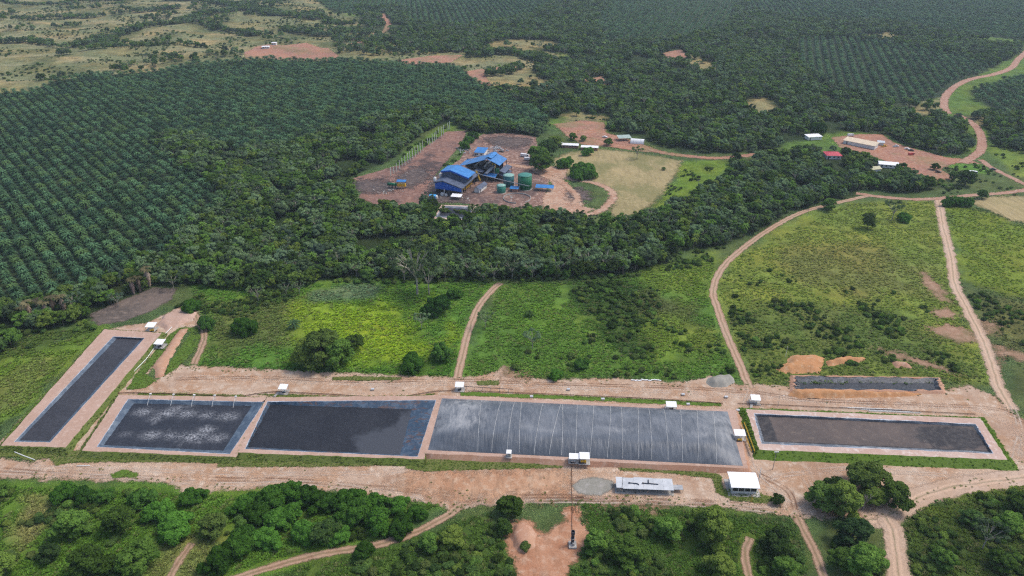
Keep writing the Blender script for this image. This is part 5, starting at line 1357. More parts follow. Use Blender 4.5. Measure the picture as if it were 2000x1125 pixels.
for p, k in zip(NO_TREE, NO_TREE_K): ok &= ~(inside(p, ft) & (RV.rand(len(ft)) < k))
gap = vnoise(ft[:, 0] / 22 + 31, ft[:, 1] / 22 + 3); ok &= gap > 0.20
ft = ft[ok]; ft = ft[np.argsort(ft[:, 1])]; vis = in_view(ft, -5)
idx = np.nonzero(vis)[0][:170]; rest = np.setdiff1d(np.arange(len(ft)), idx)
for j, i in enumerate(idx):
    x, y = ft[i]; k = RV.randint(6); s = RV.uniform(.55, 1.05); FT[k].place('forest_tree', size_word(s, .72, .88) + ['', '', ' bright green', ' very dark', ' broad green', ' greyish pale'][k] + ' fringe tree ' + beside(x, y), 'tree', (x, y, hz(x, y)), RV.uniform(0, 6.28), s, 'forest trees on the near fringe')
put('forest', 'dense broadleaf forest behind its near fringe', ft[rest], .6, 1.12, [p.joined for p in FT] + [FT[5].joined, WP[0].joined, FT[2].joined, OT[0].joined])

# ---- bushes and rough growth
def zone(poly_px, sp, thr, sc, seed):
    poly = W(poly_px); Q = jgrid(poly.min(0), poly.max(0), sp, RV, .5); Q = Q[inside(poly, Q)]
    return Q[vnoise(Q[:, 0] / sc + seed, Q[:, 1] / sc + seed * 1.7) > thr]
bs = [zone([(1105, 545), (1225, 540), (1285, 565), (1300, 620), (1275, 700), (1190, 700), (1190, 640), (1130, 590)], 3.2, .48, 9, 1), zone([(1280, 620), (1440, 690), (1450, 740), (1250, 742), (1000, 738), (990, 700)], 3.8, .64, 9, 2),
      zone([(1425, 590), (1560, 585), (1720, 595), (1860, 650), (1920, 740), (1850, 735), (1560, 700), (1480, 745), (1440, 690)], 3.2, .54, 12, 3), zone([(1440, 520), (1600, 540), (1760, 560), (1860, 640), (1560, 600), (1430, 590)], 4.5, .70, 10, 4),
      zone([(1860, 545), (1900, 560), (1960, 600), (2260, 640), (2260, 860), (2000, 800), (1960, 700), (1900, 600)], 3.8, .52, 12, 5), zone([(1300, 500), (1420, 480), (1390, 520), (1300, 530)], 3.2, .4, 9, 6),
      zone([(345, 565), (600, 555), (560, 590), (480, 620), (400, 620), (340, 600)], 3.0, .42, 9, 7), zone([(590, 548), (1000, 544), (1250, 535), (1250, 541), (1000, 551), (590, 556)], 2.6, .35, 7, 8), zone([(-260, 640), (170, 630), (190, 642), (60, 680), (-260, 720)], 3.0, .40, 9, 9),
      zone([(-320, 945), (300, 955), (480, 965), (760, 980), (850, 998), (780, 1045), (640, 1080), (420, 1270), (-320, 1270)], 2.9, .66, 8, 10), zone([(820, 1050), (980, 1005), (1000, 1060), (1030, 1270), (650, 1270), (700, 1090)], 2.7, .55, 8, 11),
      zone([(1130, 990), (1480, 1005), (1560, 1030), (1600, 1270), (1100, 1270), (1150, 1060)], 2.6, .52, 8, 12), zone([(1620, 1025), (1735, 1030), (1740, 1270), (1630, 1270)], 2.6, .48, 8, 13), zone([(1780, 1000), (1900, 965), (2260, 955), (2260, 1270), (1790, 1270), (1770, 1060)], 2.6, .47, 9, 14),
      zone([(1575, 960), (1640, 930), (1740, 945), (1755, 985), (1690, 1005), (1590, 1000)], 2.2, .25, 8, 15), zone([(1300, 340), (1400, 320), (1380, 345), (1300, 385)], 4.0, .6, 9, 16), zone([(690, 395), (850, 402), (1060, 415), (1090, 432), (880, 420), (690, 410)], 3.2, .4, 9, 17),
      zone([(1050, 430), (1300, 405), (1290, 440), (1080, 446)], 3.4, .55, 9, 18), zone([(1780, 310), (1920, 320), (2000, 345), (2000, 385), (1800, 378)], 5, .5, 12, 19), zone([(765, 332), (800, 288), (850, 258), (880, 246), (872, 268), (825, 298), (790, 330)], 3.2, .5, 8, 22), zone([(640, 330), (700, 335), (690, 395), (640, 390)], 4, .3, 9, 23), zone([(850, 330), (880, 318), (920, 280), (915, 300), (880, 340)], 3, .6, 7, 24), zone([(1060, 250), (1190, 222), (1190, 242), (1090, 242)], 4.5, .5, 9, 25),
      zone([(1920, 270), (2260, 280), (2260, 350), (1960, 330)], 6, .5, 14, 20)]
near_n = [len(b) for b in bs]
far = zone([(-400, 330), (-2500, -20), (760, -20), (1110, 100), (1060, 200), (900, 140), (640, 122), (480, 126), (200, 155), (0, 195)], 8.5, .63, 30, 21)
bs = np.vstack(bs); bs = bs[clear_of(bs, 1.0, 0.8) & in_view(bs, 280)]; bs = bs[np.argsort(bs[:, 1])]
hp = np.array([(a, b) for a, b, _ in hero_pts]); hr = np.array([c for _, _, c in hero_pts])
keep = np.ones(len(bs), bool)
for (a, b), c in zip(hp, hr): keep &= ((bs - (a, b)) ** 2).sum(1) > (0.6 * c) ** 2
bs = bs[keep]; vis = in_view(bs, -6); idx = np.nonzero(vis)[0][:200]; rest = np.setdiff1d(np.arange(len(bs)), idx)
for j, i in enumerate(idx):
    x, y = bs[i]; s = RV.uniform(.55, 1.35); k = RV.randint(4); BU[k].place('bush', size_word(s, .8, 1.1) + [' dark', ' olive', ' bright green', ' ragged olive'][k] + ' bush in the rough growth ' + beside(x, y), 'bush', (x, y, hz(x, y)), RV.uniform(0, 6.28), (s, s, s * RV.uniform(.7, 1.1)), 'bushes in the rough growth below the yard')
put('undergrowth', 'rough bushes over the paddocks and forest edges', bs[rest], .45, 1.25, [p.joined for p in BU] + [BU[1].joined, BU[3].joined])
far = far[in_view(far, 300) & clear_of(far, 1, 1)]
put('savanna_scrub', 'scattered scrub over the far savanna hills', far, .5, 1.5, [BU[1].joined, BU[3].joined, BU[0].joined])

# ---- grass tufts
gr = []
for pl, sp, thr in (([(376, 560), (960, 548), (893, 736), (380, 714)], 1.25, .25), ([(980, 552), (1390, 500), (1440, 745), (905, 735)], 1.25, .22), ([(1395, 560), (1440, 500), (1660, 397), (1830, 394), (1945, 750), (1470, 750)], 1.7, .25), ([(1840, 400), (2260, 440), (2260, 860), (1960, 700)], 1.9, .3),
                    ([(-320, 938), (860, 985), (640, 1085), (420, 1270), (-320, 1270)], 0.95, .2), ([(640, 1085), (960, 1000), (1030, 1270), (520, 1270)], 0.95, .2), ([(1140, 985), (1560, 1015), (1600, 1270), (1080, 1270)], 0.95, .2), ([(1765, 1000), (1850, 955), (2260, 940), (2260, 1270), (1790, 1270)], 0.95, .2),
                    ([(-320, 690), (190, 640), (0, 850), (-320, 880)], 1.1, .25)):
    poly = W(pl); Q = jgrid(poly.min(0), poly.max(0), sp, RV, .5); Q = Q[inside(poly, Q)]; gr.append(Q[vnoise(Q[:, 0] / 5, Q[:, 1] / 5) > thr])
gr = np.vstack(gr); gr = gr[in_view(gr, 200)]; gr = gr[clear_of(gr, 0.75, -0.4)]
sl = []; st = []
for lo_, li_, zt_, mm in SLOPES:
    if 'turf' not in mm: continue
    n_ = len(lo_); k = RV.randint(0, n_, 900); f = RV.rand(900)[:, None]; q_ = RV.uniform(0, .93, 900)[:, None]
    A_ = lo_[k] * (1 - f) + lo_[(k + 1) % n_] * f; B_ = li_[k] * (1 - f) + li_[(k + 1) % n_] * f
    sl.append(np.column_stack([A_ * (1 - q_) + B_ * q_, q_ * zt_])); st.append(np.tile(np.array((0.085, 0.145, 0.02) if 'bright' in mm else (0.11, 0.14, 0.035)), (900, 1)))
for pl, _, _ in VERGES:
    poly = W(pl); Q = jgrid(poly.min(0), poly.max(0), 0.9, RV, .5); Q = Q[inside(poly, Q)]; sl.append(np.column_stack([Q, np.full(len(Q), .12)])); st.append(np.tile(np.array((0.10, 0.145, 0.03)), (len(Q), 1)))
Q = jgrid(YARD.min(0), YARD.max(0), 1.6, RV, .5); sdy = sdist(YARD, Q); nz = vnoise(Q[:, 0] / 6, Q[:, 1] / 6)
Q = Q[(sdy > -1) & (sdy < 7 * nz ** 2 + 0.3) & (RV.rand(len(Q)) < .55) | (sdy > 0) & (nz > .86) & (RV.rand(len(Q)) < .25)]; sl.append(np.column_stack([Q, np.full(len(Q), .08)])); st.append(np.tile(np.array((0.115, 0.135, 0.04)), (len(Q), 1)))
sl = np.vstack(sl); st = np.vstack(st) * RV.uniform(1.0, 1.7, (len(sl), 1)); kk = np.ones(len(sl), bool)
for q4 in PADS: kk &= ~(inside(q4, sl[:, :2]) & (sl[:, 2] < .13))
kk &= in_view(sl[:, :2], 200); sl, st = sl[kk], st[kk]
scatter('verge_grass', 'short grass tufts on the verges, slopes and yard edges', sl, RV.uniform(.3, .75, len(sl)), RV.uniform(0, 6.28, len(sl)), TUFT, st)
gt = cover_at(gr) * RV.uniform(1.0, 1.75, (len(gr), 1)); dry = (RV.rand(len(gr)) < .12)[:, None]; gt = np.where(dry, gt * 0.5 + np.array((.16, .14, .07)) * .6, gt)
put('grass', 'rough green grass tufts over the paddocks', gr, .55, 1.5, TUFT, tint=gt)
print('palms', len(pp), 'trees', len(ft), 'bushes', len(bs), len(far), 'grass', len(gr))

# ------------------------------------------------------------------ palm oil mill
def P3(px, py, z=0.0):
    x, y = at(px, py); return (x, y, hz(x, y) + z)
YM = math.radians(-18.5)
mill = thing('palm_oil_mill', 'large palm oil mill of stepped blue sheet roofs with an open hall behind', 'factory', P3(851, 378), YM)
def prof_roof(name, prof, y0, y1, t, mat, par):
    """one sloping sheet per pair of profile points (x, z)"""
    out = []
    for (xa, za), (xb, zb) in zip(prof[:-1], prof[1:]):
        m = MB(); m.slab([(xa, y0, za), (xb, y0, zb), (xb, y1, zb), (xa, y1, za)], t); out.append(m.build(name, mat, par))
    return out
def wall_poly(pts, y, t=0.25):
    m = MB(); n = len(pts)
    m.add([(x, y, z) for x, z in pts] + [(x, y + t, z) for x, z in pts], [tuple(range(n)), tuple(range(2 * n - 1, n - 1, -1))] + [(i, i + n, (i + 1) % n + n, (i + 1) % n) for i in range(n)])
    return m
prof_roof('lower_roof', [(-0.8, 8.8), (6.5, 10.8), (22.0, 6.5)], -0.9, 36.0, 0.25, M['sooty_roof'], mill)
wall_poly([(0.0, 4.0), (21.0, 3.6), (21.0, 6.45), (6.5, 10.4), (0.0, 8.6)], -0.35).build('front_wall', M['blue_wall'], mill)
m = MB(); m.slab([(-0.85, -1.15, 9.0), (6.5, -1.15, 11.0), (6.5, -0.92, 11.0), (-0.85, -0.92, 9.0)], 0.55); m.slab([(6.5, -1.15, 11.0), (22.05, -1.15, 6.7), (22.05, -0.92, 6.7), (6.5, -0.92, 11.0)], 0.55); m.build('gable_trim', M['dark_steel'], mill)
for y in (0, 9, 18, 27, 35.4):
    for x, h in ((0.3, 8.4), (7.0, 10.2), (14.0, 8.3), (20.7, 6.4)): mc = MB(); mc.box((x, y, h / 2), (0.4, 0.4, h)); mc.build('column', M['dark_steel'], mill)
m = MB(); m.box((10.5, 33.0, 3.2), (19.5, 0.3, 6.2)); m.box((0.6, 16, 4.2), (0.25, 30, 8.0)); m.build('inner_wall', M['dark_open'], mill)  # painted near-black for the shade inside the open mill
R = random.Random(5)
for x, y, rr, hh, mt in ((5, 6, 1.3, 4.2, 'dark_steel'), (9, 8, 1.1, 3.4, 'rust'), (13, 5, 1.2, 3.8, 'dark_steel'), (17.5, 7, 1.4, 4.0, 'steel'), (17, 14, 1.6, 4.6, 'dark_steel'), (16, 22, 1.5, 4.0, 'rust'), (10, 20, 2, 5, 'dark_steel')):
    mv = MB(); mv.lathe([(rr, 0), (rr, hh * .8), (rr * .4, hh)], 14, (x, y)); mv.build('process_vessel', M[mt], mill)
m = MB(); m.tube([(18.9, 3, 3.0), (18.9, 30, 3.0)], .22); m.tube([(19.4, 6, 4.6), (19.4, 34, 4.6)], .16); m.box((19.0, 18, 1.6), (1.2, 16, .25)); m.build('pipe_rack', M['yellow'], mill)
for x in (8.2, 12.0): mb_ = MB(); mb_.lathe([(.55, 0), (.55, 4.6), (.3, 5.0)], 12, (x, -2.4)); mb_.build('flue', M['dark_steel' if x > 9 else 'steel'], mill)
mb_ = MB(); mb_.box((6.6, -2.6, 1.1), (2.2, 1.6, 2.2)); mb_.box((9.9, -2.9, .9), (1.6, 1.3, 1.8)); mb_.build('switch_cabinet', M['white_wall'], mill)
mb_ = MB(); mb_.lathe([(.9, 0), (.9, 1.7), (.4, 2.0)], 12, (15.5, -1.8)); mb_.build('compressor', M['car_red'], mill)
# raised roof
body = MB(); body.prism([(1.8, 11.2), (21.2, 11.2), (21.2, 22.2), (1.8, 22.2)], 7.5, 11.0); body.build('upper_wall', M['dark_steel'], mill)
wall_poly([(1.2, 8.8), (21.2, 7.2), (21.2, 12.0), (8.6, 15.3), (1.2, 14.1)], 10.7).build('upper_front_wall', M['sooty_roof'], mill)
prof_roof('upper_roof', [(0.6, 14.4), (8.6, 15.9), (23.0, 11.4)], 9.6, 23.6, 0.22, M['blue_roof_bright'], mill)
m = MB(); m.slab([(0.55, 9.30, 14.5), (8.6, 9.30, 16.0), (8.6, 9.58, 16.0), (0.55, 9.58, 14.5)], 1.2); m.slab([(8.6, 9.30, 16.0), (23.05, 9.30, 11.5), (23.05, 9.58, 11.5), (8.6, 9.58, 16.0)], 1.2); m.build('upper_trim', M['blue_wall'], mill)
# back hall
H2 = [(1.8, 8.6), (8.2, 10.4), (26.5, 16.8), (36.5, 12.6)]
prof_roof('hall_roof', H2, 41.0, 59.0, 0.22, M['blue_roof'], mill)
m = MB(); m.slab([(8.05, 40.9, 10.65), (8.35, 40.9, 10.75), (8.35, 59.1, 10.75), (8.05, 59.1, 10.65)], .12); m.build('ridge_flashing', M['steel'], mill)
m = MB(); m.slab([(23.2, 43.0, 16.9), (26.5, 43.0, 18.0), (26.5, 57.5, 18.0), (23.2, 57.5, 16.9)], .2); m.slab([(26.5, 43.0, 18.0), (29.0, 43.0, 17.0), (29.0, 57.5, 17.0), (26.5, 57.5, 18.0)], .2); m.build('ridge_vent', M['blue_roof_bright'], mill)
for y in (41.6, 58.4):
    for x in (2.4, 8.2, 14.3, 20.4, 26.5, 31.4, 36.0):
        h = float(np.interp(x, [p[0] for p in H2], [p[1] for p in H2])) - .2; mc = MB(); mc.box((x, y, h / 2), (0.4, 0.4, h)); mc.build('column', M['dark_steel'], mill)
for z in (4.6, 8.4): m = MB(); m.box((17.5 if z > 5 else 22, 50, z), (22 if z > 5 else 26, 15.5, .3)); m.build('hall_floor', M['dark_steel'], mill)
m = MB(); m.box((18, 58.0, 5.0), (31, .25, 9.6)); m.build('hall_back_wall', M['sooty_roof'], mill)
for i, x in enumerate((11, 15, 19, 23)): mv = MB(); mv.tube([(x, 44, 9.6), (x, 56, 9.6)], .9, 12); mv.build('steriliser', M['steel' if i % 2 else 'dark_steel'], mill)
mv = MB(); mv.lathe([(1.7, 8.6), (1.7, 11.0), (.6, 12.6)], 14, (29.5, 47)); mv.build('oil_tank', M['yellow'], mill)
mv = MB(); mv.lathe([(2.0, 4.8), (2.0, 8.2)], 14, (32, 46)); mv.build('green_vessel', M['green_tank'], mill)
m = MB(); m.slab([(24.0, 36.4, 4.6), (34.5, 36.4, 4.2), (34.5, 41.5, 5.4), (24.0, 41.5, 5.6)], .2); m.build('canopy', M['blue_roof'], mill)
m = MB(); m.slab([(36.4, 40.5, 8.6), (41.0, 40.5, 7.2), (41.0, 58.0, 7.2), (36.4, 58.0, 8.6)], .2); m.build('lean_to_roof', M['sooty_roof'], mill)
m = MB(); m.slab([(36.8, 39.5, 5.6), (41.8, 39.5, 4.4), (41.8, 55.0, 4.4), (36.8, 55.0, 5.6)], .2); m.build('lean_to_roof', M['sooty_roof'], mill)
for x, y, h in ((40.8, 40.8, 7.1), (40.8, 49, 7.1), (40.8, 57.6, 7.1), (24.3, 36.8, 4.4), (34.2, 36.8, 4.1)): mc = MB(); mc.box((x, y, h / 2), (.25, .25, h)); mc.build('column', M['dark_steel'], mill)
m = MB(); m.box((30, 45, 2.1), (11, 8, 4.2)); m.build('machine_room', M['dark_open'], mill)  # shade under the hall is put into this near-black colour
m = MB(); m.slab([(25.0, 38.0, 6.2), (27.2, 38.0, 6.2), (31.6, 45.0, 11.2), (29.4, 45.0, 11.2)], .7); m.build('bunch_chute', M['steel'], mill)
m = MB(); m.slab([(19.0, 34.0, 9.0), (20.4, 34.0, 9.0), (25.0, 30.0, 3.0), (23.6, 30.0, 3.0)], .5); m.build('conveyor', M['yellow'], mill)
m = MB(); m.slab([(17.0, 36.2, 8.2), (24.0, 36.2, 7.4), (24.0, 41.4, 7.4), (17.0, 41.4, 8.2)], .2); m.build('link_roof', M['sooty_roof'], mill)
for x, y, z in ((-1.9, 4, 0), (-1.6, 14, 0)):
    mv = MB(); mv.lathe([(.4, z), (.4, 7.0), (1.15, 8.6), (1.15, 10.6), (.5, 11.4)], 12, (x, y)); mv.build('cyclone', M['white_wall'], mill)
m = MB(); m.tube([(20.5, 33, 7.5), (26, 30.5, 7.2), (46, 27, 6.0), (66, 23.5, 5.2)], .28, 6)
for x, y, h in ((30, 29.8, 7), (46, 27, 6), (58, 24.9, 5.5)): m.tube([(x, y, 0), (x, y, h)], .14, 5)
m.build('pipe_bridge', M['steel'], mill)

def tank(name, label, px, py, r, h, mat, topm, rise):
    t = thing(name, label, 'tank', P3(px, py))
    m = MB(); m.lathe([(r, 0), (r, h)], 40); m.build('shell', M[mat], t, True)
    m = MB(); m.lathe([(r + .12, h + .02), (r + .12, h + .14), (r * .5, h + rise * .62), (.4, h + rise)], 40); m.build('roof', M[topm], t, True)
    for z in (h * .34, h * .67):
        m = MB(); m.lathe([(r + .04, z), (r + .10, z + .06), (r + .04, z + .12)], 40); m.build('hoop', M[mat], t)
    m = MB(); m.lathe([(r + .5, -.2), (r + .5, .22)], 32); m.build('base_slab', M['concrete'], t)
    m = MB()
    for s in (-.25, .25): m.tube([(-r * .75 + s, -r * .75, 0), (-r * .75 + s, -r * .75, h)], .05, 4)
    for i in range(int(h / .6)): m.box((-r * .75, -r * .75, .4 + i * .6), (.5, .05, .05))
    m.build('ladder', M['steel'], t)
tank('storage_tank', 'largest round tank, deep green with a green roof', 1025, 368.5, 5.25, 10.8, 'green_tank', 'tank_top_green', .5)
tank('storage_tank', 'middle sized teal round tank with a chalky pale roof', 993.5, 363.5, 4.15, 8.6, 'teal_tank', 'tank_top', .6)
tank('storage_tank', 'smallest mint green round tank with a pointed pale roof', 979, 375.5, 3.35, 5.4, 'mint_tank', 'tank_top', .9)

def roofed(name, label, cat, px, py, yaw, L, Wd, h, rise, roof, wall, over=.6, windows=0, style='gable', door=True, open_sides=False, zbase=0.0, group=None):
    """local x along L from the front corner, y away from the camera"""
    t = thing(name, label, cat, P3(px, py, zbase), math.radians(yaw), group)
    if not open_sides:
        m = MB()
        if style == 'gable':
            o = [(0, 0), (0, h), (Wd / 2, h + rise), (Wd, h), (Wd, 0)]
            V = [(x, a, b) for x in (0, L) for a, b in o]; n = 5
            m.add(V, [(0, 1, 2, 3, 4), (9, 8, 7, 6, 5)] + [(i, (i + 1) % n + 0, (i + 1) % n + n, i + n) for i in range(n)][:0] + [(0, 5, 6, 1), (4, 3, 8, 9), (0, 4, 9, 5)])
        else: m.box((L / 2, Wd / 2, h / 2), (L, Wd, h))
        m.build('wall', M[wall], t)
    else:
        n = max(2, int(L / 4) + 1)
        for i in range(n):
            for y in (.2, Wd - .2): m = MB(); m.box((.2 + (L - .4) * i / (n - 1), y, h / 2), (.16, .16, h)); m.build('post', M['steel'], t)
    m = MB(); o = over
    if style == 'gable':
        k = rise / (Wd / 2)
        m.slab([(-o, -o, h - o * k + .12), (L + o, -o, h - o * k + .12), (L + o, Wd / 2, h + rise + .12), (-o, Wd / 2, h + rise + .12)], .12)
        m.slab([(-o, Wd / 2, h + rise + .121), (L + o, Wd / 2, h + rise + .121), (L + o, Wd + o, h - o * k + .121), (-o, Wd + o, h - o * k + .121)], .12)
    elif style == 'shed':
        m.slab([(-o, -o, h + .12), (L + o, -o, h + .12), (L + o, Wd + o, h + rise + .12), (-o, Wd + o, h + rise + .12)], .14)
    elif style == 'hip':
        a = [(-o, -o, h + .1), (L + o, -o, h + .1), (L + o, Wd + o, h + .1), (-o, Wd + o, h + .1)]; b = [(Wd * .45, Wd / 2, h + rise), (L - Wd * .45, Wd / 2, h + rise)]
        m.add(a + b, [(0, 1, 5, 4), (1, 2, 5), (2, 3, 4, 5), (3, 0, 4), (3, 2, 1, 0)])
    m.build('roof', M[roof], t)
    for i in range(windows):
        m = MB(); m.box((L * (i + .7) / (windows + .4), -.02, h * .58), (min(1.4, L / (windows + 2)), .1, h * .36)); m.build('window', M['glass'], t)
    if door and not open_sides: m = MB(); m.box((L * .12, -.03, h * .4), (.95, .12, h * .8)); m.build('door', M['dark_steel'], t)
    return t
roofed('workshop_house', 'white walled house with a bright blue roof behind the mill', 'house', 927, 305, -14, 8.4, 11, 3.4, 1.2, 'blue_roof_bright', 'white_wall', windows=2, style='shed')
roofed('pump_house', 'small white house with a slate blue gable roof beside the mill', 'house', 936.5, 377.5, 66, 12.5, 4.4, 3.2, 1.5, 'sooty_roof', 'white_wall', windows=0)
roofed('tank_shelter', 'small blue flat roof on reddish block walls between the tanks', 'shed', 997, 375, -10, 5.4, 4.0, 2.6, .5, 'blue_roof_bright', 'brick_red', style='shed')
roofed('long_shelter', 'long narrow light blue roof beside the largest green tank', 'shed', 1047, 373, -9, 12.6, 4.4, 2.8, .7, 'blue_roof_bright', 'white_wall', style='shed', open_sides=True)
roofed('white_canopy', 'low white sheet canopy in front of the blue mill wall', 'shed', 882, 390, -12, 6.6, 4.2, 2.4, .5, 'white_sheet', 'white_wall', style='shed', open_sides=True)
c = roofed('blue_container', 'bright light blue container at the near corner of the mill', 'container', 838, 389, -6, 5.0, 3.0, 2.4, .25, 'cyan', 'cyan', style='shed', over=.05)
m = MB(); m.box((5.5, 1.4, 1.2), (.9, 2.6, 2.2)); m.build('end_panel', M['white_wall'], c)
roofed('white_barrack', 'first long white roofed barrack beside the tall dense trees', 'barrack', 1097.5, 289, -9, 14.2, 5.6, 2.6, .7, 'white_sheet', 'brick_red', windows=5)
roofed('white_barrack', 'second long white roofed barrack at the end towards the orange road', 'barrack', 1135.5, 293, -9, 14.2, 5.6, 2.6, .7, 'white_sheet', 'brick_red', windows=5)
roofed('white_hut', 'little tilted white roofed hut beside the first long white barrack', 'hut', 1078, 288, 35, 4.0, 4.0, 2.6, .9, 'white_sheet', 'white_wall', style='shed')
roofed('grey_hut', 'pale grey flat hut between the little hut and the first barrack', 'hut', 1087, 285, -5, 4.6, 4.0, 2.4, .4, 'grey_sheet', 'white_wall', style='shed')
roofed('carport', 'long pale green carport beside the white tent hall', 'carport', 1209, 277, 8, 11, 7, 2.8, .9, 'green_roof', 'white_wall', style='shed', open_sides=True)
t = thing('tent_hall', 'white arched tent hall with a dark open end', 'tent', P3(1231, 281), math.radians(-14))
n = 12; arc = [(3.3 - 3.3 * math.cos(math.pi * i / n), 3.9 * math.sin(math.pi * i / n)) for i in range(n + 1)]
m = MB(); m.add([(x, y, z) for x in (0, 12) for y, z in arc], [(i, i + n + 1, i + n + 2, i + 1) for i in range(n)] + [tuple(range(n + 1))]); m.build('canopy', M['white_sheet'], t, False)
m = MB(); m.add([(11.6, y * .97 + .1, z * .97) for y, z in arc], [tuple(range(n, -1, -1))]); m.build('opening_shade', M['dark_open'], t)  # near-black sheet paints the shade inside the open end
for x in (0, 3, 6, 9, 12.0): m = MB(); m.tube([(x, y * 1.02 - .06, z * 1.02 + .02) for y, z in arc], .1, 5); m.build('rib', M['white_wall'], t)
a_, b_ = np.array(at(1648, 273.5, 3.3)), np.array(at(1709, 285.5, 3.3)); pa_ = to_px(np.array([[a_[0], a_[1], 0.0]]))[0]
roofed('long_workshop', 'very long tan corrugated roof in the compound yard', 'shed', pa_[0], pa_[1], math.degrees(math.atan2(b_[1] - a_[1], b_[0] - a_[0])), float(np.linalg.norm(b_ - a_)), 8.5, 3.2, 1.4, 'tan_roof', 'white_wall', windows=0, style='shed')
roofed('tin_hut', 'small grey tin hut at the far end of the long tan roof', 'hut', 1714, 283, -20, 5, 4, 2.6, .5, 'grey_sheet', 'white_wall', style='shed')
roofed('tin_hut', 'small white hut among the trees of the compound edge', 'hut', 1664, 338, -10, 3, 3, 2.6, .4, 'white_sheet', 'white_wall', style='shed')
roofed('red_roofed_house', 'white house with a red hipped roof among dark trees', 'house', 1614, 311, -6, 12.0, 11.0, 3.2, 2.0, 'red_roof', 'white_wall', windows=3, style='hip')
roofed('red_roofed_hut', 'small red roof almost hidden among dark trees', 'hut', 1580, 325, -6, 6.0, 5.0, 2.6, 1.0, 'red_roof', 'brick_red', style='hip')
roofed('white_shed', 'white and pale grey shed roof between dark compound trees', 'shed', 1716, 327, -16, 14.5, 8.5, 3.0, 1.2, 'white_sheet', 'white_wall', windows=4)
roofed('cream_shed', 'small cream roofed shed beside the white compound shed', 'shed', 1701, 337, 14, 9, 6.5, 2.6, 1.2, 'cream_roof', 'white_wall')
roofed('white_store', 'white store with two flat roof sheets behind the compound trees', 'store', 1579, 274, 10, 13, 7, 3.0, .6, 'white_sheet', 'white_wall', style='shed')
roofed('field_cabin', 'white cabin on the far reddish clearing, the larger of two', 'cabin', 513, 101, 10, 10.5, 4.5, 3.0, .4, 'white_sheet', 'white_wall', style='shed', windows=3)
roofed('field_cabin', 'white cabin on the far reddish clearing, the smaller of two', 'cabin', 532, 96, -6, 7, 4, 3.0, .4, 'white_sheet', 'white_wall', style='shed', windows=2)

t = thing('tanker_wagon', 'green horizontal tank on dark legs beside the row of posts', 'tank', P3(757, 367), math.radians(-8))
m = MB(); m.tube([(0, 1, 3.0), (7.0, 1, 3.0)], 1.15, 16); m.build('drum', M['green_tank'], t, True)
for x in (1, 3.5, 6): m = MB(); m.box((x, 1, .95), (.3, 1.8, 1.9)); m.build('leg', M['dark_steel'], t)
t = thing('yellow_hopper', 'yellow hopper under a small blue roof beside the green tank', 'hopper', P3(776, 368.5), math.radians(-8))
m = MB(); m.box((3.2, 1.2, 2.9), (6.4, 2.4, 2.0)); m.build('bin', M['yellow'], t)
m = MB(); m.slab([(-.3, -.4, 5.9), (6.8, -.4, 5.9), (6.8, 3.2, 6.4), (-.3, 3.2, 6.4)], .15); m.build('roof', M['blue_roof_bright'], t)
for x in (.2, 6.2):
    for y in (.2, 2.4): m = MB(); m.box((x, y, 2.9), (.2, .2, 5.8)); m.build('leg', M['dark_steel'], t)

# row of pale posts
for i, (x, yb, yt) in enumerate([(505, 700, 620), (535, 680, 610), (560, 660, 585), (592, 640, 555), (615, 605, 535), (642, 602, 515), (668, 580, 490), (690, 560, 470), (715, 538, 445), (740, 520, 430), (765, 500, 415), (788, 482, 390), (812, 465, 372), (858, 410, 345), (880, 415, 350), (902, 398, 305), (925, 378, 295), (940, 360, 280), (962, 300, 245), (990, 330, 240), (1010, 310, 225), (1052, 272, 205), (1068, 265, 190)]):
    px, py, h = 660 + x / 4.89, 200 + yb / 4.89, (yb - yt) / 4.89 / (ppm(200 + yb / 4.89) * .94)
    t = thing('marker_post', 'tall pale bare post in the row along the dark dirt strip', 'post', P3(px, py), 0, 'posts in a row along the dirt strip')
    lean = random.Random(i).uniform(-.25, .25)
    m = MB(); m.tube([(0, 0, -.3), (lean * .5, 0, h * .5), (lean, 0, h)], [.34, .32, .28], 6); m.build('shaft', M['post_green'], t)
    m = MB(); m.lathe([(.34, -.1), (.30, .25)], 8); m.build('footing', M['concrete'], t)

def pole(px, py, h, label, arm=None, r=.14, mat='pole_wood', name='utility_pole', cat='pole', z=0.0):
    t = thing(name, label, cat, P3(px, py, z)); m = MB(); m.tube([(0, 0, -.3), (0, 0, h)], [r, r * .7], 6); m.build('shaft', M[mat], t)
    if arm == 'cross': m = MB(); m.box((0, 0, h - .6), (2.0, .14, .14)); m.build('crossarm', M[mat], t); m = MB(); [m.lathe([(.07, h - .5), (.07, h - .25)], 6, (x, 0)) for x in (-.85, 0.3, .85)]; m.build('insulator', M['white_wall'], t)
    if arm == 'lamp': m = MB(); m.tube([(0, 0, h - .1), (.9, 0, h + .25), (1.5, 0, h + .2)], .05, 5); m.build('arm', M['steel'], t); m = MB(); m.box((1.6, 0, h + .17), (.6, .25, .14)); m.build('lamp_head', M['white_wall'], t)
    if arm == 'flood': m = MB(); m.box((0, 0, h), (1.6, .1, .1)); m.build('crossarm', M['steel'], t); [MB().box((x, -.1, h + .2), (.5, .25, .35)).build('lamp_head', M['white_wall'], t) for x in (-.6, 0, .6)]
    return t
pole(1214, 961, 8.0, 'thin bare pole at the near end of the long grey shed', None, .09)
pole(1509, 917, 8.5, 'floodlight pole beside the small round bush on the yard', 'flood')
pole(1519, 794, 5.6, 'slim lamp pole on the yard behind the crusted lagoon', 'lamp', .08, 'steel', 'lamp_post', 'lamp post')
pole(1362, 373, 9, 'wooden power pole in the bright green strip by the tan field', 'cross')
pole(1360, 318, 9, 'wooden power pole beside the orange road', 'cross')
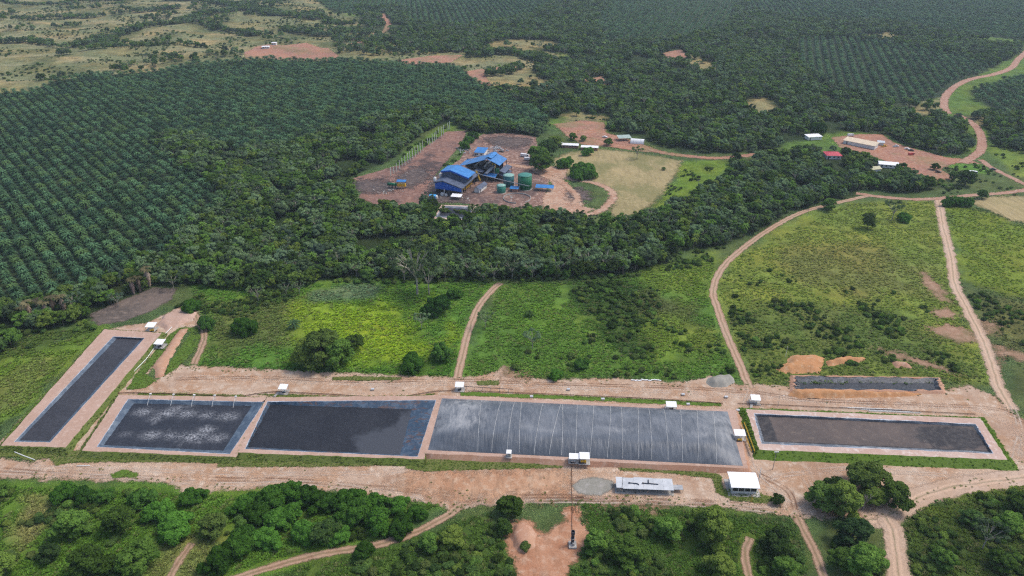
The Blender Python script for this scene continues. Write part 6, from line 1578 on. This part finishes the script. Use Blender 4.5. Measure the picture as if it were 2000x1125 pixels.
pole(1690, 260, 11, 'tall pole rising out of the trees above the tan roof', 'cross')
pole(1576, 424, 6, 'thin pole beside the curving track in the olive paddock', None, .1)
pole(1534, 697, 6, 'pale leaning pole beside the tall orange heap', None, .1, 'pvc')
pole(838.5, 380, 8.5, 'lamp pole beside the light blue container', 'lamp', .12, 'steel', 'lamp_post', 'lamp post')
pole(899, 303, 5, 'stout pale post in the grass strip behind the mill', None, .25, 'pvc', 'gate_post', 'post')
pole(926, 281, 7.5, 'thin pole near the bright blue roofed house', 'cross', .1)
pole(966, 354, 12.5, 'tall steel mast at the open corner of the mill hall', None, .16, 'steel', 'mast', 'mast')
pole(1238, 427, 7, 'thin pole at the near tip of the tan field', None, .09, 'pvc')
pole(792, 352, 6, 'thin pole behind the yellow hopper', 'lamp', .09, 'steel', 'lamp_post', 'lamp post')
pole(1307, 436, 7, 'dark thin pole among the forest belt palms', 'cross', .1)

# ------------------------------------------------------------------ shelters of the lagoon site
def shelter(px, py, w, d, h, yaw, label, z=0.0, rail=None, roof='white_sheet', tilt=.55, wall=False):
    """(px, py) is the middle of the floor"""
    x, y = at(px, py, z); t = thing('pump_shelter', label, 'shelter', (x, y, z), math.radians(yaw))
    m = MB(); m.slab([(-w / 2, -d / 2, h), (w / 2, -d / 2, h), (w / 2, d / 2, h + tilt), (-w / 2, d / 2, h + tilt)], .1); m.build('roof', M[roof], t)
    for a in (-1, 1):
        for b in (-1, 1): m = MB(); hh = h - .12 + (tilt * .9 if b > 0 else 0.05); m.box((a * (w / 2 - .25), b * (d / 2 - .25), hh / 2), (.12, .12, hh)); m.build('post', M['steel'], t)
    m = MB(); m.box((0, 0, .06), (w + .5, d + .5, .14)); m.build('floor_slab', M['concrete'], t)
    if wall: m = MB(); m.box((0, .1, (h - .3) / 2 + .13), (w - .9, d - .9, h - .3)); m.build('wall', M['white_wall'], t); m = MB(); m.box((.2, -(d - .9) / 2 + .05, 1.0), (.8, .12, 1.8)); m.build('door', M['steel'], t)
    if rail:
        m = MB()
        for zz in (.5, 1.0): m.tube([(w / 2 + .3, -d / 2 - .3, zz), (w / 2 + 2.4, -d / 2 - .3, zz)], .05, 4)
        for k in range(3): m.tube([(w / 2 + .4 + k, -d / 2 - .3, 0), (w / 2 + .4 + k, -d / 2 - .3, 1.0)], .05, 4)
        m.build('railing', M[rail], t)
    return t
def pump(px, py, yaw, label, mat, z=0.0, s=1.0):
    x, y = at(px, py, z); t = thing('pump', label, 'pump', (x, y, z), math.radians(yaw)); t.scale = (s, s, s)
    m = MB(); m.box((0, 0, .12), (1.7, .8, .24)); m.build('skid', M['dark_steel'], t)
    m = MB(); m.tube([(-.75, 0, .62), (.15, 0, .62)], .34, 10); m.build('motor', M[mat], t); m = MB(); m.lathe([(.36, .3), (.46, .55), (.36, .9), (.16, 1.2)], 12, (.5, 0)); m.build('casing', M[mat], t)
    m = MB(); m.tube([(.5, 0, 1.1), (.5, 0, 1.5), (.9, .5, 1.6)], .12, 6); m.build('outlet_pipe', M['steel'], t)
Z7 = ZT
shelter(297, 643, 4.6, 4.0, 2.4, -4, 'white roofed shelter over a yellow pump at the far end of the narrow lagoon', 1.5)
pump(297, 647, 20, 'yellow pump under the shelter at the far end of the narrow lagoon', 'yellow', 1.5, 1.2)
shelter(314, 676, 4.4, 4.0, 2.3, -6, 'white roofed shelter straddling the pipe beside the narrow lagoon', .6, 'steel')
pump(312, 678, 60, 'dark pump under the shelter beside the narrow lagoon', 'dark_steel', .7, 1.0)
shelter(555, 766, 3.8, 3.2, 2.8, -4, 'white roofed shelter behind the still dark lagoon', .2, 'dark_steel', wall=False)
pump(555, 767, 10, 'grey pump under the shelter behind the still dark lagoon', 'steel', .3, .9)
shelter(898, 761, 3.9, 3.2, 2.6, -4, 'white roofed shelter at the foot of the straight pale track', .2, 'dark_steel')
pump(898, 762, 10, 'dark pump under the shelter at the foot of the straight track', 'dark_steel', .3, .9)
shelter(1310, 799, 4.4, 3.2, 2.4, -4, 'white roofed shelter on the back edge of the grey cover', ZT, 'steel')
pump(1311, 801, 0, 'reddish pump under the shelter on the back edge of the grey cover', 'rust', ZT + .1, 1.0)
shelter(1474, 786, 4.0, 3.4, 2.4, -6, 'white roofed shelter at the near end of the bright turf strip', .2, 'dark_steel')
pump(1475, 789, 0, 'grey pump under the shelter by the bright turf strip', 'steel', .3, .9)
shelter(1443, 855, 4.4, 3.4, 2.4, -4, 'white roofed shelter by the yellow rail between cover and crusted lagoon', ZT, None)
pump(1444, 861, 0, 'yellow pump under the shelter by the yellow rail', 'yellow', ZT + .1, 1.1)
shelter(994, 891, 2.0, 2.0, 2.2, -4, 'tiny white booth at the front edge of the grey cover', ZT + .02, None, tilt=.2, wall=True)
shelter(1121, 900, 3.9, 2.9, 2.2, -3, 'lower white roofed shelter of the pair in front of the grey cover', ZT + .02, None, tilt=.35)
shelter(1141, 901, 3.9, 3.5, 2.7, -3, 'taller white roofed shelter of the pair with yellow blowers beneath', ZT + .02, None, tilt=.35)
pump(1139, 904, 0, 'yellow blower under the taller shelter of the pair', 'yellow', ZT + .12, 1.3)
pump(1119, 903, 0, 'grey blower under the lower shelter of the pair', 'steel', ZT + .12, 1.1)

# white arched building
x, y = at(1449, 953); t = thing('control_building', 'white arched roof building with dark glazed front on a concrete slab', 'building', (x, y, 0), math.radians(-3))
w, d = 9.4, 6.6
n = 10; arc = [(-d / 2 - .5 + (d + 1.0) * i / n, 3.3 + 1.15 * math.sin(math.pi * (.08 + .62 * i / n)) ) for i in range(n + 1)]
m = MB(); m.add([(xx, a, b) for xx in (-w / 2 - .5, w / 2 + .5) for a, b in arc] + [(xx, a, b - .14) for xx in (-w / 2 - .5, w / 2 + .5) for a, b in arc],
    [(i, i + n + 1, i + n + 2, i + 1) for i in range(n)] + [(i + 2 * n + 2, i + 2 * n + 3, i + 3 * n + 4, i + 3 * n + 3) for i in range(n)] + [(0, 2 * n + 2, 3 * n + 3, n + 1), (n, 2 * n + 1, 4 * n + 3, 3 * n + 2)] + [(i, i + 1, i + 2 * n + 3, i + 2 * n + 2) for i in range(n)] + [(i + n + 1, i + 3 * n + 3, i + 3 * n + 4, i + n + 2) for i in range(n)])
m.build('roof', M['white_sheet'], t)
m = MB(); m.box((0, 0, 1.7), (w - .6, d - .6, 3.1)); m.build('wall', M['white_wall'], t)
for k in range(4): wn_ = MB().box((-w / 2 + 1.4 + k * 2.2, -d / 2 + .28, 2.0), (1.9, .1, 1.5)).build('window', M['glass'], t); MB().box((-w / 2 + 1.4 + k * 2.2, -d / 2 + .24, 1.2), (2.0, .14, .1)).build('sill', M['white_wall'], wn_)
MB().box((w / 2 - .28, .6, 1.2), (.1, 1.1, 2.1)).build('door', M['steel'], t)
MB().box((0, -.2, .08), (w + 2.2, d + 2.4, .18)).build('floor_slab', M['concrete'], t)
pole(1480.5, 944, 7.5, 'white mast with a dark base beside the white arched building', None, .16, 'pvc', 'mast', 'mast')
for q, xx in enumerate((1465.5, 1468)):
    pole(xx, 981, 4.0, ['yellow post in front of the white arched building, the one with a sign plate', 'plain yellowish post in front of the white arched building'][q], None, .08, 'yellow', 'sign_post', 'post')

# long grey shed
x, y = at(1203, 961); L = 20.8; t = thing('grey_shed', 'long low shed with pale grey sheets and dark pipes lying on its roof', 'shed', (x, y, 0), math.radians(-3))
for k, (a, b, off) in enumerate(((0, 2.4, 0), (2.4, 6.6, -.25), (6.6, 10.0, .15), (10.0, 13.6, .05), (13.6, 17.2, -.15), (17.2, 20.8, 0))):
    m = MB(); m.slab([(a + .02, -.7 + (.35 if k == 0 else 0), 2.5), (b - .02, -.7 + (.35 if k == 0 else 0), 2.5), (b - .02, 4.8 + off, 3.0), (a + .02, 4.8 + off, 3.0)], .08); m.build('roof_panel', M['grey_sheet'], t)
MB().box((L / 2, 4.2, 1.4), (L - .6, .2, 2.8)).build('back_wall', M['white_wall'], t)
MB().box((1.4, .35, 1.2), (2.4, .2, 2.4)).build('front_wall', M['concrete'], t)
for k in range(8): MB().box((.3 + k * 2.88, .0, 1.2), (.14, .14, 2.4)).build('post', M['pole_wood'], t)
for k in range(4): MB().box((3.8 + k * 4.4, 2.4, .6), (3.0, 1.6, 1.1)).build('work_bench', M['concrete'], t)
MB().box((L / 2, 1.9, .05), (L + .6, 5.4, .12)).build('floor_slab', M['concrete'], t)
for lb, p0, p1, p2 in (('short dark pipe lying on the long grey shed roof', (4.8, 1.9, 2.98), (7.6, 1.7, 2.97), (8.3, 1.2, 2.92)), ('long dark pipe lying on the long grey shed roof', (9.8, 2.0, 2.98), (12.6, 1.9, 2.98), (15.4, 1.7, 2.96))):
    q = thing('dark_pipe', lb, 'pipe', (x, y, 0), math.radians(-3)); MB().tube([p0, p1, p2], .17, 6).build('barrel', M['dark_steel'], q); MB().box((p0[0], p0[1], p0[2] + .02), (.5, .5, .3)).build('flange', M['dark_steel'], q)
    if p2[0] > 10: MB().tube([(11.9, 1.9, 3.0), (11.9, 3.6, 3.15)], .2, 6).build('branch', M['dark_steel'], q)
x, y = at(1315, 962); t = thing('pipe_rack', 'grey post and rail rack at the end of the long grey shed', 'rack', (x, y, 0), math.radians(-3))
for a in (0, 1.7, 3.4):
    for b in (0, 2.4): MB().box((a, b, .9), (.12, .12, 1.8)).build('post', M['steel'], t)
MB().box((1.7, 1.2, 1.5), (3.6, 2.5, .08)).build('shelf', M['steel'], t)

# flare stack, gas line
x, y = at(1118, 1064); t = thing('flare_stack', 'short dark flare stack on a pale concrete block in the bare clearing', 'flare stack', (x, y, 0))
MB().box((0, -.4, .35), (2.6, 3.0, .8)).build('base_block', M['concrete'], t)
MB().lathe([(.55, .7), (.55, 4.8), (.66, 4.85), (.66, 6.3), (.5, 6.3), (.5, 5.0)], 18).build('stack', M['dark_steel'], t, False)
MB().box((.2, -1.0, 1.3), (.7, .5, 1.0)).build('control_box', M['steel'], t)
MB().lathe([(.70, 3.0), (.74, 3.1), (.70, 3.2)], 18).build('collar', M['steel'], t)

def pipeline(name, label, px_pts, r, mat, z=.35, cat='pipe', supports=6.0, zs=None):
    zs = zs or [z] * len(px_pts)
    P = [(*at(a, b), zz) for (a, b), zz in zip(px_pts, zs)]; o = Vector(P[0]); o.z = 0
    t = thing(name, label, cat, o)
    MB().tube([Vector(p) - o for p in P], r, 7).build('barrel', M[mat], t)
    if supports:
        m = MB()
        for a, b in zip(P[:-1], P[1:]):
            a, b = Vector(a) - o, Vector(b) - o; k = max(1, int((b - a).length / supports))
            for i in range(k): p = a.lerp(b, (i + .5) / k); m.box((p.x, p.y, p.z / 2), (.18, .18, p.z))
        m.build('support', M['concrete'], t)
    return t
pipeline('gas_pipe', 'thin rusty gas pipe running down the bank to the flare stack', [(1117, 908), (1116, 945), (1118, 985), (1117, 1020), (1118, 1052)], .10, 'rust', .3)
pipeline('effluent_pipe', 'pale pipe running along the inner side of the narrow lagoon', [(342, 634), (322, 655), (304, 678), (285, 704), (222, 768), (142, 862)], .17, 'pvc', .5)
pipeline('effluent_pipe', 'brown pipe behind the foam flecked and the still dark lagoons', [(222, 770), (245, 768), (330, 770), (470, 776), (500, 770), (540, 766), (640, 771), (770, 779), (850, 765), (885, 764)], .15, 'rust', .45)
pipeline('effluent_pipe', 'brown pipe between the yard and the bright strip behind the cover', [(915, 765), (1002, 768), (1150, 774), (1300, 781), (1412, 789)], .14, 'rust', .45)
pipeline('raised_pipe', 'dark raised pipe on posts behind the grey cover', [(903, 760), (950, 763), (1002, 766)], .14, 'dark_steel', 1.6, supports=3.5)
pipeline('effluent_pipe', 'brown pipe along the back verge of the crusted lagoon', [(1440, 789), (1500, 791), (1640, 798), (1780, 804), (1905, 810)], .13, 'rust', .45)
pipeline('white_pipe', 'long bent white pipe lying on the grass near the narrow lagoon', [(-40, 876), (0, 877), (20, 880), (44, 890), (68, 899)], .20, 'pvc', .25, supports=0)
pipeline('white_pipe', 'short straight white pipe lying on the lower yard', [(150, 911), (176, 910)], .18, 'pvc', .25, supports=0)
for i in range(7):
    pipeline('spare_pipe', 'thin pale pipe lying in the stack behind the crusted lagoon', [(1640 + 9 * i + (i % 3) * 6, 795.5 + i * 1.35), (1742 + 9 * i + (i % 2) * 12, 799.5 + i * 1.35)], .10, 'pvc', .2, supports=0)['group'] = 'spare pipes stacked behind the crusted lagoon'
for i, (x, y) in enumerate([(296, 778), (341, 779), (381, 780), (421, 781), (462, 783)]):
    X, Y = at(x, y, ZT); t = thing('aerator', ['aerator post nearest the narrow lagoon on the foam flecked lagoon', 'second aerator post from the narrow lagoon on the lagoon edge', 'middle aerator post of five on the foam flecked lagoon', 'fourth aerator post counted from the narrow lagoon', 'aerator post nearest the blue liner slope'][i], 'aerator', (X, Y, ZT))
    MB().tube([(0, 0, 0), (0, 0, 2.3)], .09, 6).build('post', M['pvc'], t); MB().box((.1, 0, 2.4), (.9, .6, .35)).build('motor_box', M['white_wall'], t)
    MB().tube([(0, 0, 2.2), (-.3, -1.6, 1.0), (-.6, -3.4, -1.2)], .09, 6).build('hose', M['pvc'], t)
for lb, x, y in (('pale inspection box alone on the yard behind the still dark lagoon', 728, 762), ('pale inspection box behind the middle of the grey cover', 1110, 762), ('pale inspection box on the yard above the cover shelter', 1334, 772), ('pale inspection box at the foot of the curving track', 1418, 777), ('bluish inspection box on the back edge of the cover by the dusty end', 1038, 782),
                 ('bluish inspection box on the back edge of the cover near its middle', 1177, 787), ('bluish inspection box on the back edge next to the cover shelter', 1343, 797), ('stone coloured box at the corner of the bright turf strip', 1441, 803), ('bluish box beside the shelter by the yellow rail', 1436, 832)):
    t = thing('inspection_box', lb, 'box', (*at(x, y), 0)); zz = ZT if 'cover by' in lb or 'cover near' in lb or 'next to' in lb else 0.1
    t.location.z = zz; MB().box((0, 0, .3), (1.3, 1.0, .6)).build('body', M['concrete'], t); MB().box((0, 0, .65), (1.4, 1.1, .1)).build('lid', M['grey_sheet'], t)
# yellow rail
A, B = Vector((*at(1447, 828, ZT), ZT)), Vector((*at(1467, 884, ZT), ZT)); t = thing('safety_rail', 'yellow safety rail along the trench between cover and crusted lagoon', 'railing', A)
for off in (0, 1.3):
    m = MB(); o = Vector((off, 0, 0))
    for zz in (.55, 1.05): m.tube([o + Vector((0, 0, zz)), B - A + o + Vector((0, 0, zz))], .07, 5)
    m.build('rail', M['yellow'], t)
    for k in range(9): p = (B - A) * (k / 8) + o; MB().box((p.x, p.y, .55), (.12, .12, 1.1)).build('post', M['yellow'], t)
MB().slab([(.25, 0, .04), (1.05, 0, .04), (1.05 + (B - A).x, (B - A).y, .04), (.25 + (B - A).x, (B - A).y, .04)], .03).build('trench_bottom', M['dark_open'], t)
# small footbridges
for lb, x, y, rz in (('narrow concrete footbridge by the shelter beside the narrow lagoon', 290, 674, .5), ('small concrete footbridge by the end of the narrow lagoon', 134, 842, .3), ('small footbridge to the bright turf strip beside a black drain', 1467, 796, 1.2), ('pale footbridge behind the still dark lagoon', 540, 772, 1.3)):
    t = thing('footbridge', lb, 'bridge', (*at(x, y), .3), rz); MB().box((0, 0, .15), (3.4, 1.0, .2)).build('deck', M['concrete'], t); MB().box((-1.5, 0, -.1), (.3, 1.0, .4)).build('footing', M['concrete'], t)
# white scraps by the scrub
t = thing('white_sheeting', 'crumpled white sheeting at the paddock edge above the yard', 'sheeting', (*at(1262, 743), .1))
m = MB(); R = random.Random(9)
for k in range(9): m.box((-6 + k * 1.5, R.uniform(-.4, .4), .15), (1.6, .5, .25), R.uniform(-.4, .4))
m.build('folds', M['white_sheet'], t)

# ------------------------------------------------------------------ ring wall, scrap, vehicles
x, y = at(1010, 388); t = thing('ring_wall', 'overgrown circular low wall in front of the green tanks', 'wall', (x, y, 0))
m = MB()
for k in range(36):
    if 26 < k < 31: continue
    a = 2 * math.pi * k / 36; m.box((10 * math.cos(a), 10 * math.sin(a), .45), (.3, 1.85, .9), a)
m.build('kerb', M['concrete'], t)
R = random.Random(17); m = MB()
for cx, cy, n_ in ((912, 294, 26), (966, 291, 40), (984, 296, 14), (958, 299, 16), (905, 300, 8)):
    X, Y = at(cx, cy)
    for k in range(n_):
        s = R.uniform(.4, 1.6); m.box((X + R.gauss(0, 3.2), Y + R.gauss(0, 3.0), s * .3), (s, R.uniform(.4, 1.8), s * .7), R.uniform(0, 3))
o = m.build('scrap_rubble', M['steel']); tag(o, 'grey scrap heaps round the bright blue roofed house', kind='stuff')
m = MB()
for cx, cy, n_ in ((1000, 385, 8), (880, 383, 10), (905, 388, 8), (760, 372, 12), (740, 378, 8)):
    X, Y = at(cx, cy)
    for k in range(n_): s = R.uniform(.3, 1.0); m.box((X + R.gauss(0, 5), Y + R.gauss(0, 3), s * .3), (s, R.uniform(.4, 1.6), s * .6), R.uniform(0, 3))
tag(m.build('mill_rubble', M['concrete']), 'small pale rubble strewn round the mill yard', kind='stuff')

def vehicle(name, label, cat, px, py, yaw, mat, kind='car', s=1.0, group=None):
    t = thing(name, label, cat, P3(px, py, .15), math.radians(yaw), group); t.scale = (s, s, s)
    L = {'car': 4.5, 'pickup': 5.2, 'truck': 7.5}[kind]; w = {'car': .88, 'pickup': .92, 'truck': 1.2}[kind]
    side = {'car': [(0, .35), (L, .35), (L, .85), (L * .78, .95), (L * .22, .98), (0, .9)], 'pickup': [(0, .45), (L, .45), (L, 1.0), (L * .75, 1.08), (0, 1.08)], 'truck': [(0, .6), (L, .6), (L, 1.3), (0, 1.3)]}[kind]
    def ext(o, w): n = len(o); return [(a, -w, b) for a, b in o] + [(a, w, b) for a, b in o], [tuple(range(n)), tuple(range(2 * n - 1, n - 1, -1))] + [(i, i + n, (i + 1) % n + n, (i + 1) % n) for i in range(n)]
    MB().add(*ext(side, w)).build('body', M[mat], t)
    cab = {'car': [(L * .2, .96), (L * .76, .93), (L * .64, 1.45), (L * .3, 1.48)], 'pickup': [(L * .36, 1.06), (L * .76, 1.06), (L * .68, 1.72), (L * .42, 1.74)], 'truck': [(L * .72, 1.28), (L * .99, 1.28), (L * .96, 2.5), (L * .73, 2.55)]}[kind]
    MB().add(*ext(cab, w * .9)).build('cabin', M[mat], t)
    for sd in (-1, 1):
        c0 = [((a - cab[0][0]) * .8 + cab[0][0] + .2, (b - cab[0][1]) * .7 + cab[0][1] + .08) for a, b in cab]; MB().add([(a, sd * w * .91, b) for a, b in c0] + [(a, sd * (w * .91 + .02), b) for a, b in c0], [(0, 1, 2, 3), (7, 6, 5, 4)]).build('side_window', M['glass'], t)
        for xx in (L * .2, L * .8):
            wh = MB().tube([(xx, sd * (w - .12), .34), (xx, sd * (w + .06), .34)], .34 if kind != 'truck' else .5, 12).build('wheel', M['tyre'], t); MB().tube([(xx, sd * (w + .062), .34), (xx, sd * (w + .08), .34)], .18, 8).build('rim', M['steel'], wh)
    if kind == 'truck': MB().box((L * .34, 0, 2.0), (L * .66, w * 1.98, 1.4)).build('cargo_box', M[mat], t)
    if kind == 'pickup': MB().box((L * .18, 0, 1.12), (L * .32, w * 1.5, .06)).build('bed_floor', M['dark_steel'], t)
vehicle('parked_car', 'white car parked beside dark trees on the orange clearing', 'car', 1177, 269, -25, 'car_white')
vehicle('parked_pickup', 'white pickup on the compound yard facing the long tan roof', 'pickup', 1744, 287, 5, 'car_white', 'pickup')
vehicle('parked_car', 'pale car under the dark trees by the compound yard', 'car', 1766, 291, -35, 'car_white')
vehicle('parked_car', 'dark car next to the pale car under compound trees', 'car', 1774, 294, -30, 'car_dark')
vehicle('parked_truck', 'small red and white truck on the compound yard', 'truck', 1774, 303, 10, 'car_red', 'truck', .7)
vehicle('parked_car', 'dark car on the grass beside the wide reddish road', 'car', 1933, 331, -25, 'car_dark')
vehicle('parked_truck', 'white box truck behind the flat tree at the compound edge', 'truck', 1888, 340, -8, 'car_white', 'truck')
vehicle('parked_truck', 'first white truck beside the tall trees on the red mill yard', 'truck', 1017, 306, -20, 'car_white', 'truck')
vehicle('parked_truck', 'second white truck closer under the tall trees on the mill yard', 'truck', 1024, 313, -12, 'car_white', 'truck', .9)
vehicle('yellow_tractor', 'yellow tractor at the end of the long tan roof', 'tractor', 1722, 287, 20, 'yellow', 'pickup')
vehicle('parked_car', 'grey car lost among scrap beside the bright blue roofed house', 'car', 975, 297, -20, 'car_dark')
vehicle('parked_car', 'dark car in the compound yard beside the small thin tree', 'car', 1826, 337, -20, 'car_dark')
vehicle('parked_truck', 'pale truck under trees behind the compound trees', 'truck', 1655, 266, 4, 'car_white', 'truck', .8)

# ------------------------------------------------------------------ air
if HAZE_DENSITY > 0:
    t = NT('haze'); v = t.n('ShaderNodeVolumePrincipled'); v.inputs['Color'].default_value = (0.72, 0.86, 1.0, 1); v.inputs['Density'].default_value = HAZE_DENSITY; v.inputs['Anisotropy'].default_value = 0.2
    t.l(v.outputs[0], t.out.inputs['Volume'])
    m = MB(); m.box((0, 0, 97), (48000, 20000, 206)); o = m.build('haze', t.m); tag(o, 'thin pale air over the whole scene', kind='stuff')
